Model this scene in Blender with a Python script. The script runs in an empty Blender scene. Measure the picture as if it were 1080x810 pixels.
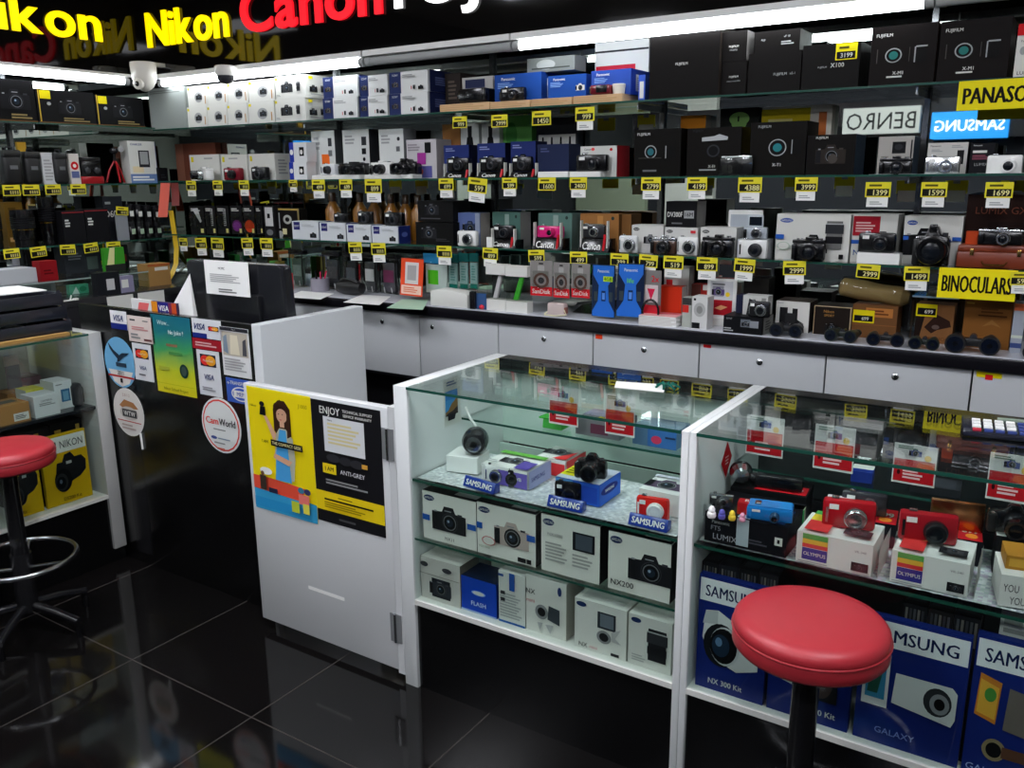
import bpy, bmesh, math, random
from mathutils import Vector, Matrix
random.seed(7)
SC = bpy.context.scene
COL = SC.collection
PI = math.pi

# ------------------------------------------------------------------ camera model (1080 x 810 frame)
FPX, YAW, PITCH, ROLL, EYE = 905.56, -0.57947, 0.236576, -0.0097436, 1.6
_cy, _sy = math.cos(YAW), math.sin(YAW)
CW = Vector((_sy*math.cos(PITCH), _cy*math.cos(PITCH), -math.sin(PITCH)))
_r = Vector((_cy, -_sy, 0)); _u = _r.cross(CW)
CR = math.cos(ROLL)*_r + math.sin(ROLL)*_u
CU = -math.sin(ROLL)*_r + math.cos(ROLL)*_u
CO = Vector((0, 0, EYE))
def at(x, y, X=None, Y=None, Z=None):
    """the point of a known plane seen at a photo position"""
    d = (x-540)/FPX*CR - (y-405)/FPX*CU + CW
    t = X/d.x if X is not None else Y/d.y if Y is not None else (Z-EYE)/d.z
    return CO + t*d
def solve_x(x, Y, Z):
    k = (x-540)/FPX; q = CR - k*CW
    return -(Y*q.y + (Z-EYE)*q.z)/q.x
def solve_y(x, X, Z):
    k = (x-540)/FPX; q = CR - k*CW
    return -(X*q.x + (Z-EYE)*q.z)/q.y

# ------------------------------------------------------------------ materials
PAL = dict(K='0c0c0e', KK='070708', N='18181b', D='2f3034', G='6a6c6e', LG='a4a6a6', W='dcdcd6', WW='efefec', Y='f2e21a', YD='d8c80e', R='c8181f', RO='e0401c', B='1c3f9c', SB='15307e', PB='1c4796', T='2a7c88',
           GR='3fae2a', BR='8a5a30', TAN='b98a55', WOOD='d9b48a', PK='e0267c', GO='c9a437', LIL='c9cbd4', SV='b9bbbd', P='6a4aa0', OR='f08a1c', CY='3f9ad8', TEAL='0f6a5c')
_M = {}
def lin(h):
    v = [int(h[i:i+2], 16)/255 for i in (0, 2, 4)]
    return [c/12.92 if c <= .04045 else ((c+.055)/1.055)**2.4 for c in v] + [1]
def mat(key):
    """'K' card stock, 'gl:K' glossy plastic, 'met:SV' metal, 'em:Y:3' lamp, 'fab:R' cloth or leather, 'fo:W' foil"""
    if not isinstance(key, str): return key
    if key in _M: return _M[key]
    p = key.split(':')
    kind, c = ('card', p[0]) if len(p) == 1 else (p[0], p[1])
    col = lin(PAL.get(c, c))
    m = bpy.data.materials.new('finish_'+key.replace(':', '_')); m.use_nodes = True
    nt = m.node_tree; b = nt.nodes['Principled BSDF']
    b.inputs['Base Color'].default_value = col
    if kind == 'em':
        b.inputs['Emission Color'].default_value = col
        b.inputs['Emission Strength'].default_value = float(p[2])
        b.inputs['Roughness'].default_value = .4
    elif kind == 'met':
        b.inputs['Metallic'].default_value = 1; b.inputs['Roughness'].default_value = .25
    else:
        rough = {'card': .5, 'gl': .22, 'fab': .42, 'mt': .8, 'pol': .04}.get(kind, .5)
        tex = nt.nodes.new('ShaderNodeTexNoise'); tc = nt.nodes.new('ShaderNodeTexCoord')
        tex.inputs['Scale'].default_value = 40
        if kind == 'card': b.inputs['Specular IOR Level'].default_value = .1
        mr = nt.nodes.new('ShaderNodeMapRange')
        mr.inputs['To Min'].default_value = rough*.85; mr.inputs['To Max'].default_value = rough*1.15
        nt.links.new(tc.outputs['Object'], tex.inputs['Vector'])
        nt.links.new(tex.outputs['Fac'], mr.inputs['Value'])
        nt.links.new(mr.outputs['Result'], b.inputs['Roughness'])
        if kind == 'fab':
            bp = nt.nodes.new('ShaderNodeBump'); bp.inputs['Strength'].default_value = .06; bp.inputs['Distance'].default_value = .01
            tex.inputs['Scale'].default_value = 14
            nt.links.new(tex.outputs['Fac'], bp.inputs['Height']); nt.links.new(bp.outputs['Normal'], b.inputs['Normal'])
    _M[key] = m
    return m
def glass_mat(name, tint, ior=1.5, rough=0.0, spec=1.0):
    m = bpy.data.materials.new(name); m.use_nodes = True; nt = m.node_tree
    nt.nodes.remove(nt.nodes['Principled BSDF']); out = nt.nodes['Material Output']
    tr = nt.nodes.new('ShaderNodeBsdfTransparent'); tr.inputs['Color'].default_value = lin(tint)
    gl = nt.nodes.new('ShaderNodeBsdfGlossy'); gl.inputs['Roughness'].default_value = rough
    gl.inputs['Color'].default_value = (spec, spec, spec, 1)
    lw = nt.nodes.new('ShaderNodeLayerWeight'); pw = nt.nodes.new('ShaderNodeMath'); pw.operation = 'POWER'; pw.inputs[1].default_value = 5
    ma = nt.nodes.new('ShaderNodeMath'); ma.operation = 'MULTIPLY_ADD'; r0 = ((ior-1)/(ior+1))**2; ma.inputs[1].default_value = 1-r0; ma.inputs[2].default_value = r0
    nt.links.new(lw.outputs['Facing'], pw.inputs[0]); nt.links.new(pw.outputs[0], ma.inputs[0])
    mx = nt.nodes.new('ShaderNodeMixShader')
    nt.links.new(ma.outputs[0], mx.inputs['Fac']); nt.links.new(tr.outputs[0], mx.inputs[1]); nt.links.new(gl.outputs[0], mx.inputs[2])
    nt.links.new(mx.outputs[0], out.inputs['Surface'])
    _M['glass:'+name] = m
    return m
GLASS = glass_mat('clear_glass', 'f8fdfb')
CLEAR = glass_mat('clear_plastic', 'f2f4f2', 1.4, .05)
GEDGE = mat('gl:1c4a3e')
def mirror_mat():
    m = bpy.data.materials.new('wall_mirror'); m.use_nodes = True
    b = m.node_tree.nodes['Principled BSDF']; b.inputs['Metallic'].default_value = 1
    b.inputs['Roughness'].default_value = .015; b.inputs['Base Color'].default_value = (.62, .68, .64, 1)
    return m
MIRROR = mirror_mat()
def tile_mat():
    m = bpy.data.materials.new('polished_floor_tile'); m.use_nodes = True; nt = m.node_tree; b = nt.nodes['Principled BSDF']
    tc = nt.nodes.new('ShaderNodeTexCoord'); mp = nt.nodes.new('ShaderNodeMapping')
    mp.inputs['Location'].default_value = (1.945, -1.497, 0)
    br = nt.nodes.new('ShaderNodeTexBrick'); br.offset = 0; br.squash = 1
    br.inputs['Scale'].default_value = 1; br.inputs['Brick Width'].default_value = .605; br.inputs['Row Height'].default_value = .605
    br.inputs['Mortar Size'].default_value = .002; br.inputs['Mortar Smooth'].default_value = .1
    br.inputs['Color1'].default_value = lin('0d0c0c'); br.inputs['Color2'].default_value = lin('0f0d0d'); br.inputs['Mortar'].default_value = lin('332e2b')
    no = nt.nodes.new('ShaderNodeTexNoise'); no.inputs['Scale'].default_value = 3
    mr = nt.nodes.new('ShaderNodeMapRange'); mr.inputs['To Min'].default_value = .05; mr.inputs['To Max'].default_value = .1
    ad = nt.nodes.new('ShaderNodeMath'); ad.operation = 'ADD'
    nt.links.new(tc.outputs['Object'], mp.inputs['Vector']); nt.links.new(mp.outputs[0], br.inputs['Vector']); nt.links.new(tc.outputs['Object'], no.inputs['Vector'])
    nt.links.new(br.outputs['Color'], b.inputs['Base Color'])
    nt.links.new(no.outputs['Fac'], mr.inputs['Value']); nt.links.new(mr.outputs[0], ad.inputs[0]); nt.links.new(br.outputs['Fac'], ad.inputs[1])
    nt.links.new(ad.outputs[0], b.inputs['Roughness'])
    return m
def grad_mat(name, stops, axis='Z', scale=1.0, off=0.0):
    """printed colour wash across a poster, along an object axis"""
    m = bpy.data.materials.new(name); m.use_nodes = True; nt = m.node_tree; b = nt.nodes['Principled BSDF']; b.inputs['Roughness'].default_value = .35
    tc = nt.nodes.new('ShaderNodeTexCoord'); sp = nt.nodes.new('ShaderNodeSeparateXYZ'); no = nt.nodes.new('ShaderNodeTexNoise'); no.inputs['Scale'].default_value = 9
    ma = nt.nodes.new('ShaderNodeMath'); ma.operation = 'MULTIPLY_ADD'; ma.inputs[1].default_value = scale; ma.inputs[2].default_value = off-.1
    mb = nt.nodes.new('ShaderNodeMath'); mb.operation = 'MULTIPLY_ADD'; mb.inputs[1].default_value = .2
    cr = nt.nodes.new('ShaderNodeValToRGB')
    while len(cr.color_ramp.elements) < len(stops): cr.color_ramp.elements.new(.5)
    for e, (p, c) in zip(cr.color_ramp.elements, stops): e.position = p; e.color = lin(c)
    nt.links.new(tc.outputs['Object'], sp.inputs[0]); nt.links.new(tc.outputs['Object'], no.inputs['Vector'])
    nt.links.new(sp.outputs[axis], ma.inputs[0]); nt.links.new(no.outputs['Fac'], mb.inputs[0]); nt.links.new(ma.outputs[0], mb.inputs[2])
    nt.links.new(mb.outputs[0], cr.inputs[0]); nt.links.new(cr.outputs[0], b.inputs['Base Color'])
    return m

# ------------------------------------------------------------------ lettering
_T = {}
def text_shape(s, bold=0.0, res=2):
    k = (s, bold, res)
    if k in _T: return _T[k]
    cu = bpy.data.curves.new('lettering', 'FONT'); cu.body = s; cu.size = 1; cu.resolution_u = res; cu.offset = bold if res > 2 else 0
    ob = bpy.data.objects.new('lettering', cu); COL.objects.link(ob)
    me = bpy.data.meshes.new_from_object(ob.evaluated_get(bpy.context.evaluated_depsgraph_get()))
    vs = [(v.co.x, v.co.y) for v in me.vertices]; fs = [tuple(p.vertices) for p in me.polygons]
    bpy.data.objects.remove(ob); bpy.data.curves.remove(cu); bpy.data.meshes.remove(me)
    x0 = min(v[0] for v in vs); x1 = max(v[0] for v in vs)
    vs = [((x-(x0+x1)/2)/.72, (y-.36)/.72) for x, y in vs]          # centred, capital height 1
    tw = (x1-x0)/.72
    if bold and res <= 2:                                           # heavier strokes: three copies side by side in the same plane
        n = len(vs); d = bold*.9
        vs = [(x+o, y) for o in (-d, 0, d) for x, y in vs]; fs = [tuple(i+n*q for i in f) for q in range(3) for f in fs]; tw += 2*d
    _T[k] = (vs, fs, tw)
    return _T[k]

# ------------------------------------------------------------------ mesh builder
class MB:
    def __init__(s): s.bm = bmesh.new(); s.ms = []; s.lift = 0
    def mi(s, m):
        m = mat(m)
        if m not in s.ms: s.ms.append(m)
        return s.ms.index(m)
    def poly(s, pts, m):
        f = s.bm.faces.new([s.bm.verts.new(p) for p in pts]); f.material_index = s.mi(m); return f
    def box(s, x0, x1, y0, y1, z0, z1, m, bev=0, seg=2, top=None):
        t = bmesh.new(); ix = s.mi(m)
        V = [t.verts.new((x, y, z)) for z in (z0, z1) for y in (y0, y1) for x in (x0, x1)]
        if top:                                                   # taper: the top rectangle shrinks by (dx, dy) each side
            for v in V[4:]:
                v.co.x += top[0] if v.co.x == x0 else -top[0]; v.co.y += top[1] if abs(v.co.y-y0) < 1e-9 else -top[1]
        for q in ((0,2,3,1),(4,5,7,6),(0,1,5,4),(2,6,7,3),(0,4,6,2),(1,3,7,5)): t.faces.new([V[i] for i in q])
        if bev: bmesh.ops.bevel(t, geom=t.edges[:], offset=bev, segments=seg, affect='EDGES', profile=.5)
        s._merge(t, ix)
    def prism(s, prof, a0, a1, axis, m, bev=0):
        """profile extruded along an axis: 'y' profile in (x,z), 'x' in (y,z), 'z' in (x,y)"""
        t = bmesh.new(); ix = s.mi(m)
        f = {'y': lambda p, a: (p[0], a, p[1]), 'x': lambda p, a: (a, p[0], p[1]), 'z': lambda p, a: (p[0], p[1], a)}[axis]
        A = [t.verts.new(f(p, a0)) for p in prof]; B = [t.verts.new(f(p, a1)) for p in prof]
        t.faces.new(A); t.faces.new(B[::-1]); n = len(prof)
        for i in range(n): t.faces.new((A[i], B[i], B[(i+1) % n], A[(i+1) % n]))
        bmesh.ops.recalc_face_normals(t, faces=t.faces[:])
        if bev: bmesh.ops.bevel(t, geom=t.edges[:], offset=bev, segments=2, affect='EDGES', profile=.5)
        s._merge(t, ix)
    def _merge(s, t, ix):
        for f in t.faces: f.material_index = ix
        me = bpy.data.meshes.new('tmp'); t.to_mesh(me); t.free(); s.bm.from_mesh(me); bpy.data.meshes.remove(me)
    def lathe(s, prof, c, axis, m, n=20):
        """prof: (radius, offset along axis) pairs; axis '-y','z','x','y'"""
        c = Vector(c); d = {'-y': Vector((0,-1,0)), 'y': Vector((0,1,0)), 'z': Vector((0,0,1)), 'x': Vector((1,0,0))}.get(axis) if isinstance(axis, str) else axis
        d = Vector(d).normalized()
        a = Vector((0,0,1)) if abs(d.z) < .9 else Vector((1,0,0))
        a = (a - d*a.dot(d)).normalized(); b = d.cross(a)
        ms = m if isinstance(m, (list, tuple)) else [m]*(len(prof))
        rings = []
        for r, h in prof:
            rings.append([s.bm.verts.new(c + d*h + (a*math.cos(2*PI*i/n) + b*math.sin(2*PI*i/n))*r) for i in range(n)])
        for k in range(len(rings)-1):
            ix = s.mi(ms[k])
            for i in range(n):
                f = s.bm.faces.new((rings[k][i], rings[k][(i+1) % n], rings[k+1][(i+1) % n], rings[k+1][i])); f.material_index = ix
        for rg, q in ((rings[0][::-1], 0), (rings[-1], len(ms)-1)):
            f = s.bm.faces.new(rg); f.material_index = s.mi(ms[q])
    def cyl(s, p0, p1, r, m, n=16, r2=None):
        p0, p1 = Vector(p0), Vector(p1); s.lathe([(r, 0), (r if r2 is None else r2, (p1-p0).length)], p0, p1-p0, m, n)
    def tube(s, pts, r, m, n=8, closed=False):
        pts = [Vector(p) for p in pts]; N = len(pts); rings = []; ix = s.mi(m); pa = None
        for i, p in enumerate(pts):
            q0 = pts[(i-1) % N] if closed or i else p; q1 = pts[(i+1) % N] if closed or i < N-1 else p
            d = (q1-q0).normalized()
            if pa is None: pa = Vector((0,0,1)) if abs(d.z) < .9 else Vector((1,0,0))
            a = (pa - d*pa.dot(d)).normalized(); pa = a; b = d.cross(a)
            rings.append([s.bm.verts.new(p + (a*math.cos(2*PI*k/n)+b*math.sin(2*PI*k/n))*r) for k in range(n)])
        for i in range(N if closed else N-1):
            A, B = rings[i], rings[(i+1) % N]
            for k in range(n):
                f = s.bm.faces.new((A[k], A[(k+1) % n], B[(k+1) % n], B[k])); f.material_index = ix
        if not closed:
            for rg in (rings[0][::-1], rings[-1]): f = s.bm.faces.new(rg); f.material_index = ix
    # printing on a face: fr = (origin, u vector, v vector, normal), all in metres
    def frame(s, face, x0, x1, y0, y1, z0, z1):
        V = Vector
        return {'F': (V((x0,y0,z0)), V((x1-x0,0,0)), V((0,0,z1-z0)), V((0,-1,0))),
                'R': (V((x1,y0,z0)), V((0,y1-y0,0)), V((0,0,z1-z0)), V((1,0,0))),
                'L': (V((x0,y1,z0)), V((0,y0-y1,0)), V((0,0,z1-z0)), V((-1,0,0))),
                'T': (V((x0,y0,z1)), V((x1-x0,0,0)), V((0,y1-y0,0)), V((0,0,1)))}[face]
    def print_on(s, fr, items):
        o, u, v, n = fr; w, h = u.length, v.length
        def pt(a, b): return o + u*a + v*b + n*s.lift
        for it in items:
            s.lift += .00035; k = it[0]
            if k == 'r': _, a0, b0, a1, b1, m = it; s.poly([pt(a0,b0), pt(a1,b0), pt(a1,b1), pt(a0,b1)], m)
            elif k == 'p': s.poly([pt(*q) for q in it[1]], it[2])
            elif k == 'e':
                _, a, b, ra, rb, m = it
                s.poly([pt(a+ra*math.cos(2*PI*i/20), b+rb*math.sin(2*PI*i/20)) for i in range(20)], m)
            elif k == 't':                                        # ('t', u, v, cap height / face height, text, colour[, bold[, max width / face width[, slant]]])
                _, a, b, sz, tx, m = it[:6]; bold = it[6] if len(it) > 6 else .0; mw = it[7] if len(it) > 7 else .9; sl = it[8] if len(it) > 8 else 0
                vs, fs, tw = text_shape(tx, bold); sy = sz; sx = min(sz*h/w, mw/tw)
                nc = 3 if bold else 1; nn = len(vs)//nc
                P = [s.bm.verts.new(pt(a+x*sx+sl*y*sy, b+y*sy) + n*(.0001*(q//nn))) for q, (x, y) in enumerate(vs)]; ix = s.mi(m)
                for f in fs:
                    try: q = s.bm.faces.new([P[i] for i in f]); q.material_index = ix
                    except ValueError: pass
            elif k == 'c':                                        # ('c', u, v, picture height / face height, body, lens) printed camera
                _, a, b, sz, m1, m2 = it; y = sz; x = sz*h/w
                s.print_on(fr, [('p', [(a-.75*x,b-.45*y),(a+.75*x,b-.45*y),(a+.75*x,b+.25*y),(a+.3*x,b+.28*y),(a+.2*x,b+.5*y),(a-.2*x,b+.5*y),(a-.3*x,b+.28*y),(a-.75*x,b+.25*y)], m1),
                    ('e', a+.05*x, b-.08*y, .36*x, .36*y, m2), ('e', a+.05*x, b-.08*y, .33*x, .33*y, 'K'), ('e', a+.05*x, b-.08*y, .29*x, .29*y, '6a6c70'), ('e', a+.05*x, b-.08*y, .25*x, .25*y, 'K'), ('e', a+.05*x, b-.08*y, .15*x, .15*y, '1c2632'), ('e', a+.0*x, b-.03*y, .05*x, .05*y, '8aa0b8'), ('r', a-.72*x, b-.4*y, a-.48*x, b+.2*y, 'N'), ('r', a+.42*x, b+.25*y, a+.62*x, b+.33*y, m2), ('r', a-.62*x, b+.25*y, a-.5*x, b+.31*y, '8a8c90'), ('r', a-.15*x, b+.34*y, a+.15*x, b+.38*y, '8a8c90')])
            elif k == 'l':                                        # printed lens
                _, a, b, sz, m1 = it; y = sz; x = sz*h/w
                s.print_on(fr, [('r', a-.28*x, b-.5*y, a+.28*x, b+.5*y, m1), ('r', a-.32*x, b+.05*y, a+.32*x, b+.38*y, 'D'), ('r', a-.3*x, b-.3*y, a+.3*x, b-.05*y, 'N'), ('r', a-.3*x, b+.38*y, a+.3*x, b+.42*y, 'LG')])
            elif k == 'x':                                        # ('x', u0, v0, u1, v1, rows, colour) lines of small print
                _, a0, b0, a1, b1, rows, m = it
                for i in range(rows):
                    bb = b1-(i+.5)*(b1-b0)/rows; hh = (b1-b0)/rows*.28
                    s.poly([pt(a0,bb-hh), pt(a0+(a1-a0)*(.7+.3*((i*37) % 10)/10),bb-hh), pt(a0+(a1-a0)*(.7+.3*((i*37) % 10)/10),bb+hh), pt(a0,bb+hh)], m)
    def build(s, name, parent=None, loc=None, rotz=0, smooth=38):
        me = bpy.data.meshes.new(name); s.bm.to_mesh(me); s.bm.free()
        for m in s.ms: me.materials.append(m)
        if smooth and len(me.polygons):
            me.polygons.foreach_set('use_smooth', [True]*len(me.polygons)); me.set_sharp_from_angle(angle=math.radians(smooth))
        o = bpy.data.objects.new(name, me); COL.objects.link(o)
        if parent: o.parent = parent
        if loc is not None: o.location = loc
        o.rotation_euler.z = rotz
        return o
def tag(o, label, cat, group=None, kind=None):
    o['label'] = label; o['category'] = cat
    if group: o['group'] = group
    if kind: o['kind'] = kind
    return o
def thing(name, label, cat, loc=(0,0,0), rotz=0, group=None):
    o = bpy.data.objects.new(name, None); COL.objects.link(o); o.empty_display_size = .05
    o.location = loc; o.rotation_euler.z = rotz
    return tag(o, label, cat, group)
def struct(name, mb, label=None, smooth=0):
    o = mb.build(name, smooth=smooth); o['kind'] = 'structure'
    if label: o['label'] = label
    return o
def bx(name, parent, dims, m, bev=0, lab=None, seg=2):
    b = MB(); b.box(*dims, m, bev, seg); o = b.build(name, parent)
    if lab: o['label'] = lab
    return o
# ================================================================== the place: plan in metres
BF, LF = 3.28, -4.68           # shelf fronts on the back wall (y) and the side wall (x)
BM, LM = 3.58, -4.98           # mirrored walls behind the shelves
CF = 3.2                       # front of the back counter
FR = 1.89                      # front of the glass showcases
Z1, Z2, Z3, Z4 = 1.893, 1.597, 1.285, 1.004
SURF = dict(S1=('B', BF, Z1), S2=('B', BF, Z2), S3=('B', BF, Z3), S4=('B', CF, Z4),
            L1=('L', LF, Z1+.012), L2=('L', LF, Z2-.012), L3=('L', LF, Z3-.025), L4=('L', -4.36, 1.0005),
            A1=('B', FR, .712), A2=('B', FR, .518), A0=('B', FR, .3126), B1=('B', FR, .718), B0=('B', FR, .3126))
def place(sh, x0, x1, yt, dy=0.0, dz=0.0):
    kind, f, z = SURF[sh]; z += dz
    if kind == 'B':
        Y = f+dy; a, b = solve_x(x0, Y, z), solve_x(x1, Y, z)
        h = at((x0+x1)/2, yt, Y=Y).z - z
        top = dict(A2=.7, B0=.7, A0=.509).get(sh)
        if top: h = min(h, top-z)
        return Vector(((a+b)/2, Y, z)), 0.0, b-a, h
    X = f-dy; a, b = solve_y(x0, X, z), solve_y(x1, X, z)
    h = at((x0+x1)/2, yt, X=X).z - z
    return Vector((X, (a+b)/2, z)), PI/2, b-a, h

# floor, walls, ceiling
b = MB(); b.box(-5.1, 2.4, -3.6, 3.7, -.05, 0, tile_mat()); struct('floor', b)
b = MB(); b.box(-5.1, 2.4, -3.6, 3.7, 2.85, 2.9, 'b9b3a8'); struct('ceiling', b)
b = MB(); b.box(-5.1, 2.4, BM+.012, 3.7, 0, 2.85, 'D'); struct('wall_back', b)
b = MB(); b.box(-5.1, LM-.012, -3.6, 3.7, 0, 2.85, 'D'); struct('wall_left', b)
b = MB(); b.box(2.3, 2.4, -3.6, 3.6, 0, 2.85, '8f8f8a'); struct('wall_right', b)
b = MB(); b.box(-5.1, 2.4, -3.7, -3.6, 0, 2.85, 'a9b39c'); struct('wall_front', b)
b = MB(); b.box(LM, 1.2, BM, BM+.012, 1.0, 2.2, MIRROR); tag(b.build('mirror_panel', smooth=0), 'mirror lining the long wall behind the camera shelves', 'mirror')
b = MB(); b.box(LM-.012, LM, -.2, BM, 1.0, 2.2, MIRROR); tag(b.build('mirror_panel', smooth=0), 'mirror lining the side wall behind the lens shelves', 'mirror')

# black glossy fascias with lit lettering
FY, FX = 3.25, -4.65
def fascia(dims, lab, name='sign_fascia'):
    b = MB(); b.box(*dims, 'pol:0b0a0a'); return tag(b.build(name, smooth=0), lab, 'fascia')
fascia((FX, 1.2, FY, FY+.06, 2.19, 2.85), 'glossy black sign fascia above the long wall of camera shelves')
fascia((FX-.06, FX, -.2, FY, 2.19, 2.85), 'glossy black sign fascia above the side wall of lens shelves')
def sign_letters(word, font_m, x0, x1, zb, cap, wall, lab, bold=.03, name='sign_letter', cat='sign'):
    """each raised letter of a lit word is a part"""
    root = thing('lit_sign', lab, cat, (0,0,0))
    vs, fs, tw = text_shape(word, bold, 8)
    # lay the letters out one by one so every glyph is its own piece
    tot = 0; adv = []
    for ch in word:
        _, _, w = text_shape(ch, bold, 8); adv.append(w); tot += w
    gap = .10; tot += gap*(len(word)-1); sx = (x1-x0)/tot; x = x0
    for ch, w in zip(word, adv):
        v, f, _ = text_shape(ch, bold, 8)
        mb = MB(); ixm = mb.mi(font_m); cx = x+w*sx/2
        for dep in (0, 1):
            P = []
            for px_, py_ in v:
                z = zb+(py_+.5)*cap; a = cx+px_*sx
                o = .002 if dep == 0 else .016
                P.append(mb.bm.verts.new((a, FY-o, z) if wall == 'B' else (FX+o, a, z)))
            for q in f:
                try: fc = mb.bm.faces.new([P[i] for i in q]); fc.material_index = ixm
                except ValueError: pass
        # side walls along boundary edges
        mb.bm.edges.ensure_lookup_table(); n = len(v); mb.bm.verts.index_update()
        be = [e for e in mb.bm.edges if len(e.link_faces) == 1 and e.verts[0].index >= n]
        mb.bm.verts.ensure_lookup_table()
        for e in be:
            i, j = e.verts[0].index, e.verts[1].index
            fc = mb.bm.faces.new((mb.bm.verts[i], mb.bm.verts[j], mb.bm.verts[j-n], mb.bm.verts[i-n])); fc.material_index = ixm
        bmesh.ops.recalc_face_normals(mb.bm, faces=mb.bm.faces[:])
        o = mb.build(name, root, smooth=0)
        x += (w+gap)*sx
    return root
YE, RE, WE = 'em:ffe000:1.05', 'em:ee1826:1.05', 'em:ffffff:1.6'
def XB(x, z): return solve_x(x, FY, z)
sign_letters('Nikon', YE, XB(158, 2.34), XB(243, 2.34), 2.34, .185, 'B', 'lit yellow sign lettering beside the red lettering on the fascia', .018)
sign_letters('Canon', RE, XB(257, 2.34), XB(405, 2.34), 2.345, .21, 'B', 'lit red sign lettering on the black fascia', .02)
sign_letters('FUJIFILM', WE, XB(418, 2.355), XB(418, 2.355)+1.15, 2.355, .18, 'B', 'lit white sign lettering cut off by the picture top, after the red lettering', .015)
_y1 = solve_y(107, FX, 2.35)
sign_letters('Nikon', YE, _y1-.78, _y1, 2.35, .185, 'L', 'lit yellow sign lettering on the side wall fascia, nearer the corner camera', .018)

# fluorescent tubes under the fascias
def tube_light(p0, p1, lab, on=True):
    r = thing('tube_light', lab, 'light', (0,0,0), 0, 'tube lights under the fascia')
    p0, p1 = Vector(p0), Vector(p1); d = (p1-p0).normalized(); n = Vector((-d.y, d.x, 0))
    b = MB(); q = [p0-n*.03, p1-n*.03, p1+n*.03, p0+n*.03]
    za, zb = p0.z+.022, 2.189
    A = [b.bm.verts.new((v.x, v.y, za)) for v in q]; B = [b.bm.verts.new((v.x, v.y, zb)) for v in q]; ix = b.mi('WW')
    for f in ((A[::-1]), B, *[(A[i], A[(i+1) % 4], B[(i+1) % 4], B[i]) for i in range(4)]): fc = b.bm.faces.new(f); fc.material_index = ix
    b.build('mounting_rail', r, smooth=0)
    b = MB(); b.cyl(p0+d*.03, p1-d*.03, .019, 'em:f4faff:15' if on else 'LG'); b.build('tube', r)
    for e, s in ((p0, 1), (p1, -1)):
        b = MB(); b.cyl(e, e+d*.03*s, .021, 'LG'); b.build('end_cap', r)
TZ = 2.142
def XT(x): return solve_x(x, FY-.0, TZ)
tube_light((XT(166), FY+.02, TZ), (XT(382), FY+.02, TZ), 'lit fluorescent tube light over the white camera cartons')
tube_light((XT(384), FY+.02, TZ), (XT(538), FY+.02, TZ), 'unlit grey tube light between the lit tubes', False)
tube_light((XT(540), FY+.02, TZ), (XT(985), FY+.02, TZ), 'lit fluorescent tube light over the tall black cartons')
tube_light((XT(987), FY+.02, TZ), (1.15, FY+.02, TZ), 'unlit grey tube light over the picture edge shelf', False)
tube_light((FX-.02, 1.2, TZ+.01), (FX-.02, 3.15, TZ+.01), 'lit fluorescent tube light over the side wall lens shelves')

# glass shelves and their uprights
def glass_shelf(dims, lab, front, th=.008):
    x0, x1, y0, y1, z = dims
    r = thing('glass_shelf', lab, 'shelf', (0,0,0), 0, 'glass shelves on the shop walls')
    b = MB(); b.box(x0, x1, y0, y1, z-th, z, GLASS); b.build('glass_pane', r, smooth=0)
    b = MB()
    if front == 'B': b.box(x0, x1, y0-.002, y0, z-th, z-.0005, GEDGE)
    else: b.box(x1, x1+.002, y0, y1, z-th, z-.0005, GEDGE)
    b.build('polished_edge', r, smooth=0)
_nm = {Z1: 'topmost', Z2: 'second', Z3: 'lowest'}
for z in (Z1, Z2, Z3):
    glass_shelf((LF+.01, 1.0, BF, BM-.002, z), f'{_nm[z]} long glass shelf of camera boxes on the mirrored wall', 'B')
for k, z in (('L1', 'topmost'), ('L2', 'second'), ('L3', 'lowest')):
    glass_shelf((LM+.002, LF, 0, BM-.002, SURF[k][2]), f'{z} side wall glass shelf running to the room corner', 'L')
for x, lab in ((357, 'over the white stacked cartons'), (518, 'beside the wooden riser boards'), (695, 'behind the biggest black carton'), (970, 'between the tall black boxes')):
    X = solve_x(x, BM-.03, 1.6)
    r = thing('shelf_upright', f'slim dark metal shelf upright {lab}', 'shelf upright', (X, BM-.011, 1.01))
    bx('upright_rail', r, (-.01, .01, -.008, .008, 0, 1.17), 'met:G')
    for z in (Z1, Z2, Z3): bx('shelf_bracket', r, (-.003, .003, -.25, -.008, z-1.01-.032, z-1.01-.009), 'met:SV')
X = LM+.011
r = thing('shelf_upright', 'slim dark metal shelf upright on the side wall', 'shelf upright', (X, 2.6, 1.01))
bx('upright_rail', r, (-.008, .008, -.01, .01, 0, 1.17), 'met:G')
for k in ('L1', 'L2', 'L3'): bx('shelf_bracket', r, (.008, .25, -.003, .003, SURF[k][2]-1.01-.032, SURF[k][2]-1.01-.009), 'met:SV')

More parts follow.
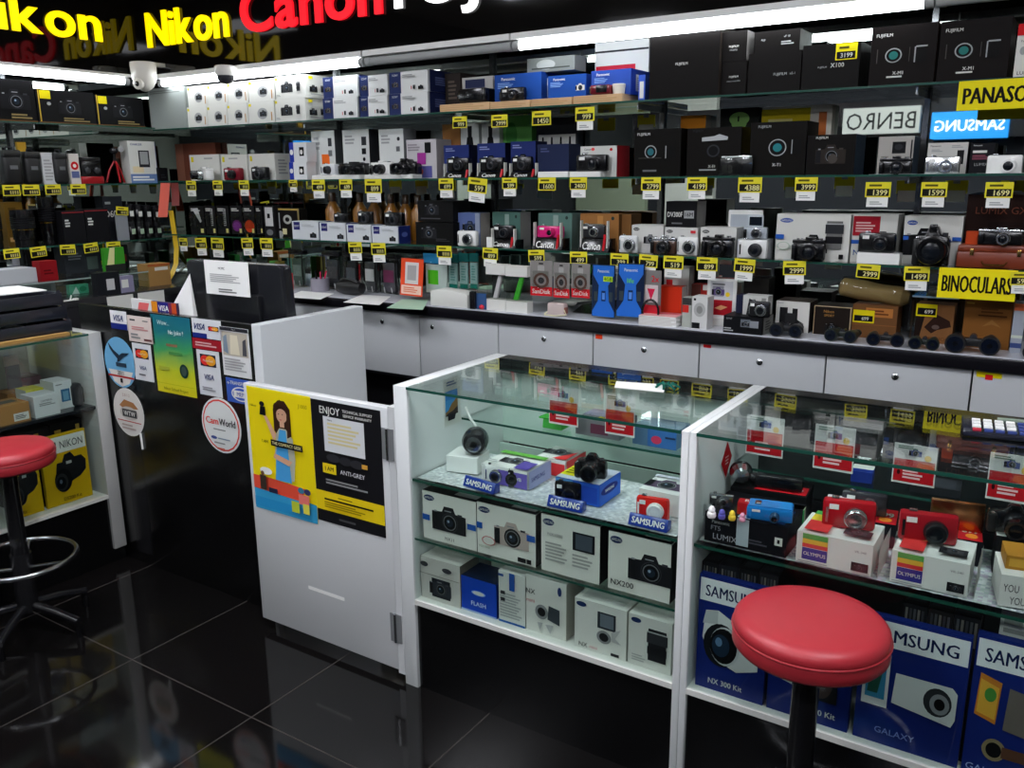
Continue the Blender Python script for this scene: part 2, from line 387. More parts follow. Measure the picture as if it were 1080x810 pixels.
# back counter: slab + lockable drawer cabinets
r = thing('shop_counter', 'long black counter top with light grey liner under the camera shelves', 'counter', (0,0,0))
bx('slab', r, (-4.28, 1.1, CF, BM-.001, .955, 1.0), 'gl:141318', .003)
bx('liner', r, (-4.2, 1.1, CF+.012, BM-.002, 1.0, Z4), 'gl:d0d2da')
divs = [-4.08, -3.6, -3.12, -2.645, -2.18, -1.69, -1.213, -.725, -.245, .24, .72, 1.1]
locs = ['far behind the black monitor', 'behind the black monitor', 'above the white partition', 'behind the gate opening', 'first one behind the left showcase', 'under the memory card packs', 'with the red sticker at its corner', 'under the small camera boxes', 'under the binoculars', 'with the yellow and red sticker', 'cut off by the picture edge']
for i in range(len(divs)-1):
    a, c = divs[i]+.003, divs[i+1]-.003
    r = thing('drawer_cabinet', f'white drawer cabinet of the back counter, {locs[i]}', 'cabinet', ((a+c)/2, CF+.02, 0), 0, 'white drawer cabinets under the back counter')
    w = (c-a)/2
    bx('carcass', r, (-w, w, .02, BM-CF-.022, .62, .954), 'D')
    f = bx('drawer_front', r, (-w, w, 0, .018, .64, .95), 'gl:bcbfc2', .0015)
    lx = 0 if i != 3 else -.15
    b = MB(); b.lathe([(.011, 0), (.012, .004), (.008, .007)], (lx, 0, .9), '-y', 'met:SV', 16); b.box(lx-.0015, lx+.0015, -.008, -.006, .895, .905, 'K'); b.build('lock', f)
    bx('plinth', r, (-w, w, .12, .14, 0, .62), 'K')
b = MB(); b.box(solve_x(626, CF, .93), solve_x(633, CF, .93), CF+.0185, CF+.02, .925, .945, 'RO'); tag(b.build('sticker', smooth=0), 'small red sticker at a white drawer corner under the blue packs', 'sticker')
b = MB(); b.box(solve_x(740, CF, .93), solve_x(748, CF, .93), CF+.0185, CF+.02, .935, .947, 'R'); tag(b.build('sticker', smooth=0), 'tiny red sticker at a white drawer edge below the speaker box', 'sticker')
b = MB(); a, c = solve_x(1029, CF, .93), solve_x(1056, CF, .93); b.box(a, c, CF+.0186, CF+.02, .93, .948, 'YD'); b.print_on(b.frame('F', a, c, CF+.0186, CF+.02, .93, .948), [('r', .35, -.4, .65, .6, 'R')]); tag(b.build('sticker', smooth=0), 'yellow and red sticker strip on a white drawer front', 'sticker')

# counter along the side wall
r = thing('shop_counter', 'black counter along the side wall behind the cash desk', 'counter', (0,0,0))
bx('slab', r, (LM+.001, -4.341, .5, BM-.003, .96, 1.0), 'gl:2a2a2c', .003)
bx('front_panel', r, (-4.36, -4.34, .5, CF+.1, 0, .96), 'gl:141318')
for y0, y1, lab in ((2.66, 2.815, 'white sheet taped on the side counter front, nearer the trays'), (2.845, 3.01, 'white sheet taped on the side counter front, next to the paper pyramid')):
    b = MB(); b.box(-4.3412, -4.339, y0, y1, .86, .992, 'W'); tag(b.build('paper_sheet', smooth=0), lab, 'paper')

# front showcases -----------------------------------------------------------
def showcase(X0, X1, lab, panels, ledge2, rear):
    r = thing('glass_showcase', lab, 'showcase', (0, FR, 0))
    BK = .49
    for a, c in panels: bx('end_panel', r, (a, c, 0, BK+.06, 0, 1.0), 'gl:e2e5e5', .002)
    i0, i1 = panels[0][1], panels[-1][0]
    b = MB(); b.box(i0, i1, -.0, BK, .993, 1.0005, GLASS); t = b.build('glass_top', r, smooth=0)
    b = MB(); b.box(i0, i1, -.003, -.0005, .992, 1.0, GEDGE); b.build('glass_edge', t, smooth=0)
    b = MB(); b.box(i0, i1, .006, .011, .312, .99, GLASS); b.build('front_glass', r, smooth=0)
    b = MB(); b.box(i0, i1, .013, BK-.13, .703, .711, GLASS); t = b.build('inner_shelf', r, smooth=0)
    b = MB(); b.box(i0, i1, .0115, .013, .703, .711, GEDGE); b.build('glass_edge', t, smooth=0)
    if ledge2:
        b = MB(); b.box(i0, i1, .013, .35, .511, .517, GLASS); t = b.build('inner_shelf', r, smooth=0)
        b = MB(); b.box(i0, i1, .0115, .013, .511, .517, GEDGE); b.build('glass_edge', t, smooth=0)
    b = MB(); b.box(i0, i1, BK-.22, BK-.01, .835, .842, GLASS); t = b.build('rear_shelf', r, smooth=0)
    b = MB(); b.box(i0, i1, BK-.2215, BK-.22, .835, .842, GEDGE); b.build('glass_edge', t, smooth=0)
    bx('rear_rail', r, (i0, i1, BK, BK+.06, .955, 1.0), 'gl:1c1c1e')
    b = MB(); b.box(i0, i1, BK+.02, BK+.026, .70, .955, rear); b.build('rear_sliding_door', r, smooth=0)
    b = MB(); b.box(i0, i1, BK-.002, BK+.004, .3125, .70, rear if ledge2 else 'N'); b.build('rear_panel', r, smooth=0)
    bx('floor_ledge', r, (i0, i1, .0, BK+.06, .296, .312), 'gl:W')
    bx('kick_panel', r, (i0, i1, .012, .03, 0, .296), 'gl:0b0b0c')
    return r
showcase(-1.66, -.728, 'glass showcase of white camera boxes next to the gate', ((-1.662, -1.61), (-.748, -.7285)), True, 'gl:c6d4cc')
showcase(-.728, .24, 'glass showcase behind the round red stool, with blue picture boards inside', ((-.7275, -.709), (.22, .24)), False, 'gl:26282a')

# side showcase (faces +x)
SX = -3.31
r = thing('glass_showcase', 'glass showcase beside the paper trays with yellow picture boards inside', 'showcase', (SX, 0, 0))
bx('end_panel', r, (-.5, 0, 1.93, 1.985, .06, 1.0), 'gl:b9b9b6', .002)
bx('end_panel', r, (-.5, 0, .3, .35, .06, 1.0), 'gl:b9b9b6', .002)
b = MB(); b.box(-.5, 0, .35, 1.93, .993, 1.0005, GLASS); t = b.build('glass_top', r, smooth=0)
b = MB(); b.box(0, .003, .35, 1.93, .992, 1.0, GEDGE); b.build('glass_edge', t, smooth=0)
b = MB(); b.box(-.011, -.006, .35, 1.93, .312, .99, GLASS); b.build('front_glass', r, smooth=0)
b = MB(); b.box(-.49, -.013, .35, 1.93, .683, .696, 'gl:1a1c22'); b.build('inner_shelf', r, smooth=0)
bx('rear_panel', r, (-.5, -.49, .35, 1.93, .3, .99), 'a8a698')
bx('floor_ledge', r, (-.5, 0, .35, 1.93, .292, .306), 'gl:W')
bx('kick_panel', r, (-.04, -.015, .35, 1.985, 0, .292), 'gl:0b0b0c')

# black cash desk front, white partition, gate
r = thing('cash_desk', 'glossy black cash desk front covered in payment stickers', 'desk', (0,0,0))
bx('front_panel', r, (-3.46, -2.348, 1.99, 2.02, 0, 1.105), 'gl:0d0d0e', .002)
bx('corner_post', r, (-3.24, -3.13, 1.9893, 1.99, 0.05, 1.105), 'gl:1a1a1c')
bx('desk_top', r, (-3.46, -2.352, 2.02, 2.45, .9, .93), 'gl:141416')
bx('side_panel', r, (-3.46, -3.43, 2.02, 2.45, 0, .9), 'gl:0d0d0e')
b = MB(); b.box(-2.345, -2.30, 1.95, 2.46, 0, 1.118, 'gl:d4d8da', .002)
tag(b.build('partition_panel', smooth=0), 'low white partition panel between the gate and the black monitor', 'partition')

r = thing('swing_gate', 'low white swing gate with two posters', 'gate', (0, FR, 0))
bx('gate_leaf', r, (-2.338, -1.69, 0, .032, .04, .924), 'gl:d2d4d5', .002)
for z in (.14, .76): 
    b = MB(); b.box(-1.714, -1.692, -.003, 0, z, z+.1, 'gl:7a7c7e'); b.box(-1.692, -1.668, -.003, 0, z, z+.1, 'gl:7a7c7e'); b.cyl((-1.692, -.004, z), (-1.692, -.004, z+.1), .005, 'met:SV', 10); b.build('hinge', r)
b = MB(); b.box(-1.689, -1.6625, 0, .03, .03, .93, 'gl:cfd1d2'); b.build('hinge_post', r, smooth=0)

# unseen ceiling panels, added to light the shop and the showcase interiors
k = 0
for X in (-3.3, -1.5, .3):
    for Y in (-2.6, -.7, 1.3):
        k += 1
        r = thing('ceiling_light', f'square recessed ceiling light panel out of view above the shop floor', 'ceiling light', (X, Y, 2.85), 0, 'unseen ceiling light panels added over the shop')
        bx('frame', r, (-.32, .32, -.32, .32, -.02, -.0005), 'W'); bx('diffuser', r, (-.29, .29, -.29, .29, -.026, -.0205), 'em:f6f8ff:31')

# the opposite side of the shop, seen in the mirrors
def back_sign(name, X0, X1, Y, z0, z1, m, txt, tm, lab, bold=0, dep=.08):
    r = thing(name, lab, 'sign', ((X0+X1)/2, Y, z0)); w = (X1-X0)/2
    bx('sign_box', r, (-w, w, -dep, 0, 0, z1-z0), m)
    b = MB(); fr = (Vector((w, .0005, 0)), Vector((-2*w, 0, 0)), Vector((0, 0, z1-z0)), Vector((0, 1, 0)))
    b.print_on(fr, [('t', .5, .5, .42 if txt != 'BENRO' else .66, txt, tm, bold, .9)]); b.build('lettering', r, smooth=0)
# ================================================================== goods: builders
def carton(label, sh, x0, x1, yt, dy, d, col, dec={}, dz=0, rot=0, hh=None, group=None, cat='box', name='camera_box', side=None, top=None, tape=None, bev=0):
    """printed card box standing on a shelf; dec maps a face (F, R, T, L) to its printing"""
    loc, rz, w, h = place(sh, x0, x1, yt, dy, dz)
    h = hh or h
    b = MB(); b.box(-w/2, w/2, 0, d, 0, h, col, bev)
    fm = lambda f: b.frame(f, -w/2, w/2, 0, d, 0, h)
    for f, c in (('R', side), ('L', side), ('T', top)):
        if c: b.print_on(fm(f), [('r', 0, 0, 1, 1, c)])
    for f, it in dec.items(): b.print_on(fm(f), it)
    parts = tape or []
    if not parts:
        o = b.build(name, smooth=0); o.location = loc; o.rotation_euler.z = rz + math.radians(rot)
        return tag(o, label, cat, group)
    r = thing(name, label, cat, loc, rz+math.radians(rot), group); b.build('card_sleeve', r, smooth=0)
    for nm, f, it in parts:
        q = MB(); q.lift = .002; q.print_on(q.frame(f, -w/2, w/2, 0, d, 0, h), it); q.build(nm, r, smooth=0)
    return r

def camera(label, sh, x0, x1, yt, dy, kind, col, dz=0, top=None, lens='met:SV', rot=0, group=None, name=None, dep=None, at_loc=None, cap=False):
    """c compact, m rangefinder style, s reflex with hump and long lens, f flip screen, v camcorder"""
    if at_loc: loc, rz, w, h = at_loc
    else: loc, rz, w, h = place(sh, x0, x1, yt, dy, dz)
    nm = name or {'c': 'compact_camera', 'm': 'mirrorless_camera', 's': 'reflex_camera', 'f': 'flip_screen_camera', 'v': 'camcorder'}[kind]
    r = thing(nm, label, 'camcorder' if kind == 'v' else 'camera', loc, rz+math.radians(rot), group)
    d = dep or {'c': .26, 'm': .34, 's': .5, 'f': .3, 'v': .5}[kind]*w
    bv = min(.12*h, .1*w, .45*d)
    def lensrings(cx, cz, R, L, m, mid='gl:K', rings=True):
        if cap: mid = m
        b = MB(); b.lathe([(R, 0), (R, L*.45), (R*.9, L*.48), (R*.9, L*.92), (R*.84, L), (R*.62, L), (R*.58, L*.86)], (cx, 0, cz), '-y', [m, m, mid if kind in 'sm' else m, mid if kind in 'sm' else m, m, mid, mid], 24)
        o = b.build('lens', r)
        g = MB(); g.lathe([(R*.57, L*.86), (R*.4, L*.9), (.0005, L*.93)], (cx, 0, cz), '-y', m if cap else 'gl:0a0f16', 20); g.build('front_element', o)
        return o
    bar = lambda n, dm, m, bev=0: bx(n, r, dm, m, bev)
    if kind == 'c':
        bar('body', (-w/2, w/2, 0, d, 0, h), col, bv)
        if top: bar('top_plate', (-w/2+bv, w/2-bv, d*.1, d*.9, h-.001, h+.003), top)
        bar('shutter_button', (-w*.34, -w*.2, d*.3, d*.7, h, h+.005), 'met:SV', .001)
        bar('flash', (-w*.38, -w*.2, -.001, .002, h*.68, h*.86), 'gl:WW')
        bar('front_trim', (-w*.44, -w*.39, -.0015, .002, h*.2, h*.75), top or lens)
        lensrings(w*.12, h*.46, h*.37, w*.2, lens, 'gl:D')
    elif kind == 'm':
        bar('body', (-w/2, w/2, 0, d*.8, 0, h*.76), col, bv)
        bar('top_plate', (-w/2+.001, w/2-.001, .002, d*.78, h*.72, h*.88), top or col, .002)
        bar('viewfinder_hump', (-w*.1, w*.14, .0, d*.7, h*.86, h), top or col, .002)
        b = MB(); b.cyl((w*.33, d*.4, h*.87), (w*.33, d*.4, h*.95), w*.07, 'met:SV'); b.build('mode_dial', r)
        b = MB(); b.cyl((-w*.35, d*.4, h*.87), (-w*.35, d*.4, h*.93), w*.045, 'met:SV'); b.build('shutter_button', r)
        bar('grip', (-w*.48, -w*.36, -.012, .004, h*.06, h*.7), 'gl:K', .003)
        lensrings(w*.08, h*.4, h*.36, w*.36, lens)
    elif kind == 's':
        b = MB(); b.prism([(-w/2,0),(w/2,0),(w/2,h*.62),(w*.42,h*.72),(w*.24,h*.74),(w*.14,h*.96),(-w*.1,h*.96),(-w*.2,h*.74),(-w*.42,h*.72),(-w/2,h*.62)], 0, d*.75, 'y', col, min(.006, bv)); b.build('body', r)
        bar('grip', (-w*.5, -w*.3, -d*.22, .01, .002, h*.66), 'fab:K', .006)
        bar('flash_housing', (-w*.09, w*.13, -d*.1, d*.3, h*.8, h), col, .004)
        b = MB(); b.cyl((w*.34, d*.35, h*.7), (w*.34, d*.35, h*.8), w*.08, 'gl:D'); b.build('mode_dial', r)
        bar('shutter_button', (-w*.44, -w*.36, -.01, .012, h*.65, h*.7), 'met:SV', .002)
        lensrings(w*.05, h*.38, h*.36, w*.5, lens if lens != 'met:SV' else 'gl:N', 'gl:KK')
    elif kind == 'f':
        bar('body', (-w/2, w/2, 0, d, 0, h*.5), col, min(bv, .004))
        f = bar('flip_screen', (-w*.36, w*.3, d*.5, d*.7, h*.5, h), top or col, .002)
        bx('screen_glass', f, (-w*.3, w*.24, d*.5-.0015, d*.5, h*.57, h*.93), 'gl:0b1420')
        bar('grip', (-w*.48, -w*.36, -.008, .004, h*.05, h*.42), 'gl:K', .002)
        lensrings(w*.08, h*.25, h*.22, w*.3, lens)
    else:
        b = MB(); b.box(-w*.4, w*.5, 0, d, h*.05, h*.85, col, bv); b.build('body', r)
        b = MB(); b.lathe([(h*.34, 0), (h*.36, w*.05), (h*.32, w*.1), (h*.2, w*.1)], (-w*.4, d/2, h*.5), (-1, 0, 0), 'gl:N', 20); b.build('lens', r)
        bar('screen', (-w*.1, w*.4, -.004, .001, h*.2, h*.8), 'gl:0b0d12', .001)
        bar('hand_strap', (-w*.2, w*.35, d-.001, d+.012, h*.3, h*.6), 'fab:N', .004)
        bar('foot', (-w*.3, w*.35, d*.2, d*.8, 0, h*.1), col)
    return r

def plinth(label, sh, x0, x1, yt, dy, d, m='gl:WW', dec=None, dz=0, group='white camera display plinths', name='display_plinth'):
    loc, rz, w, h = place(sh, x0, x1, yt, dy, dz)
    b = MB(); b.box(-w/2, w/2, 0, d, 0, h, m, min(.002, h*.2))
    if dec: b.lift = .0002; b.print_on(b.frame('F', -w/2, w/2, 0, d, 0, h), dec)
    o = b.build(name, smooth=0); o.location = loc; o.rotation_euler.z = rz
    tag(o, label, 'display stand', group); return h

def price_tag(label, sh, x0, x1, yt, num='', slip=True, tilt=0, out=.0, hgt=None, small=True):
    kind, f, z = SURF[sh]; y2 = yt+14
    loc, rz, w, h = place(sh, x0, x1, yt, -.004-out, 0)
    w = max(w, .04); hh = hgt or w*.62
    ztop = min(loc.z+h, z-.0005) if h > -.2 else z
    r = thing('price_tag', label, 'price tag', (loc.x, loc.y, ztop), rz, 'yellow price tags on the shelf edges')
    r.rotation_euler.y = math.radians(tilt)
    b = MB(); b.box(-w/2, w/2, 0, .0015, -hh, 0, 'e2d634'); fr = b.frame('F', -w/2, w/2, 0, .0015, -hh, 0)
    it = [('r', .06, .08, .94, .56, '17170f')]
    it += [('x', .15, .66, .85, .9, 1, '5a5416')]
    if num: it += [('t', .6, .32, .36, num, 'e6e0a0', .03, .62)]
    else: it += [('r', .4+.13*i, .16, .48+.13*i, .46, 'b8b070') for i in range(4)]
    b.print_on(fr, it); b.build('tag_board', r, smooth=0)
    if slip:
        s = MB(); s.box(-w*.42, w*.42, .0016, .0024, -hh-w*.4, -hh+.012, 'WW'); s.print_on(s.frame('F', -w*.42, w*.42, .0016, .0024, -hh-w*.4, -hh+.012), [('x', .15, .15, .8, .45, 2, 'LG')]); s.build('paper_slip', r, smooth=0)
    c = MB(); c.box(-w*.15, w*.15, .0015, .004, -.012, 0, 'gl:LG'); c.build('shelf_clip', r, smooth=0)
    return r

def lensbarrel(label, sh, x0, x1, yt, dy, dz=0, ring='GO', group='camera lenses on the side wall shelf'):
    loc, rz, w, h = place(sh, x0, x1, yt, dy, dz); R = w/2
    r = thing('camera_lens', label, 'lens', loc, rz, group)
    b = MB(); b.lathe([(R*.86, 0), (R*.86, h*.18), (R*.95, h*.2), (R*.95, h*.45), (R, h*.48), (R, h*.9)], (0, R, 0), 'z', 'gl:K', 24); b.build('barrel', r)
    b = MB()
    for k in range(6): z = h*(.5+.05*k); b.lathe([(R*1.0, z), (R*1.035, z+.002), (R*1.035, z+h*.03), (R*1.0, z+h*.035)], (0, R, 0), 'z', 'N', 24)
    b.build('focus_ring', r)
    b = MB(); b.lathe([(R*.98, h*.9), (R*.98, h*.99), (R*.9, h)], (0, R, 0), 'z', 'gl:N', 24); b.build('lens_cap', r)
    b = MB(); b.lathe([(R*.96, h*.455), (R*.985, h*.46), (R*.985, h*.472), (R*.96, h*.475)], (0, R, 0), 'z', 'met:'+ring, 24); b.build('trim_ring', r)
    return r

def binoculars(label, sh, x0, x1, yt, dy, rot=0, lay='flat', group='binoculars along the counter edge', m='fab:1a1b1d'):
    loc, rz, w, h = place(sh, x0, x1, yt, dy)
    r = thing('binoculars', label, 'binoculars', loc, rz+math.radians(rot), group); R = min(h*.48, w*.22)
    L = min(R*4.2, .125)
    for s in (-1, 1):
        c = (s*(w/2-R), 0, R)
        b = MB(); b.lathe([(R*.98, 0), (R, .004), (R*.95, L*.3), (R*.8, L*.45), (R*.74, L*.62), (R*.55, L*.7), (R*.5, L*.85), (R*.62, L*.88), (R*.6, L)], c, 'y', m, 20); o = b.build('barrel', r)
        b = MB(); b.lathe([(R*.8, 0), (R*.8, .001), (.0005, -.0005)], c, '-y', 'gl:0c1220', 20); b.build('objective_lens', o)
    b = MB(); b.prism([(-w/2+R*1.6, R*.7), (w/2-R*1.6, R*.7), (w/2-R*1.6, R*1.5), (-w/2+R*1.6, R*1.5)], L*.22, L*.5, 'y', m, .003); b.build('bridge', r)
    b = MB(); b.cyl((0, L*.3, R*1.55), (0, L*.6, R*1.55), R*.36, 'gl:D'); b.build('focus_wheel', r)
    return r

def blister(label, sh, x0, x1, yt, yb, dy, card, dec, d=.02, cat='pack', name='blister_pack', group=None, bub=True, rot=0, tilt=0):
    """hanging or standing carded pack with a clear bubble; yb gives its lower edge"""
    kind, f, z = SURF[sh]; Y = f+dy
    X0, X1 = solve_x(x0, Y, z), solve_x(x1, Y, z); xm = (x0+x1)/2
    za, zb = at(xm, yt, Y=Y).z, max(at(xm, yb, Y=Y).z, z)
    w, h = X1-X0, za-zb
    r = thing(name, label, cat, ((X0+X1)/2, Y, zb), math.radians(rot), group)
    r.rotation_euler.x = math.radians(tilt)
    b = MB(); b.box(-w/2, w/2, 0, .002, 0, h, card); b.print_on(b.frame('F', -w/2, w/2, 0, .002, 0, h), dec); b.build('backing_card', r, smooth=0)
    if bub:
        b = MB(); b.box(-w*.36, w*.36, -d, -.001, h*.2, h*.72, CLEAR, .004); b.build('clear_bubble', r)
    return r

def slab_on(label, name, cat, c, size, rot, col, dec={}, group=None, tape=None, bev=0, mats=None):
    """free-standing box given by its base centre; size w, d, h; turned by rot degrees"""
    w, d, h = size
    b = MB(); b.box(-w/2, w/2, 0, d, 0, h, col, bev)
    for f, it in dec.items(): b.print_on(b.frame(f, -w/2, w/2, 0, d, 0, h), it)
    if not tape:
        o = b.build(name, smooth=0); o.location = c; o.rotation_euler.z = math.radians(rot); return tag(o, label, cat, group)
    r = thing(name, label, cat, c, math.radians(rot), group); b.build('card_sleeve', r, smooth=0)
    for nm, f, it in tape:
        q = MB(); q.lift = .002; q.print_on(q.frame(f, -w/2, w/2, 0, d, 0, h), it); q.build(nm, r, smooth=0)
    return r
# ================================================================== TOP SHELF
GA = 'black cartons lying on the top side wall shelf'
for i, (x0, x1, yt, lab) in enumerate(((-8, 40, 84, 'black lens carton at the outer end of the top side shelf, partly out of frame'), (41.5, 102, 96, 'black carton with yellow corner square, between two like it on top side shelf'), (103, 153, 102, 'black carton with yellow corner square, next to the grey corner carton'))):
    carton(lab, 'L1', x0, x1, yt, .02, .2, 'K', {'F': ([('r', .03, .0, .05, 1, 'GO')] if i else []) + [('r', .06, .72, .24, .97, 'YD'), ('e', .2, .58, .035, .05, 'LG'), ('c', .55, .52, .5, 'N', 'D'), ('x', .42, .06, .92, .2, 2, 'A08858' if 0 else '8a7a50'), ('r', 0, 0, 1, .04, '5a4020')]}, group=GA)
carton('plain grey carton standing in the corner of the top shelf', 'S1', 160, 198, 92, .02, .2, '8d9390', {'F': [('x', .05, .86, .95, .95, 2, '6a6e6c')]})
k = 0
names = ['outer', 'second', 'third', 'fourth']
for r_, (ya, yb) in enumerate(((110, 132), (87.5, 111))):
    for i, (x0, x1) in enumerate(((199, 219.5), (220, 240.5), (241, 262), (263, 290))):
        H0 = place('S1', 240, 262, 109, .02)[3]
        hh = (.098, .098)[r_]
        yt = 109.5 if r_ == 0 else 88
        carton(f'white camera carton with {"small" if i != 2 else "square"} grey camera picture, {names[i]} from the grey corner carton, {"lower" if r_ == 0 else "upper"} layer', 'S1', x0, x1, (111, 109.5, 107.5, 105.5)[i] if r_ == 0 else (89.5, 87.5, 85.5, 83.5)[i], .02, .18, 'W',
               {'F': [('e', .55, .45, .2, .26, 'LG'), ('c', .58, .45, .3, 'D', 'K'), ('r', .05, .8, .15, .92, 'YD'), ('r', .9, .1, .94, .5, 'TAN')], 'R': [('x', .2, .2, .8, .8, 4, 'LG')]}, dz=0 if r_ == 0 else H0, hh=H0-.0006, group='white camera cartons stacked on the top shelf')
for r_ in range(2):
    loc, rz, w, h0 = place('S1', 291.5, 323, 104, .02)
    carton(f'white carton with camera and lens picture, {"lower" if r_ == 0 else "upper"} one beside the blue-banded cartons', 'S1', 291.5, 323, 103.5 if r_ == 0 else 80.5, .02, .19, 'W', {'F': [('c', .38, .5, .5, 'D', 'N'), ('l', .78, .5, .4, 'D'), ('x', .05, .1, .2, .2, 2, 'LG'), ('r', .03, .82, .1, .94, 'YD')], 'R': [('c', .25, .4, .32, 'N', 'D'), ('l', .55, .42, .28, 'N'), ('l', .75, .42, .28, 'N'), ('r', .05, .8, .2, .92, 'YD'), ('x', .1, .1, .9, .2, 1, 'LG')]}, dz=0 if r_ == 0 else h0+.0005, hh=h0, group='white camera cartons stacked on the top shelf')
S_ = [(341.5, 377.5, 'nearest the camera-and-lens cartons'), (380.5, 409, 'middle column'), (411.5, 451.5, 'biggest ones, next to the wooden boards')]
for r_ in range(2):
    for i, (x0, x1, w_) in enumerate(S_):
        h0 = place('S1', x0, x1, (102.8, 101.2, 98)[i], .02)[3]
        bl = .3
        carton(f'white carton with dark blue band, {"lower" if r_ == 0 else "upper"} layer, {w_}', 'S1', x0, x1, (102.8, 101.2, 98)[i] if r_ == 0 else (82, 79, 74.5)[i], .02, .2, 'e4e6e4',
               {'F': [('r', 0, 0, bl, 1, '24305e'), ('t', .15, .86, .1, 'SONY', 'WW', .0, .22), ('c', .15, .42, .26, 'PK' if 0 else '4a4038', 'LG'), ('l', .66, .25, .2, 'N'), ('c', .84, .22, .2, 'N', 'D'), ('x', .38, .7, .75, .86, 2, 'LG'), ('r', .6, .15, .62, .3, 'R')], 'R': [('r', .0, 0, 1, 1, '1a2248'), ('x', .2, .3, .8, .7, 4, '5a6490')]}, dz=0 if r_ == 0 else h0+.0005, hh=h0, group='white cartons with blue bands on the top shelf')
WB = []
for i, (x0, x1, yt, n) in enumerate(((464, 516, 109, 'under the black camcorder'), (517, 559, 106.5, 'under the small black camera'), (560.5, 603, 103.5, 'under the blue carton in the middle'), (605, 656, 100, 'under the red camcorder'))):
    loc, rz, w, h = place('S1', x0, x1, yt, .0)
    o = slab_on(f'light wooden riser board {n} on the top shelf', 'riser_board', 'board', loc, (w, .26, h), 0, 'WOOD', {'F': [('x', .0, .1, .98, .9, 3, 'c9a274')]}, 'wooden riser boards on the top shelf'); WB.append((loc.y, h))
carton('dark brown carton beside the blue-banded cartons, behind the black camcorder', 'S1', 470, 486, 77, .12, .13, '2c2624', {'F': [('x', .2, .2, .8, .8, 5, '5a5048')]}, dz=WB[0][1]+.0005)
carton('light grey carton with navy label behind the black camcorder on wood', 'S1', 488, 520, 81, .13, .12, 'b8b6b2', {'F': [('r', .1, .62, .75, .92, '2a3150'), ('x', .1, .2, .7, .45, 3, '8a8a88'), ('r', .65, .48, .85, .56, 'YD')]}, dz=WB[0][1]+.0005)
camera('black camcorder with wide lens barrel on the wooden board', 'S1', 480, 512, 90, .04, 'v', 'gl:K', dz=WB[0][1], name='camcorder')
pb = lambda ex: {'F': [('t', .3, .84, .11, 'Panasonic', 'WW', .02, .5)] + ex + [('x', .08, .5, .45, .72, 4, '7aa0e0')], 'R': [('r', .25, .15, .75, .8, 'W'), ('x', .3, .2, .7, .7, 6, 'LG')]}
carton('blue camera carton behind the small black camera on the wooden boards', 'S1', 522, 571, 77.5, .09, .16, 'PB', pb([('c', .25, .3, .4, 'K', 'D')]), dz=WB[1][1], side='163a86', group='blue cartons on the wooden boards')
carton('blue camera carton in the middle of the wooden boards', 'S1', 578, 618, 79, .06, .16, 'PB', pb([('c', .85, .45, .3, 'W', 'D')]), dz=WB[2][1], side='163a86', group='blue cartons on the wooden boards')
carton('tallest blue camera carton with white side label, beside the biggest black carton', 'S1', 623.5, 665, 73.5, .06, .18, '2a489a', pb([]), dz=WB[3][1], side='2444a8', group='blue cartons on the wooden boards')
carton('narrow blue carton with white label squeezed beside the biggest black carton', 'S1', 673, 680, 79, .05, .2, '3a5cc0', {'F': [('r', .2, .1, .8, .75, 'W')]}, group='blue cartons on the wooden boards')
camera('small black camera lying in front of the blue carton on the wooden board', 'S1', 527, 552, 92, .035, 'c', 'gl:K', dz=WB[1][1], lens='gl:N')
camera('red and black camcorder in front of the tallest blue carton', 'S1', 620, 642, 87.5, .005, 'v', 'gl:6a1420', dz=WB[3][1])
b = MB(); loc, rz, w, h = place('S1', 643, 656, 88, .02, WB[3][1]); b.lathe([(w*.42, 0), (w*.5, h*.95), (w*.46, h), (w*.42, h*.9)], (0, w/2, 0), 'z', 'W', 20); o = b.build('paper_cup'); o.location = loc; tag(o, 'small white cup beside the red camcorder on the wooden board', 'cup')
_hb = max(WB[1][1]+place('S1', 522, 571, 77.5, .09, WB[1][1])[3], WB[2][1]+place('S1', 578, 618, 79, .06, WB[2][1])[3])+.001
carton('grey plastic case on the blue cartons, with a clear side window', 'S1', 556, 606, 60, .12, .1, '6c706e', {'F': [('e', .4, .5, .2, .35, '9a9e9c'), ('r', .1, .2, .9, .3, '3a3e3c')]}, name='plastic_case', cat='case', dz=_hb)
carton('white carton with two red stripes behind the tallest blue carton', 'S1', 627, 683, 43, .26, .035, 'e6e6e2', {'F': [('r', .02, .5, .76, .64, 'c02438'), ('r', .02, .18, .76, .32, 'c02438'), ('r', 0, .84, 1, .87, 'D')]})
fb = lambda it: {'F': it}
carton('biggest plain black carton with small white lettering, on the top shelf', 'S1', 684.5, 757, 30.5, .01, .22, '0e0b0a', fb([('t', .47, .5, .04, 'FUJIFILM', 'W', .03, .3)]), side='2a2420')
loc, rz, w, h1 = place('S1', 757.5, 786, 65, .03)
carton('lower of two small black stacked cartons beside the biggest black carton', 'S1', 760, 786, 65, .03, .18, '0d0a09', fb([('t', .5, .55, .06, 'FUJIFILM', 'W', .02, .4), ('t', .5, .42, .05, 'instax wide film', 'LG', 0, .8)]), side='3a3634')
carton('upper of two small black stacked cartons beside the biggest black carton', 'S1', 760, 787, 33, .03, .16, '0d0a09', fb([('t', .5, .5, .07, 'FUJIFILM', 'W', .02, .4), ('t', .5, .38, .06, 'FINEPIX', 'LG', 0, .5)]), dz=h1+.0005, side='8a8684')
loc, rz, w, h1 = place('S1', 788, 843, 55, .025)
carton('lower of two wide black stacked cartons left of the carton with yellow tag', 'S1', 788, 843, 55, .025, .18, '0d0a09', fb([('t', .62, .45, .07, 'FUJIFILM', 'LG', .02, .35), ('t', .85, .45, .06, 'xE-1', 'LG', 0, .2)]), side='241e1c')
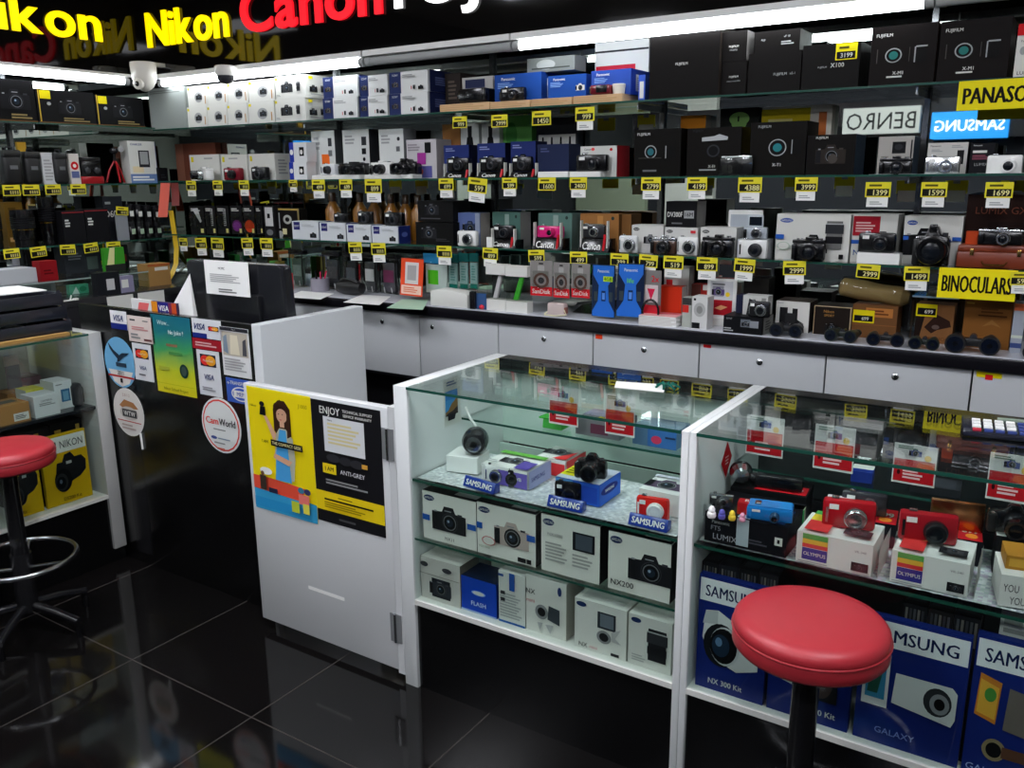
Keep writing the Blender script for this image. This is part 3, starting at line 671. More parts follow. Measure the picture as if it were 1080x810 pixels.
carton('upper of two wide black stacked cartons left of the carton with yellow tag', 'S1', 795, 843, 32, .03, .16, '0d0a09', fb([('t', .2, .6, .09, 'FUJI', 'LG', 0, .2), ('t', .72, .7, .1, 'xF 18', 'LG', 0, .2), ('x', .6, .3, .9, .5, 2, 'LG')]), dz=h1+.0005, side='241e1c')
carton('black carton with a yellow price tag stuck on its front', 'S1', 844.5, 904.5, 46, .02, .17, '0d0b0a', fb([('t', .62, .52, .1, 'X100', 'W', .0, .4), ('t', .36, .49, .04, 'FUJIFILM', 'LG', 0, .2)]), side='080707',
       tape=[('price_sticker', 'F', [('r', .58, .62, .95, .98, 'Y'), ('r', .6, .64, .92, .8, 'K'), ('t', .77, .72, .1, '3199', 'W', .02, .28), ('x', .64, .84, .88, .93, 1, '5a5416')])])
for x0, x1, yt, lab in ((915.5, 984, 26.5, 'black carton with teal lens ring picture, next to the yellow-tagged carton'), (987, 1061, 20.5, 'black carton with teal lens ring picture, above the yellow hanging sign')):
    carton(lab, 'S1', x0, x1, yt, .015, .2, '100b0a', fb([('t', .2, .85, .055, 'FUJIFILM', 'W', .02, .3), ('e', .36, .5, .13, .125, 'LG'), ('e', .36, .5, .11, .105, 'K'), ('e', .36, .5, .07, .07, '2f7a74'), ('r', .1, .38, .115, .62, '4a4644'), ('r', .6, .38, .61, .62, '4a4644'), ('p', [(.68,.36),(.86,.36),(.88,.62),(.70,.64)], '0c0b0b'), ('r', .68, .36, .7, .62, 'LG'), ('r', .7, .61, .87, .635, 'LG'), ('t', .45, .2, .06, 'X-M1', 'W', .03, .3), ('x', .28, .11, .62, .16, 1, 'W')]), side='3a302c', group='black cartons with teal lens ring pictures')
carton('white and red carton at the picture edge on the top shelf', 'S1', 1068, 1100, 36, .015, .16, 'W', fb([('t', .35, .85, .05, 'Panasonic', 'K', 0, .5), ('e', .25, .62, .12, .1, 'LG'), ('t', .4, .1, .09, 'LUMIX', 'K', 0, .7)]), tape=[('red_sleeve', 'F', [('r', -.0, .98, .5, 1.25, 'R')])])
for i, (x0, x1, yt, n, lab) in enumerate(((477, 492, 117, '999', 'under the camcorder board'), (518, 535, 115, '2999', 'under the small black camera board'), (561, 581, 111, '1450', 'under the middle blue carton board'), (607, 627, 107, '999', 'with white slip, under the red camcorder'))):
    price_tag(f'yellow price tag on the top shelf edge, {lab}', 'S1', x0, x1, yt+6, n, slip=(i == 3))

# ================================================================== SECOND SHELF, side wall
GD = 'gear on the second side wall shelf'
def pouch(label, sh, x0, x1, yt, dy, m, d=.07, belt='D', group=None):
    loc, rz, w, h = place(sh, x0, x1, yt, dy)
    r = thing('lens_pouch', label, 'pouch', loc, rz, group)
    bx('body', r, (-w/2, w/2, 0, d, 0, h*.86), m, min(w, d)*.28, seg=3)
    bx('flap', r, (-w*.48, w*.48, -.003, d*.8, h*.7, h*.9), m, .008, seg=3)
    b = MB(); b.tube([(-w*.2, d*.4, h*.86), (-w*.16, d*.4, h*.97), (w*.16, d*.4, h*.97), (w*.2, d*.4, h*.86)], .004, belt); b.build('handle', r)
    bx('logo_patch', r, (-w*.2, w*.2, -.0045, -.0015, h*.4, h*.5), 'G')
    return r
pouch('tall black padded lens pouch nearest the picture edge on the second side shelf', 'L2', 7, 27, 154, .03, 'fab:K')
carton('slim ochre yellow stand card between two black lens pouches', 'L2', 24, 33, 150, .13, .02, 'b8912c', {}, name='stand_card', cat='card')
pouch('black padded lens pouch between the ochre card and the white box', 'L2', 30, 47, 156, .03, 'fab:K')
carton('slim white box between the black pouches on the second side shelf', 'L2', 47, 60.5, 161, .05, .06, 'd0d2d4', {'F': [('x', .15, .1, .85, .8, 7, 'LG')]})
pouch('black pouch with grey patch beside the white box with red circle', 'L2', 60.5, 75, 157, .03, 'fab:N')
carton('narrow white box with a red circle print on the side shelf', 'L2', 76, 86, 162, .04, .05, 'd8d2cc', {'F': [('e', .5, .6, .4, .14, 'R'), ('e', .5, .6, .18, .06, 'W'), ('r', .1, .2, .9, .42, '5a6490')]})
def flashlamp(label, x0, x1, yt):
    loc, rz, w, h = place('L2', x0, x1, yt, .03); r = thing('desk_tripod_kit', label, 'gadget', loc, rz)
    bx('foot', r, (-w*.48, w*.48, 0, .05, 0, h*.28), 'gl:a01820', .004); bx('body', r, (-w*.42, w*.42, .005, .055, h*.28, h*.86), 'gl:K', .004)
    for s in (-.2, .2):
        b = MB(); b.lathe([(h*.12, 0), (h*.12, .008), (h*.08, .01)], (w*s, .005, h*.5), '-y', 'gl:D', 16); b.build('dial', r)
    bx('cover', r, (-w*.4, w*.4, .0, .05, h*.86, h), 'gl:N', .002)
flashlamp('black gadget box with red foot beside the red mini tripod', 87, 111, 166)
loc, rz, w, h = place('L2', 116, 138, 153, .04); r = thing('mini_tripod', 'red mini tripod with a black ball head on the side shelf', 'tripod', loc, rz)
for s in (0, 120, 240):
    a = math.radians(s-90); b = MB(); b.tube([(0, .03, h*.62), (math.cos(a)*w*.3, .03+math.sin(a)*.02, h*.35), (math.cos(a)*w*.5, .03+math.sin(a)*.03, .006)], .0055, 'gl:b01822'); b.build('leg', r)
b = MB(); b.cyl((0, .03, h*.55), (0, .03, h*.78), .008, 'gl:K'); b.build('column', r)
b = MB(); b.lathe([(.002, -.02), (.02, -.012), (.024, 0), (.02, .012), (.002, .02)], (0, .03, h*.85), 'z', 'gl:N', 20); b.build('ball_head', r)
b = MB(); b.lathe([(.016, 0), (.017, .012), (.012, .013)], (w*.25, .02, h*.9), '-y', 'gl:LG', 16); b.build('locking_knob', r)
carton('white and blue box with a battery charger picture, standing in the side shelf', 'L2', 139, 167, 149, .05, .08, 'e0e0da', {'F': [('r', .0, .0, 1, .22, '6a86b8'), ('r', .1, .25, .5, .4, 'e8d8b0'), ('r', .35, .38, .75, .78, 'D'), ('r', .4, .45, .7, .75, 'LG'), ('t', .3, .92, .05, 'CHARGER', '30407a', .02, .5), ('x', .06, .05, .94, .18, 2, 'WW')], 'R': [('r', 0, 0, 1, 1, '7a86c0')]})
carton('small black box in the corner of the second side shelf', 'L2', 168.5, 178, 177, .03, .06, 'N', {'F': [('x', .2, .3, .8, .6, 2, 'D')]})
carton('large rust brown box lying at the back of the shelf corner', 'S2', 188, 230, 151, .255, .04, '7a4636', {'F': [('r', .0, .0, .2, 1, '9a6652')]})

# second shelf, back wall
carton('white carton behind the white camera with silver lens, near the corner', 'S2', 202, 233, 163, .13, .12, 'W', {'F': [('r', .05, .72, .14, .92, 'YD'), ('x', .5, .8, .9, .9, 1, 'LG')]}, group='white cartons on the second shelf')
camera('white camera with long silver lens near the room corner, second shelf', 'S2', 203, 224, 176, .05, 'm', 'gl:WW', lens='met:SV', rot=-25, top='gl:WW')
carton('white carton behind the dark red compact camera', 'S2', 235, 262, 163, .1, .12, 'W', {'F': [('r', .05, .72, .14, .92, 'YD'), ('x', .3, .8, .8, .9, 1, 'LG')]}, group='white cartons on the second shelf')
camera('dark red compact camera in front of a white carton, second shelf', 'S2', 236, 253, 177, .05, 'c', 'gl:7a1426', lens='gl:N')
carton('white carton behind the small black round-lens camera', 'S2', 264, 291, 162, .1, .12, 'W', {'F': [('r', .05, .72, .14, .92, 'YD'), ('x', .4, .15, .9, .35, 3, 'LG')], 'R': [('x', .2, .2, .8, .8, 5, 'LG')]}, group='white cartons on the second shelf')
camera('small black round-lens camera below the tag row near the corner', 'S2', 265, 281, 176, .05, 'c', 'gl:N', lens='gl:D')
loc, rz, w, h1 = place('S2', 306, 325, 171, .05)
for i, (yt, dz) in enumerate(((171, 0), (150, h1+.0005))):
    carton(f'small white box with blue band, {"upper" if i else "lower"} of the stacked pair', 'S2', 306, 324, yt, .05, .07, 'e2e4e6', {'F': [('r', 0, 0, .25, 1, '2a3aa0'), ('e', .12, .5, .1, .14, 'WW'), ('r', .58, .3, .85, .75, 'K'), ('e', .7, .5, .08, .12, 'WW')]}, dz=dz, group='small white boxes with blue bands')
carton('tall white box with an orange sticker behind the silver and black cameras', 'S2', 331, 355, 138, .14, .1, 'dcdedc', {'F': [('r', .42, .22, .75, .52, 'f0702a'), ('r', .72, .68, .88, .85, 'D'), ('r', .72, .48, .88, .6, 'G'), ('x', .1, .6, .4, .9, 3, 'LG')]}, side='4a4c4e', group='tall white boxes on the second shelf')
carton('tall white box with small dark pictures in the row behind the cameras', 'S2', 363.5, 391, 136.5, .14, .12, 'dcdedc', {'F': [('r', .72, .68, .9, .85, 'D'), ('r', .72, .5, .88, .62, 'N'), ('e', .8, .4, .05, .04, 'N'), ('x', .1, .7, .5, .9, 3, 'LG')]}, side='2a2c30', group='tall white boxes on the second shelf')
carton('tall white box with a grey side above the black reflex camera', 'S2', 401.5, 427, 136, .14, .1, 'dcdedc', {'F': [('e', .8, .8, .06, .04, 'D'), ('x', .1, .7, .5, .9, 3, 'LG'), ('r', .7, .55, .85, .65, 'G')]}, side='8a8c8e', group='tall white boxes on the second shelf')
carton('pale lilac box with purple pictures beside the black camera stands', 'S2', 430, 461, 147, .115, .12, 'c8c4c8', {'F': [('r', .62, .65, .82, .92, 'N'), ('r', .36, .36, .65, .66, 'a83a98'), ('r', .3, .02, .85, .32, '5a5a98'), ('e', .45, .18, .1, .1, 'c85a3a'), ('x', .05, .7, .5, .9, 3, '9a949a')]}, side='a8a4a6')
p1 = plinth('low white plinth under the silver camera and a black camera', 'S2', 329, 379, 184.6, .01, .075)
p2 = plinth('low white plinth under the black and white camera and reflex camera', 'S2', 384.5, 435, 184.2, .01, .075)
camera('silver compact camera tilted on the white plinth, beside the black one', 'S2', 336, 355, 173, .03, 'c', 'gl:d8dade', dz=p1, lens='gl:D', rot=-12)
camera('black mirrorless camera on the white plinth with the silver compact', 'S2', 358, 384, 170.5, .035, 'm', 'gl:K', dz=p1, lens='gl:N')
camera('white and black mirrorless camera on the second white plinth', 'S2', 391, 412, 169.5, .035, 'm', 'gl:WW', dz=p2, lens='gl:N', top='gl:WW')
camera('black reflex camera on the second white plinth, beside the lilac box', 'S2', 413, 438, 167, .04, 's', 'gl:K', dz=p2)

def stand_cam(sh, sx0, sx1, syt, cx0, cx1, cyt, kind, col, lab_c, lab_s, lens='met:SV', top=None, dy=.02):
    """black demo stand with logo strip, red tab and tilted wire arms; the camera sits on it"""
    loc, rz, w, h = place(sh, sx0, sx1, syt, dy)
    r = thing('camera_stand', lab_s, 'display stand', loc, rz, 'black camera stands with a red tab')
    b = MB(); b.prism([(0, 0), (.075, 0), (.075, h), (.02, h)], -w/2, w/2, 'x', 'gl:K', .001); b.build('wedge', r)
    b = MB(); n = Vector((0, -h, .02)).normalized()
    b.print_on((Vector((-w/2, 0, 0)), Vector((w, 0, 0)), Vector((0, .02, h)), n), [('t', .42, .45, .6, 'Canon', 'WW', .03, .6)]); b.build('logo_print', r, smooth=0)
    b = MB(); b.cyl((w*.33, .006, h*.1), (w*.36, .012, h*1.35), .006, 'gl:c8202a', 10); b.build('red_tab', r)
    for s in (-1, 1): bx('acrylic_arm', r, (s*w*.44-.002, s*w*.44+.002, .006, .026, h*.2, h*2.4), 'gl:W')
    camera(lab_c, sh, cx0, cx1, cyt, dy+.03, kind, col, dz=h+.0008, lens=lens, top=top)
for sx0, sx1, syt, cx0, cx1, cyt, which in ((466, 496, 181.5, 471, 494, 166.5, 'nearest the lilac box'), (501, 533, 181, 505, 530, 166, 'in the middle of three'), (535, 566, 181, 539, 560, 165, 'next to the plain navy box')):
    stand_cam('S2', sx0, sx1, syt, cx0, cx1, cyt, 'c', 'gl:K', f'black compact camera on a black stand, {which}', f'black camera stand with red tab on the second shelf, {which}', lens='gl:D')
for x0, x1, yt, which in ((469, 495, 153, 'behind the stand nearest the lilac box'), (504, 533, 151, 'behind the middle black stand'), (539, 565, 149, 'beside the plain navy box')):
    carton(f'blue camera box {which}', 'S2', x0, x1, yt, .12, .1, '26336e', {'F': [('c', .5, .45, .4, 'K', 'D'), ('x', .1, .8, .5, .92, 2, '8a94c8'), ('r', 0, 0, 1, .12, '141a3c')]}, side='0e1230', group='blue camera boxes behind the stands')
carton('plain navy blue box on the white plinth of the second shelf', 'S2', 567, 600, 152, .09, .1, '222a48', {'F': [('x', .1, .75, .4, .9, 2, '4a5278')]})
carton('tan brown box high behind the blue camera boxes', 'S2', 468, 486.5, 131, .24, .05, '9a6a3a', {}, side='6a4a28')
for x0, x1, lab, in ((487, 506, 'white box with a black remote picture, next to the tan box'), (509, 527, 'white box with two black remote pictures beside the red strip')):
    carton(lab, 'S2', x0, x1, 130, .225, .05, 'c8cac6', {'F': [('p', [(.4,.62),(.6,.62),(.62,.95),(.38,.95)], 'N'), ('p', [(.3,.6),(.7,.6),(.65,.75),(.35,.75)], 'K')]})
carton('dark box with four white bottle pictures behind the navy box', 'S2', 566, 609, 124, .24, .05, '1a1c20', {'F': [('r', .05, .35, .95, .72, 'b8b8b4')] + [('p', [(.12+.22*i,.36),(.2+.22*i,.36),(.18+.22*i,.68),(.14+.22*i,.68)], 'K') for i in range(4)]})
carton('green and yellow illustrated box behind the blue camera boxes', 'S2', 531, 561, 122, .25, .04, '5a9a4a', {'F': [('p', [(.4,0),(1,0),(1,.55),(.7,.4)], 'YD'), ('e', .3, .7, .2, .2, '3a7a34'), ('r', 0, 0, .12, .5, 'a82030')]})
p3 = plinth('white plinth under the navy box, beside the black camcorder plinth', 'S2', 567, 599, 181, .005, .09)
p4 = plinth('white plinth in front of the white and red camera box', 'S2', 600.5, 633, 181, .005, .06)
carton('white camera box with a bright red side on the second shelf', 'S2', 612, 650, 154, .075, .12, 'd6d6d2', {'F': [('t', .2, .9, .07, 'Canon', 'K', .02, .2), ('e', .35, .9, .05, .05, 'f05050'), ('e', .85, .88, .04, .05, 'R'), ('x', .05, .75, .3, .82, 1, 'LG')], 'R': [('r', 0, 0, 1, 1, 'b01824')]})
camera('black compact camera with long zoom in front of the white and red box', 'S2', 607, 639, 163, .02, 'c', 'gl:K', dz=p4, lens='gl:N')
carton('black carton with camera ring picture, next to the red-sided box', 'S2', 668.5, 717, 136, .03, .16, '0b0907', {'F': [('t', .2, .9, .06, 'FUJIFILM', 'W', .02, .35), ('e', .36, .52, .13, .14, 'LG'), ('e', .36, .52, .11, .12, 'K'), ('e', .36, .52, .07, .075, '2f6a74'), ('r', .68, .38, .9, .64, '080808'), ('r', .68, .38, .7, .64, 'LG'), ('r', .1, .38, .6, .4, '3a3634'), ('r', .2, .1, .5, .14, 'G')]}, side='0c0a08')
carton('black carton with a silver camera outline picture, behind the wrapped camera', 'S2', 723.5, 780, 134.5, .05, .16, '0d0a08', {'F': [('t', .2, .94, .045, 'FUJIFILM', 'D', .02, .3), ('p', [(.28,.72),(.75,.74),(.76,.8),(.6,.86),(.5,.82),(.28,.8)], 'SV'), ('e', .5, .52, .12, .13, 'D'), ('e', .5, .52, .09, .1, 'K'), ('t', .48, .2, .06, 'X-E1', 'W', .02, .3), ('x', .25, .1, .7, .15, 1, 'LG')]}, side='0c0a08')
loc, rz, w, h = place('S2', 757, 794, 163.5, .01); r = thing('wrapped_camera', 'camera wrapped in clear plastic in front of a black carton', 'camera', loc, rz)
bx('body', r, (-w*.46, w*.46, .004, .03, 0, h*.86), 'gl:N', .004); bx('top_plate', r, (-w*.44, w*.44, .005, .03, h*.82, h*.97), 'met:SV', .003)
b = MB(); b.lathe([(h*.33, 0), (h*.33, .008), (h*.26, .009)], (0, .004, h*.45), '-y', 'gl:K', 20); b.build('lens', r); bx('plastic_wrap', r, (-w*.5, w*.5, -.008, .034, .0, h), CLEAR, .004)
carton('black carton with round lens picture, third of the black cartons on that shelf', 'S2', 789.5, 848, 128.5, .03, .16, '0b0806', {'F': [('t', .25, .92, .05, 'FUJIFILM', 'LG', .02, .3), ('e', .5, .52, .16, .16, 'LG'), ('e', .5, .52, .14, .14, 'K'), ('e', .5, .52, .08, .08, '2a7a80'), ('r', .75, .4, .92, .66, '080808'), ('r', .75, .4, .765, .66, 'LG'), ('t', .5, .2, .06, 'X-T1', 'W', .02, .3)]}, side='0c0a08')
carton('black carton with a dim camera picture, fourth of the black cartons', 'S2', 849.5, 900, 142, .03, .16, '0c0908', {'F': [('t', .3, .93, .06, 'FUJIFILM', 'W', .02, .4), ('c', .5, .5, .5, '2c2622', '3c3632'), ('e', .55, .4, .1, .12, '4a4440')]}, side='2c3a4a')
carton('tall orange box with a black bowl picture above the black cartons', 'S2', 716, 742, 122, .24, .06, 'd8861c', {'F': [('p', [(.3,.5),(.7,.5),(.62,.28),(.38,.28)], 'K'), ('r', .28, .5, .72, .56, 'W')]}, side='e8e4da', top='3a4238')
loc, rz, w, h = place('S2', 757, 796, 114, .25); 
carton('black box with a green rounded window, high behind the black cartons', 'S2', 757, 797, 114, .25, .05, '161a16', {'F': [('e', .5, .84, .26, .1, '8fbf6a'), ('e', .5, .78, .2, .1, '8fbf6a'), ('r', .46, .8, .5, .88, 'K')]})
carton('wide yellow and white box with a bowl drawing behind the black cartons', 'S2', 800, 873, 112, .25, .05, 'e2dcd0', {'F': [('r', .0, .3, .7, .97, 'd8c018'), ('p', [(.68,.55),(.9,.55),(.85,.4),(.72,.4)], '5a3a2a'), ('r', .82, .0, .93, .9, 'c8703a'), ('x', .1, .6, .6, .85, 2, 'e8dc90')]})
p5 = plinth('white plinth under the black camera with the grey box behind', 'S2', 916, 966, 185, .005, .07)
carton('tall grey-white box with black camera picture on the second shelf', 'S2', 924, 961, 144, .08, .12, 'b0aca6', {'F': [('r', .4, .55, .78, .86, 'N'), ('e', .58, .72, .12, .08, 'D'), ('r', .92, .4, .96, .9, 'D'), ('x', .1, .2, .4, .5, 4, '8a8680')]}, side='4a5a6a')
camera('black compact camera on the white plinth below the mirrored sign', 'S2', 926, 960, 164.5, .02, 'm', 'gl:K', dz=p5, lens='gl:N')
p6 = plinth('white plinth under the silver round-lens compact camera', 'S2', 969, 1019, 185, .005, .07)
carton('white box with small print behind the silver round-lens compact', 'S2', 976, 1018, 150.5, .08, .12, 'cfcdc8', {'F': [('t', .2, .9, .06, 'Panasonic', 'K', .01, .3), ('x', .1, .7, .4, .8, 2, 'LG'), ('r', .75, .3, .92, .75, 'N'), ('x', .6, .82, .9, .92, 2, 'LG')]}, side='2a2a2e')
camera('silver compact camera with a large round lens on its white plinth', 'S2', 974, 1011, 165, .02, 'c', 'met:d8dadc', dz=p6, lens='met:SV', cap=True)
carton('black box with white lettering between the silver and white cameras', 'S2', 1021, 1046, 151, .06, .12, '16161a', {'F': [('t', .3, .93, .05, 'Panasonic', 'W', .01, .5), ('t', .5, .3, .1, 'LUMIX', 'LG', .0, .8), ('r', .1, .68, .7, .76, 'W'), ('x', .1, .45, .9, .62, 3, '8a4a5a')]})
p7 = plinth('white plinth with dark lettering under the white camera', 'S2', 1030, 1085, 185, .005, .07, dec=[('t', .42, .5, .5, 'LUMIX', '3a3a3e', .0, .5)])
camera('white camera with a big black lens on the lettered white plinth', 'S2', 1039, 1077, 163.5, .02, 'c', 'gl:WW', dz=p7, lens='gl:WW')
for x0, x1, lab in ((2, 20.5, 'nearest the picture edge'), (23, 41, 'second along, under the ochre card'), (47, 63.5, 'third along, under the white slim box'), (74, 90, 'fourth along, under the red-circle box')):
    price_tag(f'yellow price tag on the second side shelf edge, {lab}', 'L2', x0, x1, 190, '', slip=False)
T2 = [(196, 206, '', 'under the white long-lens camera'), (224, 234, '', 'between the white camera and red compact'), (251.5, 262, '', 'under the dark red compact camera'), (304.5, 313, '', 'under the small blue-banded boxes'), (328.5, 342, '499', 'under the silver compact camera'), (357.5, 371, '699', 'under the black mirrorless camera'), (384.5, 402, '899', 'under the black and white camera'),
      (462.5, 478, '699', 'under the first black camera stand'), (494, 514, '599', 'tilted, under the middle black stand'), (529.5, 545, '599', 'under the black stand near the navy box'), (567.5, 586, '1600', 'reading 1600, under the navy box'), (601, 619, '2400', 'reading 2400, under the red-sided box'), (676.5, 697, '2799', 'under the first black carton'), (725, 746, '4199', 'under the wrapped camera'),
      (779, 804, '4388', 'under the third black carton'), (839, 863, '3999', 'under the fourth black carton'), (914, 941, '1399', 'under the black camera plinth'), (973, 1001, '1599', 'under the silver round-lens camera'), (1041, 1071, '1699', 'under the lettered plinth')]
for i, (x0, x1, n, lab) in enumerate(T2): price_tag(f'yellow price tag, second shelf edge, {lab}', 'S2', x0, x1, 187 if i < 16 else 192, n, slip=(lab.find('1600') < 0), tilt=(6 if 'tilted' in lab else 0))

# hanging yellow category signs
def hang_sign(label, x0, x1, sh, ztop, hgt, txt, full=None, out=.02):
    Y = SURF[sh][1]-out; z = SURF[sh][2]
    X0 = solve_x(x0, Y, z); X1 = solve_x(x1, Y, z)
    w = X1-X0; r = thing('category_sign', label, 'sign', ((X0+X1)/2, Y, ztop-hgt), 0, 'yellow hanging category signs')
    b = MB(); b.box(-w/2, w/2, 0, .003, 0, hgt, 'Y'); b.lift = .0003; b.print_on(b.frame('F', -w/2, w/2, 0, .003, 0, hgt), [('t', .5, .5, .56, txt, '14120a', .07, .9)]); b.build('sign_board', r, smooth=0)
    for s in (-1, 1): bx('hanger', r, (s*w*.4-.006, s*w*.4+.006, .003, out+.004, hgt-.004, hgt+.0), 'gl:LG')
Yq = BF-.02
hang_sign('yellow hanging sign with the black word BINOCULARS under the lowest shelf', 991, 1074, 'S3', at(1030, 283.5, Y=Yq).z, at(1030, 283.5, Y=Yq).z-at(1030, 316, Y=Yq).z, 'BINOCULARS')
hang_sign('yellow hanging sign cut off by the picture edge below the top shelf', 1012, 1126, 'S1', at(1045, 84, Y=Yq).z, at(1045, 84, Y=Yq).z-at(1045, 115.5, Y=Yq).z, 'PANASONIC')
_sg = [o for o in bpy.data.objects if o.get('category') == 'sign' and o.name.startswith('category_sign')]
# ================================================================== LOWEST GLASS SHELF, side wall
carton('gold and brown lens box between black lenses on the side shelf', 'L3', 10, 29, 213, .16, .08, '7a5a22', {'F': [('r', .1, .1, .9, .2, 'e0b070'), ('x', .2, .6, .8, .9, 3, '5a4014')]})
lensbarrel('fat black camera lens in front of the gold lens box', 'L3', 22, 45, 221, .03)
lensbarrel('black camera lens at the picture edge on the lower side shelf', 'L3', -8, 9, 219, .04)
lensbarrel('tall black lens with dark hood behind the price tag row', 'L3', 50, 65.5, 208, .08)
for x0, x1, yt, lab in ((69, 92, 222, 'black lens box with small white print, first of the pair on the side shelf'), (93, 117, 220, 'black lens box with small white print and red line, next to the filter jars')):
    carton(lab, 'L3', x0, x1, yt, .04, .09, '17171a', {'F': [('x', .1, .5, .35, .75, 3, 'W'), ('r', 0, .93, 1, .96, '8a2a30'), ('e', .7, .45, .2, .25, 'N')]})
carton('dark grey box with large white lettering at the back of the side shelf', 'L3', 113, 133, 207, .15, .08, '2c2e34', {'F': [('t', .45, .6, .16, 'D600', 'W', .02, .8), ('x', .1, .8, .5, .9, 1, 'LG')]})
carton('grey card leaning below the loose yellow tag in the corner', 'L3', 125, 137, 226, .03, .01, '8a8e94', name='display_card', cat='card')
kk = 0
for row in range(2):
    for i in range(4):
        x0 = 138+i*9; loc, rz, w, h = place('L3', x0, x0+8, 233, .03)
        hgt = h*.95; z = row*(h*.97)
        r = tag(thing('filter_jar', f'small black filter jar with a pale label, {["lower","upper"][row]} row, {["first","second","third","fourth"][i]} from the grey card', 'jar', (loc.x, loc.y, loc.z+z), PI/2, 'small black filter jars'), f'small black filter jar with a pale label, {["lower","upper"][row]} row, {["first","second","third","fourth"][i]} from the grey card', 'jar', 'small black filter jars')
        b = MB(); b.lathe([(w*.46, 0), (w*.48, .002), (w*.48, hgt*.7), (w*.42, hgt*.74)], (0, w/2, 0), 'z', 'gl:K', 16); b.build('jar_body', r)
        b = MB(); b.lathe([(w*.5, hgt*.74), (w*.5, hgt*.98), (w*.46, hgt)], (0, w/2, 0), 'z', 'gl:N', 16); b.build('jar_lid', r)
        b = MB(); b.box(-w*.22, w*.22, w*.005-.002, w*.02, hgt*.3, hgt*.6, 'a8c0a4' if row == 0 else 'W'); b.build('jar_label', r, smooth=0)
for x0, x1, lab in ((3, 20, 'nearest the picture edge'), (31, 48, 'second along, under the fat lens'), (63, 79, 'third along, under the lens boxes'), (87.5, 102.5, 'fourth along'), (112, 126.5, 'last one before the corner')):
    price_tag(f'yellow price tag on the lowest side shelf edge, {lab}', 'L3', x0, x1, 255, '', slip=False, tilt=random.uniform(-5, 5))
r = price_tag('loose yellow price tag propped on the grey card near the corner', 'L3', 126.5, 139, 220, '', slip=False, tilt=6)
loc, rz, w, h = place('L3', 126.5, 139, 218, .024); r.location = (loc.x, loc.y, loc.z+h)
# lanyards hanging from the second side shelf corner
def strap(label, name, pts, wid, m, cat='lanyard'):
    b = MB(); P = [Vector(p) for p in pts]
    for i in range(len(P)-1):
        a, c = P[i], P[i+1]; n = Vector((.6, .75, 0))*wid/2; t = Vector((.003, -.003, 0))
        q = [a-n, c-n, c+n, a+n]
        V = [b.bm.verts.new(v) for v in q]+[b.bm.verts.new(v-t) for v in q]; ix = b.mi(m)
        for f in ((0,1,2,3),(7,6,5,4),(0,4,5,1),(1,5,6,2),(2,6,7,3),(3,7,4,0)): fc = b.bm.faces.new([V[k] for k in f]); fc.material_index = ix
    o = b.build(name, smooth=0); tag(o, label, cat); return o
sp = lambda x, y: at(x, y, X=-4.60)
strap('wide orange red lanyard hanging in the shelf corner', 'lanyard', [sp(174.5, 193), sp(173, 212), sp(171.5, 229)], .055, 'fab:c8401e')
strap('dark red lanyard hanging beside the orange one in the shelf corner', 'lanyard', [sp(184, 193), sp(185, 206), sp(185, 217)], .045, 'fab:8a2418')
strap('yellow strap hanging down below the orange lanyards to the corner box', 'lanyard', [sp(180, 222), sp(183, 240), sp(186, 262), sp(185.5, 278), sp(181, 290), sp(176, 298)], .028, 'fab:e0b818')

# lowest glass shelf, back wall
cols = ['8a8c90', 'c0c0c0', '5a5c60', '7a3a8a', 'c84018', 'D', 'W']
for i, (x0, x1, c, pr) in enumerate(((202, 217, 'N', 'white triangle print'), (218, 229, '1c1c1e', 'narrow white letters'), (230.5, 243, '202022', 'white vertical letters'), (245, 257, '1a1a1c', 'purple case window'), (258.5, 270, '161618', 'orange case window'), (271.5, 278, '1a1a1c', 'thin white edge line'))):
    dec = [('x', .1, .8, .8, .92, 2, 'W')]
    if i == 0: dec += [('p', [(.2,.9),(.7,.4),(.8,.45),(.6,.92)], 'c8c8c8')]
    if i in (1, 2): dec += [('r', .55, .3, .75, .9, 'b8b8b8'), ('x', .56, .32, .74, .88, 8, 'K')]
    if i == 3: dec += [('e', .5, .3, .4, .2, '6a2a70'), ('e', .5, .3, .3, .14, '7a3a88')]
    if i == 4: dec += [('e', .5, .28, .42, .22, 'c8401a')]
    dec += [('r', .7, .05, .9, .2, 'd8d080')]
    blister(f'black carded accessory pack with {pr}, near the room corner', 'S3', x0, x1, 217, 247, .06, '18181a', dec, d=.025, group='black accessory packs near the corner')
carton('black box with a white panel showing a small phone picture', 'S3', 279.5, 291, 217, .07, .06, '1a1a1c', {'F': [('r', .15, .35, .85, .95, 'c8c8c8'), ('r', .35, .6, .6, .75, 'K'), ('e', .5, .15, .3, .1, 'G')]})
carton('black box with gold border and a round dial picture', 'S3', 294.5, 317, 220, .1, .06, '141210', {'F': [('r', 0, .94, 1, 1, 'b89a50'), ('r', .93, 0, 1, 1, '8a7a50'), ('e', .45, .62, .2, .16, 'b0b0a8'), ('e', .45, .62, .1, .08, 'K'), ('r', .05, .3, .1, .85, 'LG'), ('r', .2, .1, .4, .3, 'd8d0a0'), ('e', .1, .1, .12, .12, 'LG')]})
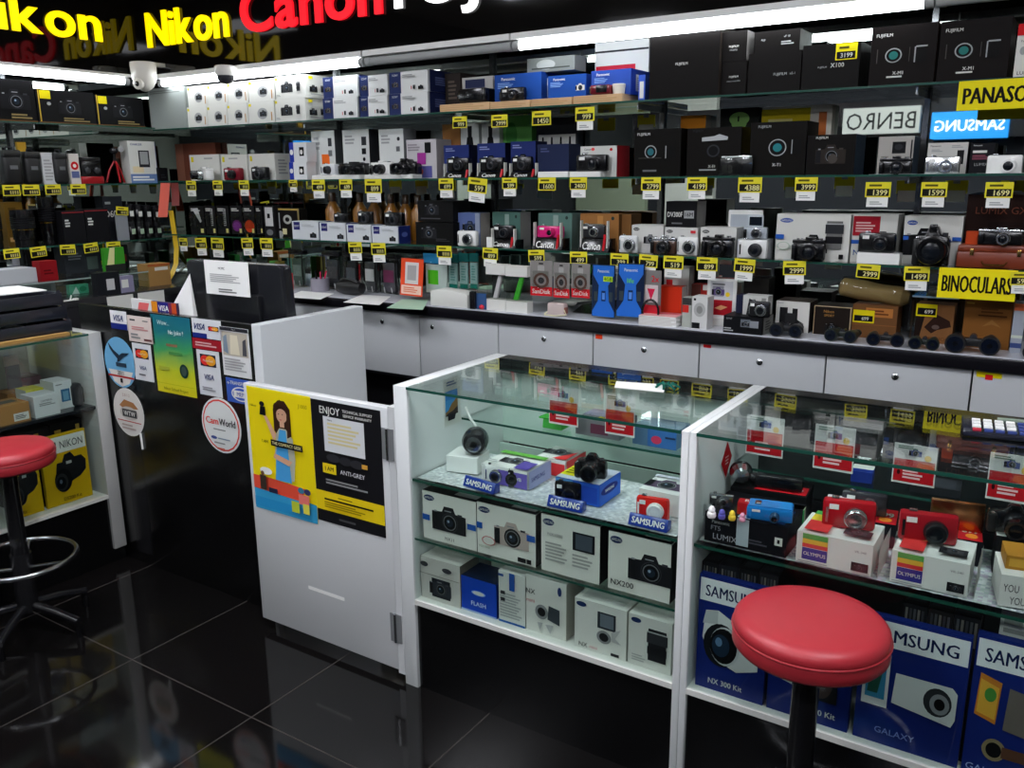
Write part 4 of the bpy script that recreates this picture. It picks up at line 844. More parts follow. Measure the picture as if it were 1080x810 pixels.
for i, (x0, x1, yt) in enumerate(((309, 336.5, 233.5), (338, 365, 235), (366.3, 391.5, 237), (392.8, 420, 238.5))):
    carton(f'low white box with navy square and tiny camera picture, {["nearest the gold-bordered box","second of four","third of four","last of four, with blue side"][i]}', 'S3', x0, x1, yt, .02, .09, 'd8dce0',
           {'F': [('r', .06, .52, .3, .96, '2a2a6a'), ('t', .18, .74, .12, 'SONY', 'W', 0, .2), ('c', .8, .25, .32, 'N', 'D'), ('x', .4, .7, .9, .85, 2, 'c0c4c8')], 'R': [('r', 0, 0, 1, 1, '1e2a6a'), ('e', .5, .5, .25, .15, '5a6ab0')]}, group='low white boxes with navy squares')
for (x0, x1, yt, lab), _bb in zip(((352, 367, 225, 'small black camera on the low white boxes, first of three'), (377, 392, 223, 'small black camera on the low white boxes, middle of three'), (405, 424, 224, 'small black camera with pale print behind, third on the white boxes')), ((338, 365, 235), (366.3, 391.5, 237), (392.8, 420, 238.5))):
    camera(lab, 'S3', x0, x1, yt, .045, 'c', 'gl:K', dz=place('S3', *_bb, .02)[3]+.001, lens='gl:D')
def bottle(label, sh, x0, x1, yt, dy, body, cap, group):
    loc, rz, w, h = place(sh, x0, x1, yt, dy); R = w/2
    r = thing('cleaning_bottle', label, 'bottle', loc, rz, group)
    b = MB(); b.lathe([(R*.9, 0), (R, .004), (R, h*.62), (R*.5, h*.76), (R*.4, h*.82)], (0, R, 0), 'z', body, 16); b.build('bottle_body', r)
    b = MB(); b.lathe([(R*.5, h*.8), (R*.5, h*.98), (R*.42, h)], (0, R, 0), 'z', cap, 16); b.build('bottle_cap', r)
for i, x in enumerate((347, 376, 391, 409, 424, 437)):
    bottle(f'amber bottle at the back of the lowest shelf, {["by the second white box","by the third white box","above the third white box","above the last white box","behind the third black camera","next to the stacked black boxes"][i]}', 'S3', x-6, x+6, 203+i*.6, .17, 'gl:8a5a1c', 'gl:3a2410', 'amber bottles at the back of the shelf')
l0 = place('S3', 439, 481, 234, .03)
carton('wide black box with a faint camera picture, lower of the stacked pair', 'S3', 439, 478.5, 234.5, .03, .15, '121212', {'F': [('c', .35, .55, .6, '242428', '4a4a4c'), ('x', .55, .15, .95, .3, 2, '3a3a3c')]})
carton('wide black box with a faint camera picture, upper of the stacked pair', 'S3', 441, 478, 212, .04, .14, '141414', {'F': [('c', .4, .6, .6, '28282c', '505052'), ('x', .1, .1, .9, .2, 1, '4a4a4c')]}, dz=l0[3]-.002+.0025)
carton('blue-grey box with a camera picture behind the small white camera', 'S3', 483.5, 507, 224.5, .08, .08, '5a6a9a', {'F': [('c', .55, .55, .4, '24304a', '3a4a6a'), ('r', .8, 0, 1, 1, '8a94a8')]}, side='9a9690')
camera('small white camera at the front of the lowest shelf by the blue-grey box', 'S3', 482, 502, 243.5, .02, 'c', 'gl:WW', lens='met:SV')
for sx0, sx1, syt, cx0, cx1, cyt, col, ln, lc, ls in ((516, 543, 253, 519, 541, 237.5, 'gl:N', 'gl:D', 'black compact camera on a stand under the tag beside white box', 'black camera stand with white puck and red tab'), (560.5, 592, 251.5, 566, 592, 238.5, 'gl:e0267c', 'gl:c8206a', 'bright pink compact camera on a black stand', 'black camera stand under the pink camera'), (609.5, 641, 252, 612, 637, 237, 'gl:D', 'met:SV', 'black and silver compact camera on a stand before the tan box', 'black camera stand under the black and silver compact')):
    stand_cam('S3', sx0, sx1, syt, cx0, cx1, cyt, 'c', col, lc, ls, lens=ln, top='met:SV' if 'silver' in lc else None)
for x0, x1, yt, c, sd, lab in ((520, 549, 224, '4a6a62', '8a8a86', 'green grey camera box behind the stand with white puck'), (568, 603, 225, '5a7a72', '6a8078', 'green grey camera box behind the pink camera'), (612, 652, 225.5, '9a6a3a', '6a4a2a', 'tan camera box behind the black and silver compact')):
    carton(lab, 'S3', x0, x1, yt, .11, .09, c, {'F': [('r', .45, .6, .6, .95, '8aa098' if c != '9a6a3a' else 'b8834a'), ('e', .85, .88, .04, .05, '2a3a36'), ('x', .1, .05, .5, .15, 1, '8aa098')]}, side=sd)
carton('plain brown box beside the tan camera box on the lowest shelf', 'S3', 654, 665, 226, .14, .1, '7a542e')
plinth('white disc-like puck block beside a black stand', 'S3', 513, 519, 250, .01, .02, group=None)
for x0, x1, yt, dy, lab, ex in ((666, 699, 237.5, .07, 'white camera box behind the small silver camera', []), (700.5, 735, 240, .07, 'white camera box behind the brown-black camera', [('r', .8, .8, .95, .9, 'c8303a')]), (738, 775.5, 240, .07, 'white camera box behind the wide black camera', []),):
    carton(lab, 'S3', x0, x1, yt, dy, .1, 'd4d4d0', {'F': [('e', .15, .85, .1, .06, 'N'), ('t', .15, .85, .06, 'SAMSUNG', 'W', 0, .16), ('c', .6, .5, .35, 'G', 'LG')]+ex}, side='b8b8b4', group='white camera boxes on the lowest shelf')
loc, rz, w, hb = place('S3', 701, 737, 240, .07)
carton('black box with white lettering on top of the white camera boxes', 'S3', 702, 734, 212.5, .075, .1, '141416', {'F': [('t', .3, .5, .2, 'DV300F', 'W', .02, .5), ('r', .6, .35, .92, .65, 'LG'), ('t', .76, .5, .16, '16M', 'K', .02, .25), ('x', .2, .1, .7, .2, 1, 'G')], 'R': [('r', 0, 0, 1, 1, '8a8884')]}, dz=hb+.001)
camera('small silver camera in front of a white box, first in its row', 'S3', 652, 671.5, 248.5, .02, 'c', 'gl:d4d6d6', lens='met:SV')
camera('brown and black mirrorless camera between the silver and white cameras', 'S3', 686, 712, 248.5, .025, 'm', 'gl:4a3428', lens='gl:N', top='met:SV')
camera('white camera with a small dark square beside the brown-black camera', 'S3', 713, 735, 250, .02, 'c', 'gl:e8e8e6', lens='met:SV')
camera('wide black camera with big dark lens before a white box', 'S3', 739.5, 772, 247.5, .025, 'm', 'gl:K', lens='gl:KK')
l9 = place('S3', 777, 808, 253, .05)
camera('white camera with a large black lens on the lowest shelf', 'S3', 777.5, 808, 253, .02, 'c', 'gl:e4e4e2', lens='gl:D')
carton('grey box behind the white camera, carrying the flip screen camera', 'S3', 777, 808, 252.5, .05, .08, 'b8bcc0')
camera('grey camera with its screen flipped up, standing above the white camera', 'S3', 784, 808, 227, .055, 'f', 'gl:aeb6be', dz=l9[3]+.002, top='gl:c0c8ce', rot=4)
loc, rz, w, h = place('S3', 766, 802, 221.5, .16)
r = thing('tablet', 'white tablet with pale screen standing behind the flip screen camera', 'tablet', loc, rz); bx('casing', r, (-w/2, w/2, 0, .012, 0, h), 'gl:WW', .004); bx('screen', r, (-w*.42, w*.42, -.001, .001, h*.12, h*.9), 'gl:b8c0c8')
sb = lambda ex: [('e', .14, .86, .09, .05, '2a4a9a'), ('t', .14, .86, .045, 'SAMSUNG', 'W', .0, .15)] + ex
carton('large white box with a camera and a separate lens pictured', 'S3', 817, 894, 226, .06, .13, 'd2d2cc', {'F': sb([('c', .52, .35, .42, 'N', 'SV'), ('l', .8, .56, .6, '6a6a68'), ('r', 0, .45, .12, .55, '2a5ab0'), ('r', .88, .05, .94, .15, 'K'), ('e', .12, .3, .09, .09, 'a8b8a8'), ('e', .12, .3, .075, .075, 'd2d2cc')])}, side='a8a8a4')
camera('black camera with round lens in front of the camera-and-lens box', 'S3', 834, 868.5, 250, .015, 'm', 'gl:K', lens='gl:N')
carton('white box with a dark red label and blue tape', 'S3', 896, 943, 226, .075, .12, 'ccccc6', {'F': [('r', .02, .55, .62, .96, '9a1a28'), ('x', .08, .62, .55, .85, 4, 'd0a0a0'), ('r', .0, .38, .98, .46, '2a5ab0'), ('t', .2, .2, .12, 'NX', '2a4a8a', .02, .3), ('c', .7, .5, .3, 'N', 'D')]}, side='b0b0aa')
hp = plinth('white plinth under the thin black camera', 'S3', 903, 948, 267, .005, .06)
camera('thin black compact camera on a white plinth, by the red-labelled box', 'S3', 904, 943, 245.5, .02, 'c', 'gl:K', dz=hp, lens='gl:N')
carton('large white box with a big black camera picture and blue tape', 'S3', 950, 1011, 228, .09, .12, 'd2d2cc', {'F': sb([('c', .4, .45, .6, 'K', 'N'), ('r', .0, .5, .1, .58, '2a5ab0'), ('r', .85, .5, 1, .58, '2a5ab0')])}, side='a8a8a4')
camera('big black reflex-style camera in front of the white box with blue tape', 'S3', 961, 999, 236.5, .02, 's', 'gl:K', lens='gl:KK')
carton('large dark brown carton with gold lettering at the picture edge', 'S3', 1013, 1095, 205, .12, .14, '21100c', {'F': [('t', .45, .78, .1, 'LUMIX GX', '6a3a2a', .0, .8), ('r', .3, .38, .9, .62, '1a0c0a')]})
def case_box(label, sh, x0, x1, yt, dy, d, m):
    loc, rz, w, h = place(sh, x0, x1, yt, dy); r = thing('leather_case', label, 'case', loc, rz)
    bx('case_body', r, (-w/2, w/2, 0, d, 0, h*.72), m, .008); bx('case_lid', r, (-w*.49, w*.49, .002, d-.002, h*.7, h), m, .006)
    b = MB(); b.tube([(-w*.16, -.002, h*.3), (-w*.13, -.012, h*.18), (w*.13, -.012, h*.18), (w*.16, -.002, h*.3)], .003, 'met:b08a50'); b.build('handle', r)
    for s in (-.3, .3): bx('clasp', r, (w*s-.006, w*s+.006, -.003, 0, h*.55, h*.85), 'met:b08a50', .001)
    return h
hc = case_box('brown leather camera case with brass handle at the picture edge', 'S3', 1007, 1090, 259, .02, .075, 'fab:7a3016')
camera('black and silver camera standing on the brown leather case', 'S3', 1030, 1078, 240, .03, 'm', 'gl:K', dz=hc, top='met:SV', lens='met:SV')
carton('orange red box on the leather case beside the black and silver camera', 'S3', 1018, 1031, 244, .05, .03, 'b8421e', dz=hc)
T3 = [(188, 196.5, '', 'in the room corner'), (205, 216.5, '', 'second from the room corner'), (222, 235, '', 'above the paper-covered monitor'), (254, 266, '', 'next past the monitor'), (274, 287, '', 'by the black box with phone picture'), (367, 381, '', 'under the second white navy-square box'), (391, 406, '', 'under the last white navy-square box'), (460.5, 476, '', 'under the stacked black boxes'), (509, 525, '899', 'under the small white camera'),
      (557, 574, '599', 'under the pink camera'), (601, 619, '499', 'under the black and silver compact'), (644, 663, '399', 'under the small silver camera'), (674.5, 694, '799', 'under the brown-black camera'), (700, 721, '519', 'reading 519'), (735, 757, '899', 'under the wide black camera'), (775, 797, '1999', 'under the white big-lens camera'), (826, 850, '2999', 'reading 2999, under the camera-and-lens box'), (904, 929, '2999', 'reading 2999, under the thin black camera'), (954, 981, '1499', 'reading 1499, above the acrylic stand'), (1066, 1092, '5999', 'at the picture edge, overlapping the yellow sign')]
for x0, x1, n, lab in T3:
    yy = at(0, 0, Z=0) and 0
    price_tag(f'yellow price tag, lowest shelf edge, {lab}', 'S3', x0, x1, 251, n, slip='reading 2999, under the thin' not in lab, tilt=random.uniform(-3, 3), out=.03 if 'overlapping' in lab else 0)

# ================================================================== BACK COUNTER
def sheet(label, name, pts, z, m='WW', cat='paper', th=.0012):
    b = MB(); P = [Vector((p[0], p[1], z)) for p in pts]; n = len(P); ix = b.mi(m)
    A = [b.bm.verts.new(p) for p in P]; B = [b.bm.verts.new(p+Vector((0, 0, th))) for p in P]
    for f in [A[::-1], B]+[[A[i], A[(i+1) % n], B[(i+1) % n], B[i]] for i in range(n)]: fc = b.bm.faces.new(f); fc.material_index = ix
    bmesh.ops.recalc_face_normals(b.bm, faces=b.bm.faces[:])
    return tag(b.build(name, smooth=0), label, cat)
ct = lambda x, y: at(x, y, Z=Z4)
sheet('loose white paper sheet on the counter beside the pen cup', 'paper_sheet', [ct(301, 313.5), ct(318, 307), ct(352, 310), ct(338, 316)], Z4+.0005)
sheet('loose white paper sheet on the counter under the clear cases', 'paper_sheet', [ct(362, 319), ct(382, 311), ct(412, 313), ct(400, 322)], Z4+.0005)
sheet('green-edged leaflet lying on the counter by the white roll', 'leaflet', [ct(408, 325), ct(424, 316), ct(452, 316), ct(446, 327)], Z4+.0008, 'a8c8b0')
loc, rz, w, h = place('S4', 323.5, 338, 286, .1); r = thing('pen_cup', 'grey pen cup with pink and black pens on the counter', 'cup', loc, rz)
hc2 = h*.62; b = MB(); b.lathe([(w*.46, 0), (w*.48, .002), (w*.5, hc2), (w*.46, hc2), (w*.44, .01)], (0, w/2, 0), 'z', 'gl:8e8a96', 20); b.build('cup_body', r)
for dx, dy, m in ((-.2, .5, 'gl:K'), (.1, .4, 'gl:d8305a'), (.25, .6, 'gl:d8305a'), (0, .7, 'gl:N')):
    b = MB(); b.cyl((w*dx*.6, w*.5, .01), (w*dx*1.6, w*dy, h*(.85+dy*.2)), .004, m, 8); b.build('pen', r)
carton('red standing strip box next to the black monitor', 'S4', 298.5, 307, 288, .1, .02, 'c8202e', name='strip_box')
def clear_case(label, x0, x1, yt, dy, rim, inner, card, group='clear waterproof cases on the counter', rot=0):
    loc, rz, w, h = place('S4', x0, x1, yt, dy); r = thing('clear_case', label, 'case', loc, rz+math.radians(rot), group); d = .035
    b = MB(); b.box(-w/2, w/2, 0, d, h*.02, h*.9, CLEAR, .006); b.build('shell', r)
    bx('lid_rim', r, (-w*.52, w*.52, -.003, d+.003, h*.88, h), rim, .004)
    bx('inner_pouch', r, (-w*.36, w*.36, .008, d-.008, h*.06, h*.78), inner, .006)
    bx('card_insert', r, (-w*.28, w*.28, .004, .006, h*.3, h*.6), card)
    for s in (-.44, .44): bx('rib', r, (w*s-.003, w*s+.003, -.004, .0, h*.06, h*.88), rim, .001)
    for s in (-.2, .2): b = MB(); b.tube([(w*s, -.005, h*.18), (w*(s+.06), -.006, h*.04)], .003, 'LG'); b.build('zip_pull', r)
for i, (x0, x1, inner, card, lab) in enumerate(((306, 322, 'gl:4a5a52', '6a7a72', 'green tinted, right behind the red strip box'), (341, 360, 'gl:3a3c40', '4c4a4c', 'first of the dark row'), (361.5, 379, 'gl:2a2c2e', '505458', 'second of the dark row'), (381.5, 398.5, 'gl:4a4c4e', 'd0d0d0', 'holding a white card'), (400, 420, 'gl:55525a', '7a3a5a', 'holding a purple card'))):
    clear_case(f'clear case with a black lid, {lab}', x0, x1, 264 + i, .215, 'gl:N', inner, card, rot=-4)
bagl = place('S4', 352, 378, 295, .08)
r = thing('camera_pouch', 'soft black camera pouch lying before the clear cases', 'pouch', bagl[0], 0); w, h = bagl[2], bagl[3]
b = MB(); b.lathe([(.004, -w*.5), (h*.36, -w*.46), (h*.46, -w*.2), (h*.46, w*.2), (h*.34, w*.46), (.004, w*.5)], (0, h*.46, h*.46), 'x', 'fab:K', 20); b.build('pouch_body', r)
b = MB(); b.tube([(-w*.4, h*.3, h*.8), (-w*.2, h*.2, h*1.05), (w*.1, h*.2, h*1.02), (w*.35, h*.3, h*.82)], .004, 'fab:N'); b.build('strap', r)
blister('orange-framed waterproof phone pouch leaning on the counter packs', 'S4', 421, 446.5, 273, 312, .1, 'gl:e8502c', [('r', .2, .32, .8, .9, 'd8d4d0'), ('r', .3, .42, .7, .82, 'a8a4a4'), ('r', .05, .04, .95, .28, 'f0c8b8'), ('x', .15, .08, .85, .24, 3, 'e07a58')], bub=False, name='phone_pouch', cat='pouch', rot=-6, tilt=-6)
def bagpack(label, x0, x1, yt, yb, card, dec, head, grp='clear hanging packs with coloured headers'):
    Y = CF+.14; X0, X1 = solve_x(x0, Y, Z4), solve_x(x1, Y, Z4); za = at((x0+x1)/2, yt, Y=Y).z; zb = max(at((x0+x1)/2, yb, Y=Y).z, Z4+.001); w, h = X1-X0, za-zb
    r = thing('hanging_pack', label, 'pack', ((X0+X1)/2, Y, zb), math.radians(-5), grp)
    b = MB(); b.box(-w/2, w/2, 0, .022, 0, h*.8, CLEAR, .006); b.build('clear_bag', r)
    bx('header_card', r, (-w*.5, w*.5, .006, .014, h*.76, h), head)
    b = MB(); b.box(-w*.42, w*.42, .007, .015, h*.04, h*.74, card); b.print_on(b.frame('F', -w*.42, w*.42, .007, .015, h*.04, h*.74), dec); b.build('insert', r, smooth=0)
bagpack('clear pack with blue header and a bright green square', 446, 474, 268, 311, 'c8d4d0', [('r', .1, .3, .6, .8, '5ac82a'), ('r', 0, 0, 1, .12, 'W')], '2a7aa8')
for i, (x0, x1, yt) in enumerate(((472, 483, 268), (483.5, 494, 267), (494.5, 504, 267))):
    bagpack(f'narrow clear teal pack hanging edge-on, {["nearest the green-square pack","middle one","nearest the white cards"][i]}', x0, x1, yt, 306, '8aa8a4', [('r', 0, 0, 1, .18, 'TEAL'), ('x', .2, .3, .8, .9, 6, '5a8884')], '1c5a58')
b = MB(); loc, rz, w, h = place('S4', 454, 493, 306, .02); b.prism([(-w/2, 0), (w/2, 0), (w/2, h*.8), (w*.2, h*.92), (-w*.3, h), (-w/2, h*.85)], 0, .09, 'y', 'W', .004); o = b.build('padded_envelope'); o.location = loc; tag(o, 'crumpled white padded bundle at the counter front by the green leaflet', 'bundle')
loc, rz, w, h = place('S4', 495, 511, 308, .015); r = thing('earphone_pack', 'small black, blue and red bits beside the white bundle', 'gadget', loc)
bx('case', r, (-w*.5, -w*.15, .0, .02, 0, h), 'gl:N', .004); bx('card', r, (-w*.2, w*.45, .02, .024, 0, h*.9), '3a5a8a'); b = MB(); b.lathe([(.002, -.012), (.009, -.008), (.012, 0), (.009, .008), (.002, .012)], (w*.25, .008, .013), 'x', 'gl:d8243a', 16); b.build('bud', r)
def phonebox(label, x0, x1, yt, dy, stroke, grp='white accessory boxes with clear windows'):
    loc, rz, w, h = place('S4', x0, x1, yt, dy); r = thing('window_box', label, 'box', loc, 0, grp); d = .05
    bx('box_base', r, (-w/2, w/2, 0, d, 0, h*.24), 'W'); bx('box_top', r, (-w/2, w/2, 0, d, h*.78, h), 'W')
    b = MB(); b.box(-w*.48, w*.48, .002, d-.002, h*.24, h*.78, CLEAR); b.build('clear_window', r, smooth=0)
    b = MB(); b.prism([(-w*.25, h*.26), (-w*.02, h*.26), (w*.25, h*.76), (w*.05, h*.76)], .015, .03, 'y', stroke, .003); b.build('gadget_inside', r)
phonebox('white window box with a pale strip inside, behind the red bits', 513, 533, 279, .04, 'gl:d8d4d8')
phonebox('white window box with a green strip inside', 533.5, 556, 281, .03, 'gl:48b83a')
for i, (x0, x1, yt, yb, t) in enumerate(((560, 582, 275, 312, 4), (583.5, 600.5, 277, 314, 0), (602, 622, 278, 314, -4))):
    blister(f'memory card pack with red bottom band, {["nearest the green window box","in the middle","next to the blue pack"][i]}', 'S4', x0, x1, yt, yb, .06, '8a8684', [('r', .0, .0, 1, .26, 'd0202a'), ('t', .5, .13, .13, 'SanDisk', 'W', .03, .85), ('e', .5, .44, .36, .22, '5a4038'), ('e', .5, .44, .24, .15, '8a8280'), ('e', .5, .44, .14, .09, '2a2a2e'), ('r', .35, .72, .65, .86, 'a8a4a2'), ('r', .4, .9, .6, .94, 'K')], group='red memory card packs', d=.012, rot=t)
loc, rz, w, h = place('S4', 572, 597, 318, .02); r = thing('cable_adapter', 'pinkish white charger with coiled cable lying on the counter', 'charger', loc)
bx('charger_body', r, (-w*.35, w*.35, .01, .05, 0, h*.85), 'c8b8b4', .006); b = MB(); b.tube([(w*.3, .02, h*.5), (w*.5, .0, .012), (w*.1, -.01, .004), (-w*.4, .0, .004), (-w*.55, .03, .004), (-w*.4, .055, .02)], .0035, 'd8d4b0'); b.build('cable', r); bx('plug', r, (w*.28, w*.42, .015, .035, h*.2, h*.6), '8a5a50', .002)
sheet('folded white receipt sheet under the memory card packs', 'paper_sheet', [ct(582, 322), ct(588, 315), ct(612, 317), ct(606, 326)], Z4+.012, 'W')
sheet('dark glossy leaflet lying below the blue packs', 'leaflet', [ct(604, 330), ct(614, 322), ct(650, 325), ct(648, 334)], Z4+.003, 'gl:2a2826')
blue = [('p', [(.02,0),(.98,0),(.98,.1),(.74,.3),(.7,.6),(.95,.8),(.95,.98),(.05,.98),(.05,.8),(.3,.6),(.26,.3),(.02,.1)], '2a6ac8'), ('t', .5, .88, .06, 'Panasonic', 'W', .02, .5), ('r', .42, .3, .6, .5, '16305a'), ('r', .45, .33, .57, .46, '5a8ad8'), ('r', .75, .3, .9, .48, '3a4448'), ('r', .1, .3, .25, .48, '3a4448')]
blister('blue hourglass battery pack with a lime label', 'S4', 624, 648, 279, 334, .06, '1c2a44', blue+[('r', .5, .68, .9, .78, 'b8e02a'), ('t', .7, .73, .07, '4GB', '2a5a10', .02, .35)], group='blue hourglass packs on the counter', bub=False)
blister('brighter blue hourglass pack leaning on a small black stand', 'S4', 650, 677, 278, 334, .04, '14203a', blue+[('t', .5, .68, .09, 'life', '6ad03a', .02, .4)], group='blue hourglass packs on the counter', bub=False, rot=6, tilt=-4)
blister('grey and red heart-print pack beside the blue packs', 'S4', 676, 696, 285, 333, .07, '7a7876', [('r', 0, 0, 1, .24, 'c82836'), ('p', [(.3,.55),(.7,.62),(.6,.3)], 'd8305a'), ('r', .15, .3, .85, .68, 'd0c4c4'), ('p', [(.3,.6),(.7,.6),(.5,.34)], 'd0244a'), ('t', .7, .82, .14, '2x', 'd02030', .03, .4)], bub=False)
loc, rz, w, h = place('S4', 676, 693, 316, .035); r = thing('headphone_cable', 'looped black cable hanging between the blue pack and red box', 'cable', loc)
b = MB(); b.tube([(w*.5*math.cos(a), .01, h*.5+h*.48*math.sin(a)) for a in [i*2*PI/20 for i in range(20)]], .005, 'gl:N', closed=True); b.build('cable_loop', r); bx('cable_tie', r, (-w*.1, w*.1, .004, .016, 0, h*.1), 'N')
carton('white and grey box with a small red square, on top of the red folder', 'S4', 699, 725, 281, .2, .06, 'c4c4c0', {'F': [('r', .1, .35, .35, .75, 'c8282c'), ('x', .4, .3, .9, .6, 3, '9a9a96')]})
carton('bright orange red folder box standing on the counter', 'S4', 694, 718, 302, .14, .05, 'd8381e', {'F': [('x', .1, .1, .6, .2, 2, 'e87858')], 'R': [('r', 0, 0, 1, 1, 'c8c4be')]})
r = slab_on('stack of white notepads with a pink top sheet', 'notepad_stack', 'notepad', place('S4', 672, 711, 332, .0)[0] + Vector((0, .015, 0)), (place('S4', 672, 711, 332, .0)[2]*.98, .11, .04), 4, 'WW', {'F': [('x', 0, .05, 1.2, .95, 7, 'd0ccc8')], 'T': [('r', 0, 0, 1, 1, 'e8a8a8'), ('r', .1, .6, .9, .9, 'e05a6a')]})
carton('pale green grey box with red square beside the white speaker box', 'S4', 719, 728.5, 314, .05, .06, 'a8aca4', {'F': [('r', .0, .5, .7, .75, 'c8302a'), ('r', 0, .76, 1, 1, '3a3a3a')]})
carton('white box with a round speaker picture', 'S4', 729, 745, 313, .03, .07, 'd4d4d2', {'F': [('e', .5, .6, .38, .22, 'b0b0ae'), ('e', .5, .6, .2, .12, '8a8a88'), ('r', .1, .88, .25, .95, 'K'), ('r', .02, .02, .55, .2, 'N')]})
carton('red and maroon box behind the white framed card', 'S4', 728, 748, 300, .23, .06, 'a82a26', {'F': [('r', 0, .6, .5, 1, '6a3a34'), ('r', .6, .85, 1, 1, 'd8d4d0')]})
loc, rz, w, h = place('S4', 744.5, 774.5, 294, .145); r = thing('framed_card', 'white framed promo card with red lower half on the counter', 'sign', loc, math.radians(4))
h2 = h; hb = .028
bx('frame_board', r, (-w/2, w/2, 0, .012, hb, h), 'gl:WW', .002); b = MB(); b.box(-w*.38, w*.38, -.001, 0, hb+(h-hb)*.1, h*.95, 'd0d0d4'); b.print_on(b.frame('F', -w*.38, w*.38, -.001, 0, hb+(h-hb)*.1, h*.95), [('r', 0, 0, 1, .45, 'a81c26'), ('p', [(.2,.2),(.5,.3),(.8,.25),(.5,.15)], 'e0a070'), ('e', .78, .62, .1, .07, 'e0c030'), ('r', .1, .55, .6, .85, '9a9aa6'), ('c', .35, .7, .25, '5a4a7a', 'LG'), ('x', .1, .88, .9, .95, 1, '6a6a70')]); b.build('printed_card', r, smooth=0)
bx('stand_foot', r, (-w*.3, w*.3, -.005, .05, 0, hb+.001), 'gl:W', .002)
carton('black box with a gold label strip at the counter back', 'S4', 782, 808, 293, .14, .08, '161412', {'F': [('r', .05, .45, .75, .65, 'b0985a'), ('x', .1, .5, .7, .6, 1, '3a3018')]})
l5 = place('S4', 762.5, 803, 334, .015)
carton('long black box with a small camera picture, at the counter front', 'S4', 762.5, 803, 334, .015, .12, '121316', {'F': [('t', .15, .85, .1, 'SONY', 'LG', 0, .2), ('r', .45, .4, .7, .85, '6a7078'), ('c', .58, .6, .3, '2a2c30', 'SV'), ('r', .7, .4, .92, .8, '8a8e94'), ('x', .03, .1, .3, .35, 2, 'LG')], 'R': [('r', 0, 0, 1, 1, '8a8c88'), ('x', .2, .2, .8, .8, 4, '4a4a48')]})
carton('white box with black camera picture standing on the long black box', 'S4', 783, 809, 312, .07, .06, 'c8c8c4', {'F': [('p', [(.15,.0),(.9,.0),(.9,.5),(.25,.85)], '1a1c20'), ('r', .75, .7, .92, .9, '8a8a86')]}, dz=l5[3]+.001)
camera('small black camera with silver lens on top of the long black box', 'S4', 788, 811, 318, .02, 'c', 'gl:N', dz=l5[3]+.001, lens='met:SV')
carton('navy box between the white framed card and the camera boxes', 'S4', 775, 782, 311, .1, .06, '20243a')
# binoculars and their boxes
carton('white box with an upright binoculars picture', 'S4', 817, 852, 318, .15, .12, 'd6d4ce', {'F': [('p', [(.12,.0),(.88,.0),(.85,.3),(.66,.42),(.66,.78),(.5,.78),(.5,.62),(.36,.62),(.36,.8),(.12,.8),(.12,.42)], '1c1c1e'), ('r', .3, .3, .6, .62, '2a2a2c'), ('x', .05, .92, .3, .96, 1, 'LG')]}, side='2e2624', top='4a403a')
binoculars('black binoculars in front of the white binoculars box', 'S4', 811, 845, 341, .02, rot=6)
carton('dark box with gold frame lines and dim lettering', 'S4', 857, 896, 323, .15, .12, '1e1713', {'F': [('r', 0, .97, 1, 1, 'b8a080'), ('r', .97, 0, 1, 1, 'b8a080'), ('r', 0, 0, .02, 1, 'a08868'), ('t', .4, .82, .1, 'Nikon', 'a87a40', .0, .5), ('t', .42, .68, .08, 'SPORT', 'a87a40', .0, .5), ('c', .5, .3, .3, '0e0c0a', '1a1614')]})
loc, rz, w, h = place('S4', 897, 944, 325, .13); 
carton('brown box with a yellow price card stuck on it', 'S4', 897, 944, 322, .16, .1, '6a4628', {'F': [('r', .3, .65, .9, .92, 'b07038'), ('x', .35, .7, .85, .88, 2, '6a3a1a'), ('r', .0, .4, 1, .42, '8a5a30')]}, tape=[('price_sticker', 'F', [('r', .02, .46, .5, .84, 'YD'), ('r', .05, .5, .47, .68, 'K'), ('t', .3, .59, .1, '699', 'W', .02, .26)])])
bagr = place('S4', 880, 956, 303, .1)
r = thing('plastic_bundle', 'rolled brown bundle in clear plastic on top of the binocular boxes', 'bundle', (bagr[0].x-.02, CF+.215, Z4+place('S4', 897, 944, 322, .16)[3]+.004), math.radians(0)); w = bagr[2]
b = MB(); b.lathe([(.02, -w*.5), (.034, -w*.46), (.038, -w*.2), (.034, w*.1), (.038, w*.4), (.02, w*.5)], (0, 0, .038), Vector((1, 0, -.12)), 'a08658', 18); b.build('rolled_sheet', r)
b = MB(); b.lathe([(.024, -w*.51), (.038, -w*.47), (.042, -w*.2), (.038, w*.1), (.042, w*.4), (.024, w*.51)], (0, 0, .042), Vector((1, 0, -.12)), CLEAR, 18); b.build('plastic_wrap', r)
binoculars('small dark green binoculars standing before the gold-lined box', 'S4', 868, 903, 347, .02, rot=-4, m='fab:1a221e')
binoculars('black binoculars lying before the box with the yellow price card', 'S4', 913, 953, 351, .015, rot=8)
loc, rz, w, h = place('S4', 957.5, 1006, 314, .145); r = thing('acrylic_stand', 'clear acrylic display stand over a brown binoculars box', 'stand', loc)
for s in (-1, 1): 
    b = MB(); b.box(s*w/2-.003, s*w/2+.003, 0, .2, 0, h, CLEAR); b.build('side_wall', r, smooth=0)
b = MB(); b.box(-w/2, w/2, 0, .2, h, h+.005, CLEAR); b.build('shelf_plate', r, smooth=0)
bx('edge_strip', r, (-w/2, w/2, -.001, 0, h-.001, h+.005), 'gl:8aa0b0')
